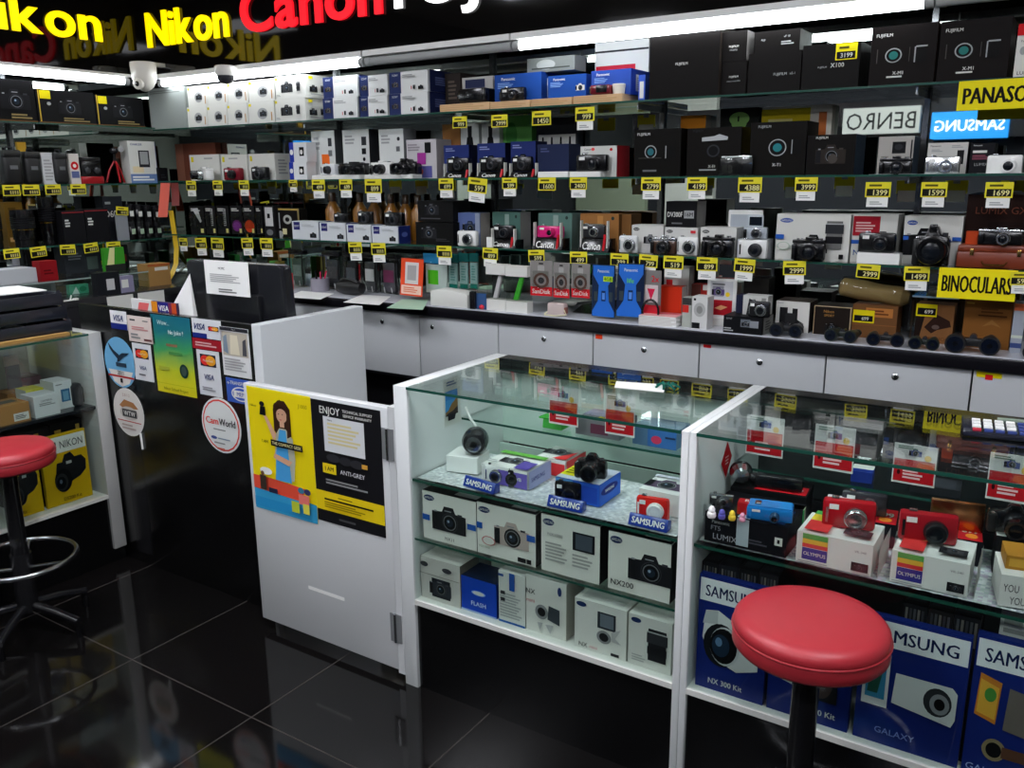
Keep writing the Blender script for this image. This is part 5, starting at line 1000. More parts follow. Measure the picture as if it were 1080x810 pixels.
carton('brown box with a slanted binoculars picture inside the acrylic stand', 'S4', 963, 1003, 321, .17, .09, '7a5230', {'F': [('p', [(.25,.4),(.55,.75),(.9,.6),(.95,.45),(.6,.35),(.45,.25)], '2a1812'), ('p', [(0,0),(.12,0),(.3,1),(0,1)], '1c120e'), ('e', .55, .42, .1, .06, '5a4a44'), ('t', .6, .12, .1, 'MONARCH', '5a3010', .0, .5)]}, tape=[('price_sticker', 'F', [('r', .0, .68, .55, 1, 'YD'), ('r', .04, .72, .52, .9, 'K'), ('t', .34, .81, .1, '699', 'W', .02, .26)])])
binoculars('compact dark green binoculars before the acrylic stand', 'S4', 957, 990, 352, .015, rot=4, m='fab:18201c')
carton('large brown box with line drawing behind the biggest binoculars', 'S4', 1013, 1063, 316, .155, .12, '7a4e22', {'F': [('r', .3, .66, .9, .69, '4a2a10'), ('x', .35, .72, .85, .84, 2, '5a3414'), ('p', [(.4,.45),(.6,.6),(.8,.45),(.6,.5)], '8a6030'), ('r', .03, .9, .2, .93, 'b08a3a')]})
binoculars('biggest black binoculars, lying on their side at the counter front', 'S4', 995, 1054, 353, .015, rot=3, lay='flat')
carton('striped grey and white box beside the large brown box', 'S4', 1064, 1076, 320, .12, .08, '9aa0aa', {'F': [('r', 0, .1, 1, .2, '3a4a7a'), ('r', 0, .3, 1, .36, 'c8d0c0'), ('r', 0, .86, 1, 1, 'c0603a')]})
binoculars('black binoculars cut off by the picture edge on the counter', 'S4', 1077, 1120, 357, .015)
# ================================================================== SHOWCASE BY THE GATE
ZA1, ZA2, ZA0 = SURF['A1'][2], SURF['A2'][2], SURF['A0'][2]
# crinkled silver liners
def foil_sheet(label, x0, x1, y0, y1, z, cols, seed):
    rnd = random.Random(seed); b = MB(); nx, ny = int((x1-x0)/.009), int((y1-y0)/.009); V = []
    for i in range(nx+1):
        V.append([b.bm.verts.new((x0+(x1-x0)*i/nx, y0+(y1-y0)*j/ny, z+.001+rnd.random()*.001)) for j in range(ny+1)])
    for i in range(nx):
        for j in range(ny):
            f = b.bm.faces.new((V[i][j], V[i+1][j], V[i+1][j+1], V[i][j+1])); f.material_index = b.mi(rnd.choice(cols))
    return tag(b.build('foil_liner', smooth=0), label, 'foil')
foil_sheet('crinkled silver foil lining the glass shelf beside the gate', -1.60, -.76, FR+.02, FR+.33, ZA1+.0005, ['gl:c4cacc', 'gl:d2d6d6', 'gl:b8bec0', 'gl:c8cccc', 'gl:e0e4e4'], 3)
foil_sheet('crinkled sparkling foil lining the shelf behind the red stool', -.70, .21, FR+.02, FR+.33, SURF['B1'][2]+.0005, ['gl:dcdfe0', 'gl:c0c4ca',  'gl:d2d6d6', 'gl:c4b8ca', 'gl:b8c4be', 'gl:a8acb4'], 4)
EA = .006
# sticker and gimbal camera
b = MB(); Y0, Y1 = solve_y(468, -1.61, .88), min(solve_y(502, -1.61, .9), FR+.262); b.box(-1.6098, -1.6085, Y0, Y1, .83, .985, 'W')
zf = lambda x, y: at(x, y, X=-1.608).z
b.lift = .0003; b.print_on(b.frame('R', -1.6098, -1.6085, Y0, Y1, .83, .985), [('r', .08, .22, .82, .72, '4a9ad8'), ('r', .08, .55, .82, .74, '3a86d0'), ('p', [(.08,.22),(.82,.22),(.82,.6),(.6,.5),(.45,.46),(.25,.34),(.08,.3)], '8a6a42'), ('p', [(.08,.22),(.82,.22),(.82,.38),(.5,.3),(.2,.28)], '3a3030'), ('p', [(.2,.12),(.6,.12),(.7,.24),(.2,.26)], '22202a'), ('x', .15, .84, .8, .95, 2, '5a6a90')])
tag(b.build('picture_card', smooth=0), 'landscape picture card with blue sky on the showcase inner wall', 'poster')
c1 = at(487, 499, Z=ZA1+EA)
slab_on('plain white block under the round black camera', 'display_plinth', 'display stand', (c1.x, c1.y+.0, ZA1+EA), (.105, .1, .052), 12, 'gl:WW', bev=.002)
r = thing('round_camera', 'round black camera with silver lens ring on the white block', 'camera', (c1.x+.012, c1.y+.06, ZA1+EA+.053), math.radians(28))
b = MB(); b.lathe([(.02, 0), (.036, .006), (.04, .02), (.04, .055), (.034, .07), (.024, .075)], (0, .03, .04), '-y', 'gl:1c1c20', 28); b.build('body', r)
b = MB(); b.lathe([(.024, .074), (.024, .084), (.017, .086)], (0, .03, .04), '-y', 'met:SV', 24); b.build('lens_ring', r)
b = MB(); b.lathe([(.016, .084), (.008, .087), (.0005, .088)], (0, .03, .04), '-y', 'gl:0a0c10', 20); b.build('front_element', r)
b = MB(); b.tube([(.0, .02, .078), (-.02, .03, .1), (-.035, .04, .135)], .004, 'WW'); b.build('security_strap', r)
def sam_sign(label, xa, ya, xb, yb):
    """blue name wedge near the shelf front; lower corners seen at a and b"""
    A, B = at(xa, ya, Z=ZA1+.005), at(xb, yb, Z=ZA1+.005); w = (B-A).length
    r = thing('brand_block', label, 'sign', ((A.x+B.x)/2, max((A.y+B.y)/2, FR+.021), ZA1+.0055), math.atan2(B.y-A.y, B.x-A.x), 'blue name blocks in the showcase')
    b = MB(); b.prism([(0, 0), (.03, 0), (.03, .024), (.012, .03)], -w/2, w/2, 'x', 'gl:1c3a9a', .001); b.build('block', r)
    b = MB(); n = Vector((0, -.03, .012)).normalized(); b.lift = .0006
    b.print_on((Vector((-w/2, 0, 0)), Vector((w, 0, 0)), Vector((0, .012, .03)), n), [('t', .5, .5, .52, 'SAMSUNG', 'WW', .045, .84)]); b.build('name_print', r, smooth=0)
sam_sign('blue name block in front of the white compact camera', 483.5, 514.5, 515.5, 524.5)
sam_sign('blue name block in front of the black compact and blue box', 574.5, 535, 611.5, 543)
sam_sign('blue name block in front of the red compact camera', 662, 553, 703, 562.5)
def on_case(label, kind, z, p, w, h, rot, col, **k):
    c = at(*p, Z=z); return camera(label, 'A1', 0, 0, 0, 0, kind, col, at_loc=(Vector((c.x, c.y, z)), 0, w, h), rot=rot, **k)
def box_case(label, z, pl, pr, d, h, col, dec, side=None, top=None, name='camera_box', tape=None, group=None):
    """box whose lower front corners are seen at pl and pr"""
    A, B = at(*pl, Z=z), at(*pr, Z=z)
    if B.y < A.y: A.y = B.y = (A.y+B.y)/2
    w = (B-A).length; rot = math.degrees(math.atan2(B.y-A.y, B.x-A.x))
    D = dict(dec); dy = max(0, FR+.019-A.y); A.y += dy; B.y += dy
    if side: D['R'] = [('r', 0, 0, 1, 1, side)] + D.get('R', [])
    if top: D['T'] = [('r', 0, 0, 1, 1, top)] + D.get('T', [])
    return slab_on(label, name, 'box', ((A.x+B.x)/2, (A.y+B.y)/2, z), (w, d, h), rot, col, D, group, tape)
z = ZA1+EA
box_case('white and purple camera box behind the white compact camera', z, (508, 507), (556, 517), .13, .055, 'dcdcd8', {'F': [('r', .35, .0, 1, .85, '6a5ab0'), ('r', .0, .85, 1, 1, 'e8e8e4'), ('t', .8, .5, .2, 'WB', 'W', .02, .2)], 'T': [('c', .5, .5, .45, '4a4a50', 'LG'), ('r', .7, 0, 1, .5, '5a4aa0'), ('r', .0, .8, 1, 1, '6ab04a'), ('x', .05, .1, .3, .3, 2, 'LG')], 'R': [('t', .4, .5, .25, 'SAMSUNG', '3a3a80', .02, .6)]}, side='b0b4d8')
on_case('white compact camera with black lens before the purple box', 'c', z, (521, 510), .062, .055, 8, 'gl:WW', lens='met:SV')
camera('dark phone-like device leaning beside the white compact camera', 'A1', 0, 0, 0, 0, 'c', 'gl:N', at_loc=(at(539, 514, Z=z), 0, .018, .052), rot=20, lens='gl:N', dep=.006)
box_case('white and red camera box in the middle of the shelf', z, (566, 497), (596, 503.5), .12, .05, 'e0e0dc', {'T': [('c', .4, .55, .5, '55565c', 'LG'), ('p', [(.55,0),(1,0),(1,.7)], 'd83a3a')], 'F': [('r', 0, 0, 1, .8, 'd8343a')]}, side='d84a4a')
box_case('blue camera box with a yellow card under the black camera', z, (586, 525), (632, 535), .13, .062, '2a5ac0', {'F': [('r', .45, .1, .95, .85, '2448b0'), ('r', 0, 0, .4, 1, '5a9ad8')], 'R': [('t', .45, .6, .22, 'SAMSUNG', 'WW', .03, .7), ('e', .45, .6, .4, .22, '1a2a80'), ('t', .45, .6, .14, 'SAMSUNG', 'WW', .03, .62)], 'T': [('r', .5, .3, .9, .7, 'c8ccd8'), ('r', 0, .2, .45, .8, 'd8d020'), ('x', .05, .3, .4, .7, 3, '6a6a10')]}, side='3a6ad0', top='b8c0d0')
on_case('black camera with big lens standing on the blue box', 's', z+.0625, (622, 505), .088, .072, 14, 'gl:K')
on_case('black compact camera between the blue box and its name block', 'c', z, (598, 530), .078, .058, 10, 'gl:K', lens='gl:N')
box_case('white camera box behind the red compact camera', z, (674, 537), (716, 547), .12, .062, 'dcdcda', {'T': [('c', .45, .5, .6, '5a4a60', 'LG'), ('r', 0, .85, 1, 1, 'LIL')], 'F': [('x', .1, .2, .6, .6, 3, 'LG')]}, side='c8b8c8')
on_case('red compact camera with white lens ring in the showcase', 'c', z, (687, 549), .088, .062, 8, 'gl:d8241e', lens='gl:WW', cap=True)
# rear glass shelf
zr = .843

def rear(label, x0, x1, d, h, col, dec, y=FR+.30, **k):
    X0, X1 = solve_x(x0, y, zr), solve_x(x1, y, zr)
    return slab_on(label, k.pop('name', 'camera_box'), 'box', ((X0+X1)/2, y, zr), (X1-X0, d, h), 0, col, dec)
rear('grey box with a yellow label on the rear glass shelf', 607, 653, .12, .05, '7c7c80', {'T': [('r', .4, .05, .98, .55, 'd8d020'), ('x', .45, .15, .9, .45, 2, '5a5a18'), ('r', 0, .4, .5, 1, 'a8a2bc')], 'F': [('r', .35, .2, .75, .8, '6a3a4c')], 'R': [('x', .1, .2, .9, .8, 4, '8a8a8e')]})
rear('blue grey box with a red oval, beside the end panel', 667, 713, .1, .055, '5a7a9a', {'F': [('r', .35, 0, 1, 1, '3a6aa8'), ('e', .55, .4, .12, .22, 'c83a5a'), ('r', .75, .55, .98, .65, '2a3a5a')], 'T': [('r', 0, 0, 1, 1, '7a94a8')]})
X0 = solve_x(573, FR+.3, zr); r = thing('plastic_basket', 'small bright green plastic basket on the rear glass shelf', 'basket', (X0+.03, FR+.3, zr))
b = MB(); b.box(-.034, .034, 0, .06, 0, .034, 'gl:4ac04a', .003, top=(-.005, -.005)); b.build('tub', r); bx('rim', r, (-.042, .042, -.008, .068, .032, .038), 'gl:3aa83a', .002)
# hanging promo cards behind the front glass
def promo(label, pl, pr, ytop, X=None, pale=True):
    (x0, y0), (x1, y1) = pl, pr; Y = min(at((x0+x1)/2, ytop, Z=.99).y, FR+.262)
    A, B = at(x0, y0, Y=Y), at(x1, y1, Y=Y); zt = .992; w = B.x-A.x; zb = min(A.z, B.z); h = zt-zb; n = (A.z-zb)
    r = thing('promo_card', label, 'sign', ((A.x+B.x)/2, Y, zb), 0, 'red and white promo cards hung inside the showcases')
    k = .62
    b = MB(); b.box(-w/2, w/2, 0, .0015, 0, h*k, 'W'); b.lift = .0003
    b.print_on(b.frame('F', -w/2, w/2, 0, .0015, 0, h*k), [('r', .03, .08, .97, 1, 'b41822'), ('x', .25, .2, .75, .6, 3, 'e8c0c0'), ('e', .15, .45, .04, .1, '3a0a10'), ('p', [(.55,.75),(.95,.6),(.95,.95),(.6,.95)], 'd8603a')]); b.build('red_panel', r, smooth=0)
    b = MB(); b.box(-w/2, w/2, 0, .0015, h*k, h, 'd4d6d4'); b.lift = .0003
    b.print_on(b.frame('F', -w/2, w/2, 0, .0015, h*k, h), [('c', .5, .5, .5, '3a4a8a', 'LG'), ('e', .8, .25, .08, .2, 'd8b030'), ('x', .1, .7, .6, .95, 2, '5a7a6a')]); b.build('pale_panel', r, smooth=0)
    bx('clip', r, (-.01, .01, .0015, .005, h-.012, h-.0002), 'gl:W')
    return r
promo('red promo card over the middle of the gate-side showcase', (579, 445), (609.5, 451), 400)
promo('red promo card near the end panel of the gate-side showcase', (638, 455), (669, 462), 410)
promo('red promo card nearest the white divider, above the camcorder', (786, 477), (825, 484), 440)
promo('red promo card above the toy pack', (857, 492), (899, 500), 450)
promo('red promo card above the copper tablet', (940, 506), (985, 515), 470)
promo('red promo card cut off by the picture edge', (1039, 524), (1086, 533), 480)
Xs = -.7085; b = MB()
P = [at(760, 481, X=Xs), at(768.5, 463, X=Xs), at(772.5, 482, X=Xs), at(768, 505, X=Xs)]
q = [at(758, 466, X=Xs), at(772.5, 456, X=Xs), at(773, 497, X=Xs), at(761, 503, X=Xs)]
y0, y1 = at(760, 480, X=Xs).y, at(772, 480, X=Xs).y; z0, z1 = at(766, 505, X=Xs).z, at(766, 464, X=Xs).z
for rr, m, o in ((1, 'W', 0), (.9, 'b41822', .0006)):
    cy, cz = (y0+y1)/2, (z0+z1)/2; a, c = (y1-y0)/2*rr, (z1-z0)/2*rr
    b.poly([(Xs+.001+o, cy-a, cz), (Xs+.001+o, cy, cz-c), (Xs+.001+o, cy+a, cz), (Xs+.001+o, cy, cz+c)], m)
for s in range(3): b.poly([(Xs+.0022, (y0+y1)/2-.012, z0+(z1-z0)*(.4+.08*s)), (Xs+.0022, (y0+y1)/2+.012, z0+(z1-z0)*(.4+.08*s)), (Xs+.0022, (y0+y1)/2+.012, z0+(z1-z0)*(.43+.08*s)), (Xs+.0022, (y0+y1)/2-.012, z0+(z1-z0)*(.43+.08*s))], 'e8c0c0')
tag(b.build('diamond_sign', smooth=0), 'red diamond sign stuck on the white divider wall', 'sign')
c = at(703, 412, Z=1.001)
sheet('white paper slip lying on the glass top by the green ribbon', 'paper_slip', [at(648, 409, Z=1.001), at(650, 402.5, Z=1.001), at(702, 406, Z=1.001), at(700, 414, Z=1.001)], 1.0012)
b = MB(); rb = at(704, 409, Z=1.001); random.seed(5)
for i in range(7):
    a = i*.9; b.tube([(rb.x, rb.y, 1.004), (rb.x+.018*math.cos(a), rb.y+.018*math.sin(a), 1.014), (rb.x+.036*math.cos(a+.3), rb.y+.036*math.sin(a+.3), 1.004)], .0035, 'gl:0f5a4c')
tag(b.build('ribbon'), 'dark green ribbon bow beside the white paper slip on glass', 'ribbon')

# boxes of the thin middle shelf
def sbox(ex): return {'F': [('e', .13, .88, .1, .06, '20305a'), ('t', .13, .88, .05, 'SAMSUNG', 'W', 0, .17)] + ex}
GA2 = 'white camera boxes on the thin glass shelf'
flap = lambda c: [('lid_flap', 'T', [('r', .0, .0, 1, 1, '17171a'), ('r', .55, .1, .95, .7, 'b8b8b8')])]
tp = lambda *q: [('blue_tape', 'F', [('r', a, b_, c, d, '2456a8') for a, b_, c, d in q])]
def a2(label, x0, x1, yt, ex, tape, dy=.03, sh='A2', d=.15, col='e6e4dc', side='0e0e10', group=GA2):
    return carton(label, sh, x0, x1, yt, dy, d, col, sbox(ex), side=side, tape=flap(0)+tape, group=group)
a2('white camera box with black camera picture, nearest the gate on the thin shelf', 447, 503, 524, [('c', .5, .5, .55, '1c1c20', '34343a'), ('t', .52, .12, .07, 'NX11', 'D', .02, .3)], tp((0, .4, .14, .52), (.84, .42, 1, .54)))
a2('white camera box with silver and black camera picture, second on the thin shelf', 503.8, 565, 536.5, [('c', .6, .5, .5, 'b8a8a0', '2a2a2e'), ('e', .22, .3, .12, .09, 'c06a6a'), ('e', .22, .3, .1, .075, 'dcdad2'), ('t', .15, .17, .05, 'NX1000', '8a9a7a', .0, .25), ('r', .72, .05, .86, .14, 'N'), ('r', .87, .05, .95, .14, 'K')], tp((0, .5, .1, .62), (.86, .48, 1, .6)))
a2('white camera box with a screen picture and grey text, third on the thin shelf', 571, 632, 548.5, [('r', .55, .5, .92, .82, '1a1c20'), ('r', .6, .53, .88, .79, '4a525c'), ('t', .25, .68, .06, 'NX1000', '8a8a8a', .02, .4), ('x', .08, .2, .48, .55, 6, 'a8a8a4'), ('x', .55, .2, .92, .45, 4, 'a8a8a4')], [])
a2('white camera box with bold model lettering, beside the divider', 641, 706, 567, [('c', .68, .5, .5, '1c1c20', '34343a'), ('t', .25, .16, .1, 'NX200', 'N', .02, .5)], [])
GB = 'camera boxes on the showcase floor'
carton('clear-wrapped pale grey camera box pile, at the gate end of the showcase floor', 'A0', 445, 486, 592, .03, .1, 'c8c4be', {'F': [('r', .28, .1, .75, .55, '22242a'), ('c', .5, .35, .4, '2e3038', '44464c'), ('e', .12, .85, .1, .06, '3a3a40'), ('r', 0, .62, 1, .64, '9a9690'), ('e', .7, .82, .12, .06, '3a3a40')]}, side='7a726c', group=GB)
carton('grey plastic-wrapped box behind the pale grey pile', 'A0', 468, 500, 583, .14, .1, '9a9490', {'T': [('r', .1, .1, .9, .9, 'b8b4b0')]}, group=GB)
carton('bright blue flash box on the showcase floor', 'A0', 487, 524, 612, .035, .1, '1a44b4', {'F': [('e', .5, .6, .2, .07, '8ab0e8'), ('e', .5, .6, .16, .05, 'W'), ('t', .5, .28, .13, 'FLASH', 'c8d8f4', .02, .62), ('r', 0, 0, 1, .05, '9ab0d8')]}, side='12307a', top='101a34', group=GB)
carton('white text-covered box with blue tape, next to the blue flash box', 'A0', 526.5, 554, 605, .035, .1, 'd6d6d0', {'F': [('x', .05, .1, .9, .6, 9, 'a8aaa8'), ('r', .08, .55, .25, .62, 'D'), ('r', .08, .42, .25, .49, 'D'), ('r', 0, 0, 1, .04, '2a5aa0'), ('r', .0, .9, .2, .95, '2a4a8a')]}, side='c0c0ba', group=GB, tape=[('blue_tape', 'F', [('r', .42, .66, .62, 1, '1c4c9c')])])
carton('white box with sideways lettering and a flip screen camera picture', 'A0', 555, 597, 611, .035, .11, 'dcdad4', {'F': [('t', .12, .72, .09, 'NX', 'D', .02, .25), ('t', .12, .56, .07, 'mini', 'c04a5a', .0, .2), ('e', .4, .4, .16, .13, '8a8a8c'), ('e', .4, .4, .1, .08, 'N'), ('p', [(.55,.3),(.85,.24),(.85,.52),(.58,.55)], '3a4046'), ('p', [(.5,.2),(.62,.05),(.7,.22)], 'b0b0b0'), ('p', [(.3,.2),(.36,.06),(.44,.22)], 'b0b0b0'), ('e', .85, .85, .05, .08, '2a3a6a')]}, side='b8b4ac', group=GB)
carton('white box with two big letters and a flipped screen picture', 'A0', 606, 660, 637, .03, .11, 'dedcd6', {'F': [('e', .13, .9, .1, .05, '20305a'), ('r', .45, .52, .8, .85, '30343a'), ('r', .5, .56, .76, .82, '6a727c'), ('e', .58, .36, .14, .13, '8a8a8c'), ('e', .58, .36, .09, .085, 'N'), ('p', [(.72,.5),(.9,.6),(.8,.4),(.92,.3),(.74,.32)], 'b8b8b6'), ('t', .18, .1, .09, 'NX', 'N', .02, .3), ('t', .38, .1, .07, 'mini', 'c04a5a', .0, .22), ('r', .72, .04, .88, .1, 'N')]}, side='c0beb8', group=GB, tape=[('clear_lid', 'T', [('r', .1, .1, .9, .9, 'c8c8c4')])])
carton('white lens box with a black lens picture, beside the divider', 'A0', 662, 707, 652, .03, .11, 'd8d6d0', {'F': [('e', .18, .9, .12, .05, '20305a'), ('l', .68, .5, .62, '1c1c20'), ('x', .1, .1, .45, .25, 3, 'b0b0ac')]}, side='b8b6b0', group=GB)

# ================================================================== SHOWCASE BEHIND THE RED STOOL
z = SURF['B1'][2]+.006
box_case('black camera box with silver tape, nearest the divider', z, (737.5, 574), (822, 597), .17, .075, '131318', {'F': [('t', .2, .72, .12, 'Panasonic', 'LG', .0, .22), ('t', .14, .5, .16, 'FT5', '8a8a92', .0, .2), ('t', .26, .22, .2, 'LUMIX', 'b0b0b8', .0, .35), ('r', .86, .35, .95, .62, 'W'), ('r', .89, .42, .92, .55, 'K'), ('x', .5, .2, .8, .4, 2, '4a4a54')], 'T': [('r', .55, .05, .95, .6, '1a3a6a'), ('t', .75, .3, .2, 'FT5', '5a8ac8', .0, .3)]}, tape=[('silver_tape', 'F', [('r', .4, .08, .55, 1, 'b8c4cc')]), ('tape_top', 'T', [('r', .4, 0, .55, .4, 'b8c4cc')])])
zt = z+.077
P = at(800, 553, Z=zt)
camera('bright blue waterproof camera lying on the black box', 'B1', 0, 0, 0, 0, 'c', 'gl:1a7ac8', at_loc=(Vector((P.x+.015, P.y+.03, zt)), 0, .105, .03), rot=12, lens='gl:2a4a6a', top='gl:2a8ad8', dep=.06)
P = at(757, 549, Z=zt)
r = thing('toy_figures', 'tiny pale toy trinkets in a row on the black box', 'toy', (P.x, P.y+.015, zt), math.radians(12))
for i, (m, s) in enumerate((('WW', .011), ('gl:5a5ab0', .009), ('gl:e0c840', .009), ('gl:d89ab0', .008))):
    b = MB(); b.lathe([(s*.8, 0), (s, s*.5), (s*.9, s*1.2), (s*.4, s*1.4)], (-.02+.024*i, -.0, 0), 'z', m, 14); b.lathe([(.001, s*1.2), (s*.7, s*1.5), (s*.75, s*2), (s*.4, s*2.6), (.001, s*2.7)], (-.02+.024*i, 0, 0), 'z', m, 14); b.build('figure', r)
P = at(757, 537, Z=zt)
camera('small silver camera at the back of the black box', 'B1', 0, 0, 0, 0, 'c', 'met:SV', at_loc=(Vector((P.x, P.y+.02, zt)), 0, .06, .03), rot=10, lens='met:SV')
slab_on('small red price block beside the blue waterproof camera', 'price_block', 'sign', tuple(at(785, 543, Z=zt)), (.035, .03, .03), 8, 'c01c22', {'T': [('t', .6, .6, .5, 'R', 'W', .04, .6)]})

A = at(795, 528, Z=z)
slab_on('wide black box under the black camcorder and red price card', 'camera_box', 'box', (-.588, FR+.2, z), (.19, .12, .085), 6, '121214', {'T': [('p', [(.3,.1),(.98,.1),(.98,.6),(.45,.7)], 'd0202a'), ('t', .68, .35, .18, 'RM 899', 'W', .04, .5), ('r', .7, .65, .85, .85, 'e0407a')], 'F': [('r', 0, .45, 1, .5, '2a2a2e')]})
P = (-.575, FR+.222, z+.086)
camera('black camcorder lying on the wide black box', 'B1', 0, 0, 0, 0, 'v', 'gl:17171a', at_loc=(Vector(P), 0, .13, .04), rot=8, dep=.035)
r = thing('silver_ball_lens', 'shiny silver ball-shaped lens beside the divider wall', 'gadget', (-.668, FR+.225, z+.086), math.radians(20))
b = MB(); b.lathe([(.004, -.028), (.02, -.02), (.028, 0), (.02, .02), (.004, .028)], (0, 0, .028), 'y', 'met:d0d4d8', 24); b.build('ball', r); b = MB(); b.lathe([(.026, .0), (.03, .004), (.03, .012), (.026, .016)], (0, 0.004, .028), 'y', 'gl:N', 24); b.build('band', r)
ybox = lambda: {'F': [('r', .02, .1, .42, .98, 'W'), ('r', .08, .12, .42, .5, '20308a'), ('t', .25, .32, .12, 'OLYMPUS', 'W', .02, .3), ('r', .08, .52, .42, .65, 'd83a3a'), ('r', .08, .65, .42, .8, 'e8b83a'), ('r', .08, .8, .42, .97, '4aa04a'), ('x', .03, .03, .6, .09, 1, 'LG'), ('r', .74, .1, .96, .38, '1a1a1e'), ('c', .85, .24, .22, '2c2c32', '4a4a50'), ('t', .85, .75, .08, 'VR-340', '6a6a6a', .0, .3)], 'T': [('r', .08, .02, .4, .5, 'd83a3a'), ('r', .08, .5, .4, .8, 'e8c83a'), ('r', .08, .8, .4, .98, '4a9a4a'), ('r', .58, .12, .94, .4, '2a2a2e'), ('c', .76, .26, .2, '44444a', 'G')]}
box_case('white camera box with rainbow print under the red camera with silver lens', z, (839.5, 590), (917, 611), .13, .075, 'e2e2de', ybox(), side='c4c4c0')
P = at(893, 562, Z=z+.076)
camera('red camera with big silver lens on the rainbow-print box', 'B1', 0, 0, 0, 0, 'c', 'gl:b01420', at_loc=(Vector((P.x-.002, P.y+.02, z+.0765)), 0, .115, .068), rot=13, lens='met:d0d2d4', cap=True)
box_case('white camera box with rainbow print under the red camera with black lens', z, (938.5, 611), (1019, 632), .13, .075, 'e2e2de', ybox(), side='c4c4c0')
P = at(976, 577, Z=z+.076)
camera('red camera with black lens on the second rainbow-print box', 'B1', 0, 0, 0, 0, 'c', 'gl:9a1420', at_loc=(Vector((P.x, P.y+.02, z+.0765)), 0, .12, .068), rot=12, lens='gl:N')
# row behind
yb_ = FR+.2
def bh(label, x0, x1, d, h, col, dec, dz=0, y=yb_, rot=6, name='camera_box', **k):
    X0, X1 = solve_x(x0, y, z+dz), solve_x(x1, y, z+dz)
    return slab_on(label, name, 'box', ((X0+X1)/2, y, z+dz), (X1-X0, d, h), rot, col, dec, **k)
bh('dark box with red RM 499 price lid behind the first red camera', 896, 942, .1, .06, '1c1c22', {'T': [('r', 0, 0, 1, 1, 'c8202a'), ('t', .5, .6, .3, 'RM 499', 'W', .05, .85), ('e', .75, .25, .15, .15, 'f08a30'), ('r', 0, .0, .2, .2, 'W')], 'F': [('r', .1, .1, .5, .8, '3a4048')]})
camera('grey see-through camera standing on the RM 499 box', 'B1', 0, 0, 0, 0, 'c', 'gl:3c3a40', at_loc=(Vector((solve_x(913, yb_+.05, z+.09), yb_+.03, z+.061)), 0, .105, .055), rot=8, lens='gl:5a4a50')
bh('dark box with red RM 899 price lid behind the second red camera', 988, 1033, .1, .06, '1c1c22', {'T': [('r', 0, 0, 1, 1, 'c8202a'), ('t', .5, .6, .3, 'RM 899', 'W', .05, .85), ('e', .75, .25, .15, .15, 'f08a30')], 'F': [('r', .1, .1, .5, .8, '2a2c34')]})
r = thing('copper_tablet', 'copper coloured flat player standing on the RM 899 box', 'gadget', (solve_x(1010, yb_+.06, z+.09), yb_+.045, z+.061), math.radians(8))
bx('casing', r, (-.055, .055, 0, .012, 0, .07), 'met:c8845a', .003); bx('rim', r, (-.057, .057, .004, .009, -.0, .072), 'met:d8a078', .002)
r = bh('navy and white booklet box beside the copper player', 965, 984, .08, .035, '1c2a5a', {'T': [('r', .1, .1, .9, .9, '24346a')], 'F': [('r', 0, 0, 1, .3, 'W')]})
bh('pink and green toy pack behind the first red camera', 869, 896, .03, .1, 'd4c4cc', {'F': [('e', .55, .62, .22, .2, 'e08ab0'), ('r', 0, 0, 1, .32, '1a7a5a'), ('e', .35, .75, .12, .12, 'W'), ('r', .1, .02, .6, .14, '20204a')]}, name='toy_pack')
# left over shelf filler between black box and rainbow box
bh('multicoloured card fan between the black box and the rainbow box', 833, 846, .03, .075, '8a9a7a', {'F': [('p', [(0,.2),(1,.5),(1,1),(0,.9)], '3a9a5a'), ('p', [(.2,.1),(1,0),(1,.4)], 'e08a2a'), ('p', [(0,0),(.4,0),(.3,.5),(0,.4)], 'd8a0b8')]}, y=FR+.15, name='card_fan')
bh('white box printed with YOU lettering at the picture edge', 1052, 1100, .12, .07, 'dedcd8', {'F': [('t', .25, .6, .25, 'YOU', '3a3a3c', .0, .35), ('t', .42, .22, .25, 'YOU', '5a5a5c', .0, .35), ('t', .75, .7, .2, 'YOU', '5a5a5c', .0, .3)], 'T': [('t', .5, .4, .2, 'YOU ARE', '6a6a6c', .0, .7)]}, y=FR+.03, rot=10)
bh('golden brown box lying on the YOU-lettered box', 1060, 1094, .08, .03, 'a8742a', {'F': [('r', .1, .2, .9, .8, 'c8963a')]}, dz=.071, y=FR+.06, rot=10)
bh('black camera box with a white lid near the picture edge', 1046, 1080, .07, .09, '17171a', {'T': [('r', 0, 0, .6, 1, 'W')], 'F': [('x', .2, .7, .7, .85, 2, 'LG')]}, y=FR+.19)
P = (solve_x(1068, FR+.24, z+.1), FR+.205, z+.0915)
camera('black camera on the white-lidded box near the picture edge', 'B1', 0, 0, 0, 0, 's', 'gl:K', at_loc=(Vector(P), 0, .1, .07), rot=6)
slab_on('small navy and white box on the rear glass shelf above the camera row', 'camera_box', 'box', (solve_x(908, FR+.3, zr), FR+.3, zr), (.05, .06, .028), 5, '28409a', {'T': [('r', 0, .4, 1, 1, 'W')]})
slab_on('flat dark box on the rear glass shelf over the copper player', 'camera_box', 'box', (solve_x(985, FR+.3, zr), FR+.3, zr), (.11, .08, .02), 3, '2a2c30', {'T': [('r', .1, .1, .9, .9, '3a3c42')]})

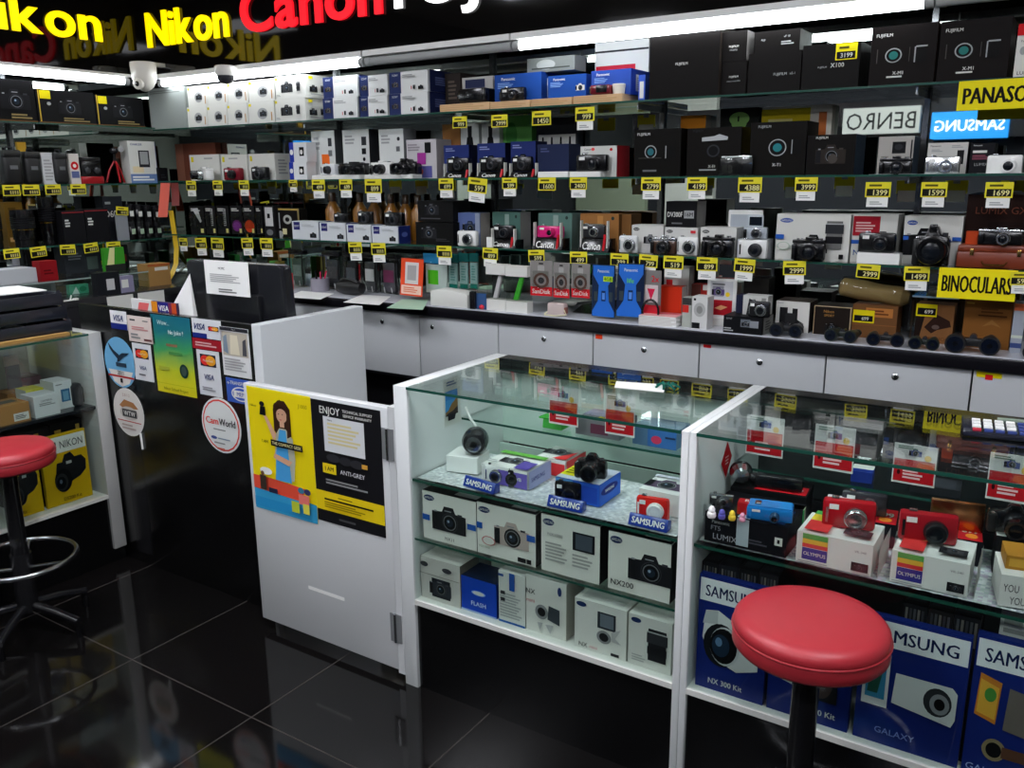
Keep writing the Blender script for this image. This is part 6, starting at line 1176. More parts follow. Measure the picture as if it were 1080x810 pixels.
# blue picture boards on the showcase floor
def board(label, x0, x1, ytl, txtu, dec, sh='B0', dy=.03):
    loc, rz, w, h = place(sh, x0, x1, ytl, dy)
    r = thing('picture_board', label, 'board', loc, rz, 'blue picture boards in the showcase')
    b = MB(); b.box(-w/2, w/2, 0, .02, 0, h, '14256e'); b.lift = .0003
    b.print_on(b.frame('F', -w/2, w/2, 0, .02, 0, h), [('r', .02, .78, .985, .975, 'e6e8ea'), ('t', .5, .875, .1, 'SAMSUNG', '14204a', .03, .8)] + dec); b.build('printed_board', r, smooth=0)
    return r
_camw = [('p', [(.08,.46),(.12,.7),(.3,.72),(.5,.66),(.72,.56),(.9,.4),(.9,.28),(.6,.22),(.2,.3)], 'd8dad8'), ('p', [(.08,.58),(.3,.6),(.3,.72),(.12,.7)], 'b8bcbc'), ('e', .36, .42, .26, .19, '16181c'), ('e', .42, .42, .22, .17, 'c8cccc'), ('e', .4, .42, .2, .155, 'K'), ('e', .36, .42, .13, .1, '1a2a3c'), ('e', .33, .45, .05, .04, '5a7a9a'), ('t', .45, .09, .05, 'NX 300 Kit', 'W', .02, .5)]
board('blue picture board with a white camera with big lens', 733, 804, 612, 0, _camw)
board('blue picture board with a dark lens, behind the red stool', 808, 893, 632, 0, [('r', .5, .2, .85, .5, '1a1a1e'), ('e', .65, .36, .14, .14, '4a3a34'), ('t', .6, .1, .05, 'NX 200 Kit', 'W', .02, .5), ('p', [(.1,.3),(.45,.25),(.45,.6),(.2,.62)], 'd0d0ce')])
board('blue picture board with a white phone and a camera phone', 899, 1009, 656, 0, [('p', [(.05,.3),(.3,.3),(.3,.72),(.05,.72)], 'e0e2e2'), ('p', [(.08,.36),(.27,.36),(.27,.68),(.08,.68)], '3a8ab0'), ('p', [(.1,.4),(.2,.4),(.24,.6),(.12,.62)], '2a5a4a'), ('p', [(.34,.36),(.9,.3),(.93,.36),(.93,.56),(.88,.6),(.36,.6)], 'd8dad8'), ('e', .76, .46, .13, .11, '2a2c30'), ('e', .78, .45, .09, .08, '8a8c90'), ('e', .78, .45, .05, .045, 'K'), ('t', .4, .12, .05, 'GALAXY', '8a9ad8', .0, .4)])
board('blue picture board with an orange screen phone and a watch', 1013, 1118, 676, 0, [('p', [(.06,.44),(.28,.4),(.3,.7),(.08,.74)], 'c87a2a'), ('p', [(.08,.46),(.27,.43),(.28,.66),(.09,.7)], 'e0a83a'), ('e', .2, .6, .06, .05, '4a8a3a'), ('p', [(.36,.38),(.6,.36),(.6,.66),(.38,.68)], '6a625c'), ('e', .3, .22, .12, .08, '8a7a5a'), ('e', .3, .22, .08, .055, 'K'), ('r', .38, .18, .75, .26, '5a3a2a'), ('t', .28, .06, .05, 'GALAXY', '9aaae0', .0, .5)])
# stacks of dark boxes behind the boards
kq = 0
for i, (x0, x1, yt, dy, c) in enumerate(((735, 752, 592, .06, '1b1b1e'), (753, 772, 596, .06, '202024'), (773, 792, 600, .06, '18181a'), (793, 812, 604, .06, '242226'), (938, 962, 634, .06, '1a1a1c'), (963, 988, 640, .06, '201e1e'), (989, 1016, 646, .06, '1a1a1e'))):
    carton(f'dark box spine with pale stripes, {["nearest the divider","second from the divider","third from the divider","fourth, above the first blue board","behind the phone board","middle of the phone board top","beside the white box over the boards"][i]}', 'B0', x0, x1, yt, dy, .15, c, {'F': [('r', .1+.17*k, .8, .2+.17*k, .97, ('4a4a4e', '6a6660', '38383c')[(k+i) % 3]) for k in range(5)], 'T': [('r', .1, .1, .9, .9, '2a2a2e')]}, group='dark box spines above the blue boards')
carton('white box with small dark squares above the last blue board', 'B0', 1034, 1072, 641, .06, .15, 'c4c4be', {'F': [('r', .5, .7, .6, .74, 'K'), ('x', .1, .86, .8, .96, 2, '8a8a86'), ('r', .0, .0, 1, .8, '1c1a1c'), ('r', .5, .72, .62, .8, 'W')]})
# calculator
loc = at(1052, 457, Z=1.0012); r = thing('calculator', 'black desk calculator with white keys on the showcase glass top', 'calculator', (loc.x, loc.y, 1.0012), math.radians(8))
b = MB(); b.prism([(-.055, 0), (.055, 0), (.055, .024), (-.055, .01)], -.075, .095, 'x', 'gl:1c1e2a', .003); b.build('casing', r)
for i in range(5):
    for j in range(4):
        x, y = -.055+i*.024, -.042+j*.019; zz = .01+.014*(y+.055)/.11
        m = 'WW' if (i < 4 and j > 0) else ('gl:c03040' if (i == 0) else 'gl:3a4a8a')
        bx('key', r, (x, x+.018, y, y+.013, zz, zz+.006), m, .001)
bx('display', r, (.0, .085, .036, .05, .02, .027), 'gl:8a9a8a', .001)

# ================================================================== SIDE SHOWCASE
SXF = SX-.03; zs = .6965
def side_box(label, x0, x1, yt, dx, d, col, dec, z0=zs, name='camera_box', **k):
    X = SXF-dx; a, c = solve_y(x0, X, z0), solve_y(x1, X, z0); h = at((x0+x1)/2, yt, X=X).z-z0
    return slab_on(label, name, 'box', (X, (a+c)/2, z0), (c-a, d, h), 90, col, dec, **k)
side_box('brown cardboard box with a white label on the side showcase shelf', 1, 33, 426, .0, .12, 'a87a48', {'F': [('r', .45, .1, .95, .5, 'W'), ('x', .5, .18, .9, .42, 3, '6a6a6a')], 'T': [('r', .2, .3, .8, .7, '5a5650')]})
side_box('second brown cardboard box behind the labelled one', 10, 42, 412, .22, .1, '9a6c3c', {'T': [('r', .1, .2, .9, .6, 'b8854e')]})
side_box('small white box with grey print on the side showcase shelf', 38, 64, 416, .0, .1, 'd2d4d6', {'F': [('t', .5, .75, .1, 'CAMERA', '4a4a4a', .0, .5), ('x', .2, .5, .9, .66, 2, '8a8a8a')]})
side_box('flat white and yellow box behind the small white box', 30, 56, 409, .13, .08, 'c8c8b8', {'T': [('r', 0, 0, .7, 1, 'c8c040')], 'F': [('r', 0, .7, 1, 1, 'c8c040')]})
side_box('taller white box with a blue picture on the side showcase shelf', 60, 78.5, 401, .05, .1, 'd6d8da', {'F': [('r', .35, .25, .85, .7, '3a6a90'), ('r', .45, .3, .75, .62, '6a9ab8'), ('x', .1, .85, .6, .92, 1, '8a8a8a')]})
X = SXF-.04; a, c = solve_y(78, X, zs), solve_y(90, X, zs); h = at(84, 404, X=X).z-zs
r = thing('camera_pouch', 'small black zip pouch at the end of the side showcase shelf', 'pouch', (X, (a+c)/2, zs), PI/2); w = c-a
bx('pouch_body', r, (-w/2, w/2, 0, .05, 0, h), 'fab:2a2a30', .014, seg=3); b = MB(); b.tube([(-w*.42, -.001, h*.1), (-w*.4, -.003, h*.8), (0, -.003, h*.93), (w*.4, -.003, h*.8), (w*.42, -.001, h*.1)], .002, 'D'); b.build('zip', r)
side_box('flat pinkish case lying at the back of the side showcase', 24, 46, 397, .33, .1, '8a6a70', {'T': [('r', .1, .1, .9, .9, 'b8a8a4')]}, name='flat_case')
X = SXF-.3; a, c = solve_y(11, X, zs), solve_y(26, X, zs); z2 = at(18, 374, X=X).z
r = thing('sign_card', 'grey sign card with a white top strip inside the side showcase', 'sign', (X, (a+c)/2, zs), PI/2); w = c-a; h = z2-zs
bx('card', r, (-w/2, w/2, 0, .003, 0, h*.8), '6a686c'); bx('white_strip', r, (-w/2, w/2, -.001, .003, h*.8, h), 'W')
# tilted yellow boards below
def yboard(label, x0, x1, ytop, dec, ang):
    X = SX-.06; z0 = .308; a, c = solve_y(x0, X, z0), solve_y(x1, X, z0); h = at((x0+x1)/2, ytop, X=X).z-z0; w = c-a
    r = thing('picture_board', label, 'board', (X, (a+c)/2, z0), PI/2, 'yellow picture boards in the side showcase')
    b = MB(); b.box(-w/2, w/2, 0, .016, 0, h, 'c8a010'); b.lift = .0003; fr = b.frame('F', -w/2, w/2, 0, .016, 0, h)
    b.print_on(fr, [('r', .0, .74, .98, .97, 'e2e0da'), ('p', [(.0,.0),(.005,0),(.005,1),(0,1)], 'K'),
       ('p', [(.22,.28),(.3,.2),(.45,.2),(.6,.3),(.78,.34),(.92,.42),(.94,.56),(.85,.64),(.7,.64),(.62,.72),(.48,.7),(.42,.6),(.3,.6),(.26,.46)], '18181a'), ('e', .4, .34, .19, .17, '0c0c0e'), ('e', .36, .32, .14, .125, '2a2a2c'), ('e', .35, .31, .1, .09, '0a0e12'), ('e', .34, .33, .03, .03, '5a6a7a'), ('r', .5, .56, .62, .6, 'b0b0ac')] + dec); b.build('printed_board', r, smooth=0)
    return r
yboard('yellow picture board of a black camera with white header, nearer the post', 51, 98, 455, [('t', .18, .855, .12, 'I AM', '2a2410', .06, .3), ('t', .66, .855, .11, 'NIKON', '3a3a3a', .0, .5), ('t', .55, .07, .05, 'D5200 Kit', '4a3a10', .02, .4)], 0)
yboard('yellow picture board of a black camera behind the stool post', 10, 47, 470, [('t', .35, .855, .11, 'I AM NIKON', '3a3a3a', .02, .7), ('t', .3, .07, .05, 'D3200 Kit', '4a3a10', .02, .4)], 0)
def sb2(label, x0, x1, yt, dx, d, col, dec, **k): return side_box(label, x0, x1, yt, dx, d, col, dec, z0=.3075, **k)
sb2('black box with gold label squares behind the nearer yellow board', 64, 96, 442, .06, .2, '17161a', {'F': [('r', .78, .86-.16*i, .9, .94-.16*i, 'b89a4a') for i in range(4)] + [('r', .1, .8, .3, .92, 'a88a3a'), ('r', .8, 0, 1, .2, '2a4a9a')]})
sb2('black box with gold squares behind the stool-side yellow board', 22, 62, 452, .07, .2, '1a181c', {'F': [('r', .3, .82, .42, .95, 'a88a3a'), ('r', .6, .82, .72, .95, 'a88a3a')]})

# ---- on and behind the cash desk
def tray(label, z, y0, y1, hgt, rot, m='gl:24262e'):
    r = thing('document_tray', label, 'tray', (SX-.22, (y0+y1)/2, z), math.radians(rot), 'stacked black document trays')
    w, d = .17, (y1-y0)/2; t = .004
    bx('base', r, (-w, w, -d, d, 0, t), m); bx('front_lip', r, (w-t, w, -d, d, 0, hgt), m, .0015)
    for s in (-1, 1): bx('side_wall', r, (-w, w, s*d-t/2, s*d+t/2, 0, hgt), m, .0015)
    bx('rear_wall', r, (-w, -w+t, -d, d, 0, hgt), m, .0015)
    for sx in (-1, 1):
        for sy in (-1, 1): bx('riser_post', r, (sx*(w-.008)-.005, sx*(w-.008)+.005, sy*(d-.008)-.005, sy*(d-.008)+.005, t, .0555), m)
zt = 1.0012
sheet('flat brown cardboard sheet under the black document trays', 'cardboard_sheet', [(-3.53, 1.38), (-3.335, 1.38), (-3.335, 1.87), (-3.53, 1.87)], zt, 'b08a50', 'cardboard', .012)
zt += .0125
for i, lab in enumerate(('lowest black document tray of the stack', 'middle black document tray of the stack', 'topmost black document tray, under white papers')):
    tray(lab, zt, 1.34, 1.895-.012*i, .045, (0, 1.5, -1)[i]); 
    if i == 0: sheet('white papers inside the lowest document tray', 'paper_sheet', [(-3.68, 1.40), (-3.38, 1.40), (-3.38, 1.82), (-3.68, 1.82)], zt+.005, 'W', th=.006)
    zt += .056
sheet('white papers fanned on top of the black document trays', 'paper_sheet', [(-3.66, 1.40), (-3.4, 1.36), (-3.37, 1.82), (-3.62, 1.84)], zt+.001, 'WW', th=.004)
# monitor box seen from behind with a taped note
yM = 2.12; XL, XR = solve_x(197, yM, 1.2), solve_x(301, yM, 1.2); zT = at(250, 277, Y=yM).z
r = thing('cash_monitor', 'big black monitor back with a white note taped on, behind the desk', 'monitor', ((XL+XR)/2, yM, .9306)); w = (XR-XL)/2; h = zT-.93
b = MB(); b.prism([(-w*.96, h*.28), (w*1.02, h*.24), (w*.96, h*.97), (w*.9, h), (-w*.9, h), (-w*.98, h*.97)], 0, .05, 'y', 'gl:1a1b1f', .008); b.build('back_shell', r)
bx('screen', r, (-w*.9, w*.9, .05, .056, h*.32, h*.95), 'gl:0c0f14'); bx('rear_bulge', r, (-w*.55, w*.55, -.02, .004, h*.3, h*.7), 'gl:17181b', .008)
b = MB(); b.lathe([(.11, 0), (.11, .012), (.03, .02), (.03, h*.3)], (0, .03, 0), 'z', 'gl:17181b', 24); b.build('foot', r)
n0, n1 = solve_x(216, yM-.03, 1.2)-(XL+XR)/2, solve_x(262, yM-.03, 1.2)-(XL+XR)/2; q0, q1 = at(240, 329, Y=yM-.03).z-.93, at(240, 276, Y=yM-.03).z-.93
q0 = at(240, 312, Y=yM-.03).z-.93
b = MB(); b.box(n0, n1, -.0235, -.0215, q0, q1, 'WW'); b.lift = .0004; b.print_on(b.frame('F', n0, n1, -.0235, -.0215, q0, q1), [('t', .4, .78, .07, 'MCMC', '2a2a2a', .04, .3), ('x', .12, .36, .85, .62, 5, 'b0b0b0'), ('x', .3, .06, .75, .2, 2, '7a7a7a')]); b.build('taped_note', r, smooth=0)
# paper pyramid, card leaflets on the desk top
dk = lambda x, y: at(x, y, Y=2.06)
P0, P1, P2 = dk(176, 330), dk(204, 333), dk(196, 289)
b = MB(); ap = P2; B = [Vector((P0.x, 2.06, .931)), Vector((P1.x, 2.06, .931)), Vector((P1.x, 2.094, .931)), Vector((P0.x-.0, 2.094, .931))]; T = Vector((P2.x, 2.078, P2.z))
kx = (P2.z-.931)/(P2.z-P1.z); xa, xb = P2.x+(P0.x-P2.x)*kx, P2.x+(P1.x-P2.x)*min(kx, 1.0)
B[0].x = B[3].x = xa; B[1].x = B[2].x = xb
V = [b.bm.verts.new(v) for v in B]; t = b.bm.verts.new(T); ix = b.mi('WW')
for i in range(4): f = b.bm.faces.new((V[i], V[(i+1) % 4], t)); f.material_index = ix
f = b.bm.faces.new(V[::-1]); f.material_index = ix
tag(b.build('paper_cone', smooth=0), 'white pointed paper pyramid beside the black monitor', 'paper')
def flat_leaf(label, x0, x1, y0, y1, dec, col, lean=.0, name='leaflet', Y=2.03):
    X0, X1 = solve_x(x0, Y, 1.11), solve_x(x1, Y, 1.11); za, zb = at((x0+x1)/2, y0, Y=Y).z, at((x0+x1)/2, y1, Y=Y).z
    r = thing(name, label, 'leaflet', ((X0+X1)/2, Y, .931)); w = (X1-X0)/2
    b = MB(); b.box(-w, w, 0, .012, 0, za-.931, col); b.print_on(b.frame('F', -w, w, 0, .012, zb-.931, za-.931), dec); b.build('leaflet_holder', r, smooth=0)
flat_leaf('orange and blue card payment leaflet holder on the black desk', 160, 186.5, 319, 331, [('r', 0, 0, .25, 1, 'e08a20'), ('r', .25, 0, .8, 1, '24247a'), ('r', .8, 0, 1, 1, 'c8502a'), ('t', .5, .5, .5, 'VISA', 'WW', .04, .4), ('r', .7, 0, .82, 1, '7a2a4a')], '3a2a4a')
flat_leaf('small white and red leaflet holder on the black desk', 139, 160, 316, 331, [('p', [(.3,.3),(.8,.3),(.9,.8),(.4,.8)], 'e06a6a'), ('x', .1, .02, .9, .2, 1, 'LG')], 'd6d6d6')

# stickers on the desk front
def sticker(label, pts, dec, col, name='sticker', oval=False, Y=1.99, group=None, cat='sticker'):
    """pts: pixel box x0, x1, y top left, y bottom left of the flat print"""
    x0, x1, y0, y1 = pts; xm = (x0+x1)/2
    za = at(xm, y0, Y=Y).z; zb = at(xm, y1, Y=Y).z; zc = (za+zb)/2
    a, c = solve_x(x0, Y, zc), solve_x(x1, Y, zc); w, h = (c-a)/2, za-zb
    b = MB(); 
    if oval:
        n = 32; P = [(math.cos(2*PI*i/n)*w, zc-zb+math.sin(2*PI*i/n)*h/2) for i in range(n)]
        b.prism(P, -.0015, 0, 'y', col)
    else: b.box(-w, w, -.0015, 0, 0, h, col)
    b.lift = .0003; b.print_on(b.frame('F', -w, w, -.0015, 0, 0, h), dec)
    o = b.build(name, smooth=0); o.location = ((a+c)/2, Y-.0002, zb); return tag(o, label, cat, group)
VB = '1c2a7a'
mc = lambda u, v, r, asp: [('r', u-r*1.6, v-r*asp*1.2, u+r*1.6, v+r*asp*1.2, '16182a'), ('e', u-r*.55, v, r, r*asp, 'd8302a'), ('e', u+r*.55, v, r, r*asp, 'e8a02a'), ('t', u, v, r*asp*.45, 'MasterCard', 'W', .02, r*2.6)]
sticker('small white and blue card payment sticker nearest the side showcase', (117, 134, 328, 347), [('r', 0, 0, 1, .32, VB), ('t', .5, .62, .34, 'VISA', '1a2a6a', .05, .85, .2)], 'e8e8ea')
sticker('pinkish white certificate card sticker next to the green yellow poster', (135.5, 162.5, 334, 361), [('x', .1, .78, .4, .9, 1, '3a3a3a'), ('x', .6, .8, .9, .88, 1, '7a7a7a'), ('x', .15, .45, .85, .62, 2, 'c88a8a'), ('x', .1, .1, .5, .35, 2, '8a8a8a'), ('r', .6, .08, .9, .16, '5a2a2a')], 'dccfc8')
sticker('blue oval sticker with a soaring bird emblem', (111, 143, 356, 408), [('p', [(.1,.34),(.9,.34),(.75,.1),(.5,.02),(.25,.1)], 'd8d4cc'), ('r', .08, .2, .92, .24, 'a82a2a'), ('p', [(.18,.88),(.34,.74),(.5,.66),(.54,.56),(.46,.56),(.32,.66),(.22,.76)], '1a2a3a'), ('p', [(.48,.63),(.62,.7),(.86,.72),(.78,.67),(.66,.63),(.56,.56),(.5,.52),(.42,.5),(.44,.56)], '1a2a3a'), ('r', .38, .42, .72, .5, '26384a'), ('t', .5, .3, .08, '2011', '2a3a4a', .03, .6), ('r', .47, .1, .55, .19, 'K')], '6aa8d0', oval=True)
sticker('white card sticker with red and orange discs, under the certificate card', (141.5, 161, 363, 401), mc(.5, .73, .22, .5) + [('t', .5, .35, .11, 'VISA', '22306a', .04, .6, .2), ('x', .25, .12, .75, .2, 1, '6a6a70')], 'd4d6da')
r = sticker('green and yellow poster reading No Joke on the black desk', (163, 204, 334, 415), [('t', .32, .91, .06, 'Wow...', 'd8f0ec', .0, .4, .2), ('t', .62, .8, .055, 'No Joke !', 'e8f4f0', .02, .5), ('x', .35, .6, .75, .66, 1, '8a6a50'), ('x', .4, .5, .9, .56, 1, '4a8a4a'), ('e', .75, .32, .11, .09, '14342c'), ('e', .75, .32, .07, .06, '3a4a44'), ('x', .1, .28, .5, .36, 1, 'a8b040'), ('t', .5, .06, .04, 'Nikon School Project', '4a5a10', .02, .8), ('r', .02, .12, .98, .125, 'a8b020')], grad_mat('printed_colour_wash', [(0, 'd8cc1c'), (.3, 'b8c424'), (.55, '3a9a5a'), (.8, '14707a'), (1, '126a80')], 'Z', 3.2, 0.0), name='picture_poster', cat='poster')
sticker('wide white double card sticker above the dark red strip', (203, 233.5, 337, 357), [('r', 0, 0, .5, .25, VB), ('t', .27, .6, .34, 'VISA', '22306a', .05, .42, .2)] + mc(.75, .55, .11, .95), 'd8dade')
sticker('dark red strip sticker below the double card sticker', (203.5, 234, 358, 369), [('x', .1, .25, .9, .75, 2, 'd8a8a8')], '9a1c28')
sticker('tall white card sticker with overlapping discs, below the dark red strip', (209.5, 233, 370, 417), mc(.5, .78, .22, .5) + [('t', .5, .42, .12, 'VISA', '22306a', .04, .8, .2), ('x', .15, .1, .8, .2, 2, '8a8a90')], 'd4d6da')
sticker('white poster with a pale group photograph, by the partition', (234.5, 264, 346, 397), [('r', .05, .42, .95, .9, 'b8b0a0'), ('p', [(.3,.45),(.65,.45),(.6,.85),(.35,.85)], 'd8d0b8'), ('p', [(.75,.45),(.9,.45),(.9,.8),(.78,.75)], '4a4a50'), ('p', [(.08,.5),(.25,.45),(.22,.85),(.1,.8)], '7a8a9a'), ('x', .08, .1, .9, .38, 5, 'a8a8a8'), ('r', .0, .93, 1, 1, '2a2a30'), ('t', .5, .965, .03, 'Report', 'W', .03, .3)], 'dedede', name='picture_poster', cat='poster')
sticker('blue and white oval-logo payment sticker beside the gate', (239.5, 265, 400, 425), [('t', .45, .82, .15, 'e-TRANSFER', 'W', .02, .8), ('e', .6, .38, .4, .3, 'W'), ('e', .6, .38, .35, .25, '3a5ab8'), ('r', .3, .24, .95, .52, 'W'), ('t', .62, .38, .18, 'MEPS', '22409a', .03, .55)], '3858b0')
sticker('large round white sticker with a red ring and red-black name', (213.5, 254.5, 420, 477), [('e', .5, .5, .47, .47, 'd04034'), ('e', .5, .5, .44, .44, 'd8dad8'), ('t', .28, .57, .13, 'Cam', 'd8322a', .05, .36), ('t', .67, .57, .13, 'World', '1c1c20', .05, .42), ('x', .3, .4, .75, .44, 1, '8a8a8a'), ('e', .3, .26, .08, .03, '3a4a8a'), ('x', .4, .24, .85, .28, 1, '7a8a9a'), ('x', .3, .15, .7, .2, 1, '8a8a8a'), ('x', .35, .06, .65, .1, 1, 'c85a4a')], 'd8dad8', oval=True)
o = sticker('round white sticker with a brown bird-like emblem, lower one', (120.5, 152, 410, 459), [('p', [(.22,.62),(.4,.76),(.7,.72),(.85,.6),(.6,.58),(.35,.56)], '9a6a42'), ('e', .52, .48, .3, .14, 'b8b4ac'), ('r', .3, .4, .78, .56, '3a3a3c'), ('t', .54, .48, .1, 'WTW', 'W', .03, .4), ('r', .12, .3, .9, .32, 'a83a3a'), ('x', .25, .12, .75, .26, 2, 'a89a94'), ('t', .5, .86, .06, '2 0 1 2', '8a4a3a', .02, .5)], 'd0ccc6', oval=True)
strap('pale string dangling below the brown emblem sticker', 'string', [at(148, 457, Y=1.985), at(149.5, 466, Y=1.985), at(150.5, 474, Y=1.985)], .008, 'W', 'string')

# gate posters
def gposter(label, xa, xb, ytl, ybl, col, dec):
    Y = FR-.0005; za, zb = at(xa, ytl, Y=Y).z, at(xa, ybl, Y=Y).z; zc = (za+zb)/2
    a, c = solve_x(xa, Y, za), solve_x(xb, Y, za)
    b = MB(); w, h = c-a, za-zb; b.box(-w/2, w/2, -.0012, 0, 0, h, col); b.lift = .0003; b.print_on(b.frame('F', -w/2, w/2, -.0012, 0, 0, h), dec)
    o = b.build('picture_poster', smooth=0); o.location = ((a+c)/2, Y, zb); return tag(o, label, 'poster', 'posters on the white gate')
skin, hair, shirt = 'd8a888', '3a2418', 'b8b8a0'
gposter('yellow poster of a smiling long-haired woman on the white gate', 260, 327, 406.5, 531, 'ecd614', [
    ('p', [(0,0),(1,0),(1,.15),(.6,.17),(0,.17)], '3aa0d0'), ('p', [(0,.17),(.75,.15),(.85,.26),(.3,.28),(0,.28)], 'e0503a'), ('r', .0, .02, .9, .1, '2a90c8'),
    ('p', [(.42,.68),(.42,.88),(.5,.93),(.6,.93),(.68,.87),(.68,.66),(.6,.62),(.48,.62)], hair), ('e', .545, .81, .085, .055, skin), ('r', .51, .72, .58, .77, skin),
    ('p', [(.4,.5),(.44,.66),(.5,.71),(.6,.71),(.7,.64),(.72,.48),(.68,.3),(.44,.3)], shirt), ('p', [(.5,.7),(.6,.7),(.64,.28),(.38,.28),(.42,.5)], '4aa0d8'), ('p', [(.42,.68),(.47,.68),(.47,.84),(.42,.86)], hair), ('p', [(.62,.64),(.68,.66),(.67,.86),(.63,.82)], hair),
    ('p', [(.4,.6),(.3,.74),(.25,.8),(.28,.82),(.35,.75),(.45,.65)], skin), ('p', [(.2,.79),(.3,.79),(.3,.86),(.22,.86)], 'K'), ('e', .25, .88, .04, .02, 'N'), ('p', [(.38,.46),(.62,.42),(.68,.46),(.4,.5)], skin),
    ('e', .515, .825, .008, .005, 'K'), ('e', .575, .825, .008, .005, 'K'), ('p', [(.52,.785),(.57,.785),(.545,.775)], 'c05a5a'), ('p', [(.45,.84),(.46,.87),(.53,.9),(.6,.88),(.64,.84),(.66,.9),(.55,.94),(.45,.9)], hair),
    ('r', .36, .56, .86, .61, 'K'), ('t', .61, .585, .025, 'THE COMPACT GEEK', 'e8e0a0', .03, .46), ('t', .27, .585, .025, 'I AM', 'K', .04, .14), ('t', .9, .92, .03, 'J1000', 'a08a10', .02, .2), ('t', .12, .86, .02, 'Nikon', 'K', .03, .1),
    ('e', .25, .34, .1, .03, 'WW'), ('p', [(.14,.18),(.24,.18),(.24,.3),(.14,.3)], '3a3028'), ('e', .19, .315, .03, .02, '6a4a34'), ('r', .28, .17, .42, .21, '2a2a44'), ('e', .8, .25, .05, .025, '3a80a0'), ('e', .9, .25, .05, .025, '3a3a60'), ('r', .76, .14, .92, .22, 'e87a70'), ('r', .64, .06, .76, .15, 'b8c83a'), ('r', .82, .07, .92, .15, 'd8d850')])
gposter('black and yellow poster offering technical support on the white gate', 327.5, 401, 420, 545, '17171a', [
    ('r', 0, .10, 1, .26, 'e8cc1a'), ('t', .28, .93, .06, 'ENJOY', 'W', .03, .3), ('t', .68, .945, .022, 'TECHNICAL SUPPORT', 'W', .03, .46), ('t', .68, .91, .022, 'SERVICE WARRANTY', 'W', .03, .46), ('r', .18, .6, .77, .88, 'd6d8da'), ('x', .24, .66, .74, .84, 6, 'd8cc9a'), ('t', .28, .855, .015, 'Nikon', 'K', .03, .1),
    ('e', .3, .55, .1, .035, '2e2e32'), ('e', .48, .545, .09, .035, '2a2a2e'), ('e', .65, .54, .1, .035, '2e2e32'), ('r', .72, .52, .8, .555, 'd8a040'), ('r', .14, .42, .34, .5, 'e8d020'), ('t', .24, .46, .035, 'I AM', 'K', .04, .16), ('t', .58, .455, .036, 'ANTI-GREY', 'd8d8d8', .0, .44), ('x', .18, .33, .85, .38, 2, '8a8a8a'), ('r', .14, .195, .86, .21, 'K'), ('x', .14, .13, .8, .185, 3, 'a08a10'), ('x', .35, .225, .65, .24, 1, '7a6a10'), ('x', .35, .04, .7, .07, 1, '4a4a4c')])
b = MB(); b.box(solve_x(325, FR, .25), solve_x(363, FR, .25), FR-.0006, FR-.0002, .222, .234, 'WW'); tag(b.build('tape_strip', smooth=0), 'short strip of pale tape low on the white gate', 'tape')

# stored dark bag in the opening under the back counter
r = thing('equipment_bag', 'dark blue grey bag in the opening beyond the gate', 'bag', (-2.4, 2.95, 0))
bx('bag_body', r, (-.24, .24, -.1, .12, 0, .5), 'fab:22262e', .07, seg=4); bx('bag_flap', r, (-.22, .22, -.11, .1, .38, .53), 'fab:3a3c42', .05, seg=3)
b = MB(); b.tube([(-.12, 0, .5), (-.1, 0, .58), (.1, 0, .58), (.12, 0, .5)], .012, 'fab:N'); b.build('handle', r)

# ---- clutter on the side counter
def cbox(label, x0, x1, yt, dx, d, col, dec={}, rot=0, name='accessory_box', sh='L4'):
    return carton(label, sh, x0, x1, yt, dx, d, col, dec, rot=rot, name=name)
r = thing('counter_case', 'low clear glass case on the side counter, full of small parts', 'case', (-4.88, 0, 1.0006))
ya, yb2 = 1.75, 3.02
for nm, dm in (('glass_lid', (0, .4, ya, yb2, .085, .091)), ('front_pane', (.394, .4, ya, yb2, 0, .085)), ('end_pane', (0, .394, ya, ya+.005, 0, .085)), ('end_pane', (0, .394, yb2-.005, yb2, 0, .085))):
    b = MB(); b.box(*dm, GLASS); b.build(nm, r, smooth=0)
bx('lid_edge', r, (.4, .402, ya, yb2, .084, .0915), 'gl:8a9a94')
SURF['L5'] = ('L', -4.49, 1.0922); SURF['L6'] = ('L', -4.5, 1.0012)
cbox('brown cardboard box with pale label beside the yellow strap end', 158, 181, 278, .12, .1, 'a07a48', {'F': [('r', .3, .7, .9, .85, 'd8d4c8'), ('r', 0, .9, 1, 1, 'a85a30')]})
cbox('red felt box standing on the clear counter case', 44, 62, 275, .02, .07, '86161c', {'F': [('x', .2, .3, .8, .6, 2, '5a0c10')]}, sh='L5')
cbox('black box with a white label on the side counter', 104, 128, 287, .01, .05, '1c1e22', {'F': [('r', .4, .2, .75, .7, 'c8c8c8')]})
cbox('flat tray box of red, silver and green parts inside the clear case', 8, 60, 299, .06, .2, '5a605e', {'T': [('r', .03, .05, .97, .95, '8a9290'), ('r', .1, .2, .25, .5, '6a3038'), ('r', .4, .4, .6, .7, 'a8aeb0'), ('r', .7, .2, .85, .6, '3a4a44')], 'F': [('r', .05, .2, .3, .8, '6a3a40'), ('r', .35, .2, .5, .8, 'a8b0b0'), ('r', .6, .2, .9, .8, '34423e')]}, sh='L6')
cbox('green and white squeeze pack inside the clear counter case', 74, 94, 300, .05, .03, '4a9a7a', {'F': [('p', [(.1,0),(.5,0),(.35,.8)], 'c8dcd4'), ('e', .7, .5, .2, .3, '2a7a58')]}, sh='L6')
cbox('lime green accessory pack leaning by the last side tag', 112, 133, 261, .14, .03, '3f962c', {'F': [('p', [(0,0),(.4,0),(.55,1),(.3,1)], 'e0e0a0'), ('r', 0, 0, 1, .3, '2a2c2a')]}, sh='L5')
cbox('pale flat sheet box lying at the picture edge on the side counter', -6, 40, 284, .05, .14, 'b8bcc0', {'T': [('r', .1, .1, .9, .9, 'c8ccd0')]}, sh='L5')
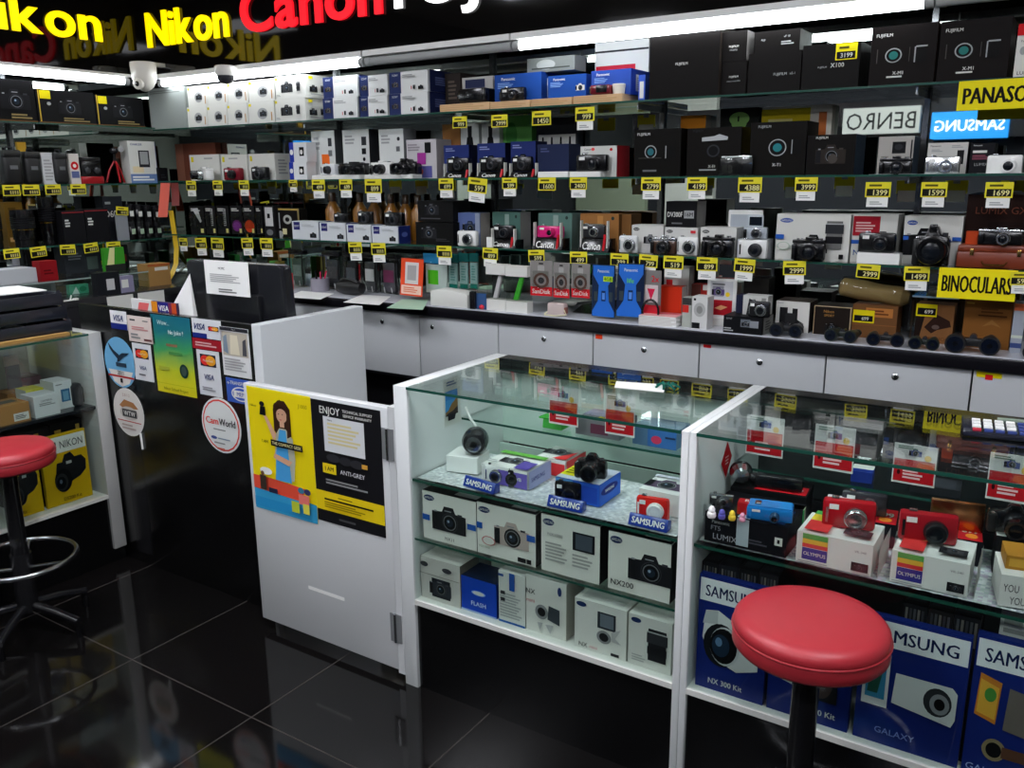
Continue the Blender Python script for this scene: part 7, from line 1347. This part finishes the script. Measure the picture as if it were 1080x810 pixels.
cbox('small white and purple box near the black labelled box', 128, 142, 291, .01, .05, '8a86a0', {'F': [('r', .1, .3, .6, .8, 'W')]})
cbox('dark grey storage box behind the lime green pack', 70, 108, 260, .25, .1, '2c3034', {'F': [('x', .1, .5, .5, .8, 3, '6a7076'), ('r', .6, .1, .9, .6, '4a5a54')]}, sh='L5')
cbox('black storage box next to the brown cardboard box', 126, 137, 258, .25, .1, '1a1a1c', {'F': [('r', .2, .3, .8, .6, '6a2a22')]}, sh='L5')
r = thing('loose_cable', 'white loose cable lying along the side counter edge', 'cable', (0, 0, 0))
b = MB(); pts = [at(75, 312, Z=1.004), at(84, 318, Z=1.004), at(95, 321, Z=1.004), at(108, 322, Z=1.004), at(122, 321, Z=1.004)]; b.tube([Vector((min(p.x, -4.312), p.y, 1.0045)) for p in pts], .004, 'W'); b.build('cable_run', r); 
b = MB(); q = pts[-1]; b.box(min(q.x, -4.315)-.01, min(q.x, -4.315)+.01, q.y-.012, q.y+.012, 1.0005, 1.011, 'W', .002); b.build('plug', r)
# corner goods on the back counter, behind the monitor
for i, (x, c, s, lab) in enumerate(((196, '4ab85a', (.06, .04, .12), 'bright green bottle-shaped pack in the room corner'), (214, 'a8b0b0', (.05, .04, .1), 'grey white accessory box left of the monitor top'), (252, '7ab0a0', (.05, .04, .12), 'pale teal pack above the taped note'), (283, '5a9a4a', (.05, .04, .14), 'green and yellow pack beside the monitor corner'), (288, '8a8040', (.04, .04, .14), 'olive speckled pack behind the red strip box'))):
    loc, rz, w, h = place('S4', x, x+12, 280, .2); slab_on(lab, 'accessory_pack', 'pack', loc, s, 0, c, {'F': [('r', .1, .55, .9, .85, 'c8d4c8'), ('x', .15, .1, .85, .45, 4, '3a5a3a')]})

# ================================================================== STOOLS
def stool(label, c, ring=.28, turn=54):
    r = thing('bar_stool', label, 'stool', (c[0], c[1], 0), 0, 'round red bar stools'); R = .158
    b = MB(); b.lathe([(.10, .632), (R*.96, .634), (R, .642), (R*1.0, .668), (R*.985, .672), (R*1.0, .676), (R*.985, .69), (R*.93, .7), (R*.8, .705), (R*.4, .708), (.0008, .709)], (0, 0, 0), 'z', 'fab:a82832', 64); b.build('seat', r, smooth=60)
    b = MB(); b.tube([(R*1.0*math.cos(a), R*1.0*math.sin(a), .672) for a in [i*2*PI/48 for i in range(48)]], .0028, 'fab:98202a', closed=True); b.build('piping', r)
    b = MB(); b.lathe([(.09, .615), (.1, .62), (.1, .633)], (0, 0, 0), 'z', 'gl:K', 24); b.build('seat_plate', r)
    b = MB(); b.cyl((0, 0, .1), (0, 0, .62), .028, 'gl:141416', 24); b.build('post', r)
    b = MB(); b.cyl((0, 0, .08), (0, 0, .3), .036, 'gl:1a1a1c', 24); b.build('lower_sleeve', r)
    f = MB(); f.tube([(.18*math.cos(a), .18*math.sin(a), ring) for a in [i*2*PI/48 for i in range(48)]], .009, 'met:SV', 10, closed=True); fo = f.build('foot_ring', r)
    for k in range(3):
        a = 2*PI*k/3+.4; q = MB(); q.cyl((.03*math.cos(a), .03*math.sin(a), ring-.03), (.176*math.cos(a), .176*math.sin(a), ring), .006, 'met:SV', 10); q.build('spoke', fo)
    for k in range(5):
        a = 2*PI*k/5+math.radians(turn); ca, sa = math.cos(a), math.sin(a)
        q = MB(); q.tube([(.02*ca, .02*sa, .1), (.12*ca, .12*sa, .085), (.215*ca, .215*sa, .06)], .015, 'gl:17171a', 10); lg = q.build('leg', r)
        g = MB(); g.cyl((.212*ca, .212*sa, 0), (.212*ca, .212*sa, .05), .014, 'gl:K', 12, .012); g.build('glide', lg)
    return r
stool('round red bar stool in front of the showcase with blue boards', (-.372, 1.70), .19)
stool('round red bar stool cut off by the picture edge, at the side showcase', (-3.055, 1.425), .28, 18)

# ================================================================== CCTV and mirrored room
p = at(152, 80, Y=3.12); r = thing('security_camera', 'white pan and tilt security camera hanging at the fascia corner', 'camera', (p.x, 3.12, p.z))
b = MB(); b.lathe([(.04, .105), (.068, .1), (.07, .085), (.066, .03), (.06, .0), (.045, -.03), (.02, -.05), (.001, -.055)], (0, 0, -.03), 'z', 'gl:d8d4cc', 32); b.build('housing', r)
b = MB(); b.lathe([(.03, 0), (.03, .02), (.022, .024)], (0.012, -.04, -.045), Vector((.3, -1, -.1)), 'gl:e0dcd4', 24); o = b.build('lens_barrel', r)
b = MB(); b.lathe([(.019, .022), (.01, .026), (.0005, .027)], (0.012, -.04, -.045), Vector((.3, -1, -.1)), 'gl:0a0a0c', 20); b.build('lens_glass', o)
bx('ceiling_bracket', r, (-.02, .02, .0, FY-3.12-.001, .055, .075), 'gl:W')
p = at(238, 80, Y=3.17); r = thing('dome_camera', 'small white dome security camera under the fascia', 'camera', (p.x, 3.17, p.z))
b = MB(); b.lathe([(.05, .05), (.055, .045), (.054, .015), (.046, .0)], (0, 0, 0), 'z', 'gl:d8d6d0', 28); b.build('collar', r)
b = MB(); b.lathe([(.045, .0), (.042, -.018), (.028, -.036), (.001, -.043)], (0, 0, 0), 'z', 'gl:2a2a30', 28); b.build('dome', r)
bx('wall_mount', r, (-.02, .02, .0, FY-3.17-.001, .03, .048), 'gl:W')
MY = -1.6; VY = 2*BM-MY
def refl(x0, x1, y0, y1): 
    a, c = at(x0, (y0+y1)/2, Y=VY), at(x1, (y0+y1)/2, Y=VY); q = at((x0+x1)/2, y0, Y=VY).z; s = at((x0+x1)/2, y1, Y=VY).z
    return a.x, c.x, s, q
x0, x1, z0, z1 = refl(889, 970, 113, 141)
back_sign('name_sign', x0, x1, MY, z0, z1, 'W', 'BENRO', '1c1c1e', 'white wall sign across the shop, seen reversed in the shelf mirror')
x0, x1, z0, z1 = refl(982, 1064, 117, 146)
back_sign('light_box', x0, x1, MY, z0, z1, 'em:1f8ae0:1.1', 'SAMSUNG', 'em:ffffff:1.6', 'glowing blue light box across the shop, seen reversed in the mirror', .03)
b = MB(); b.box(-4.2, 2.0, MY-.3, MY-.081, 1.9, 2.85, 'gl:17161a'); tag(b.build('sign_fascia', smooth=0), 'dark sign fascia across the shop behind the camera', 'fascia')
b = MB(); b.box(-4.2, 2.0, MY-.6, MY-.3, 0, 2.85, '34353a'); struct('trim_1', b)
for n, (xa, xb, c) in enumerate(((585, 672, 'a2ad94'), (690, 745, 'd8d8d0'))):
    x0, x1, z0, z1 = refl(xa, xb, 150, 240)
    x0 = max(x0, -4.95)
    b = MB(); b.box(x0, x1, MY-.29, MY-.2, 0, 1.88, c); tag(b.build('exhibit_screen', smooth=0), ('pale green display panel across the shop, seen in the mirror', 'white display panel across the shop, seen in the mirror', 'grey display panel across the shop, seen in the mirror')[n], 'panel')

# ================================================================== camera and rendering
cam_d = bpy.data.cameras.new('photo_camera'); cam_o = bpy.data.objects.new('photo_camera', cam_d); COL.objects.link(cam_o)
cam_d.sensor_fit = 'HORIZONTAL'; cam_d.sensor_width = 36; cam_d.lens = FPX/1080*36; cam_d.clip_start = .02
Mx = Matrix((CR, CU, -CW)).transposed().to_4x4(); Mx.translation = CO; cam_o.matrix_world = Mx
SC.camera = cam_o
w = bpy.data.worlds.new('room_air'); SC.world = w; w.use_nodes = True
w.node_tree.nodes['Background'].inputs[0].default_value = (.8, .85, .9, 1); w.node_tree.nodes['Background'].inputs[1].default_value = .05
SC.view_settings.view_transform = 'Standard'; SC.view_settings.look = 'None'; SC.view_settings.gamma = 1; SC.view_settings.exposure = 0.0
SC.view_settings.use_curve_mapping = False
SC.cycles.max_bounces = 12; SC.cycles.transparent_max_bounces = 32; SC.cycles.glossy_bounces = 5; SC.cycles.diffuse_bounces = 4
SC.cycles.caustics_reflective = False; SC.cycles.caustics_refractive = False
SC.cycles.use_denoising = True; SC.cycles.sample_clamp_indirect = 4
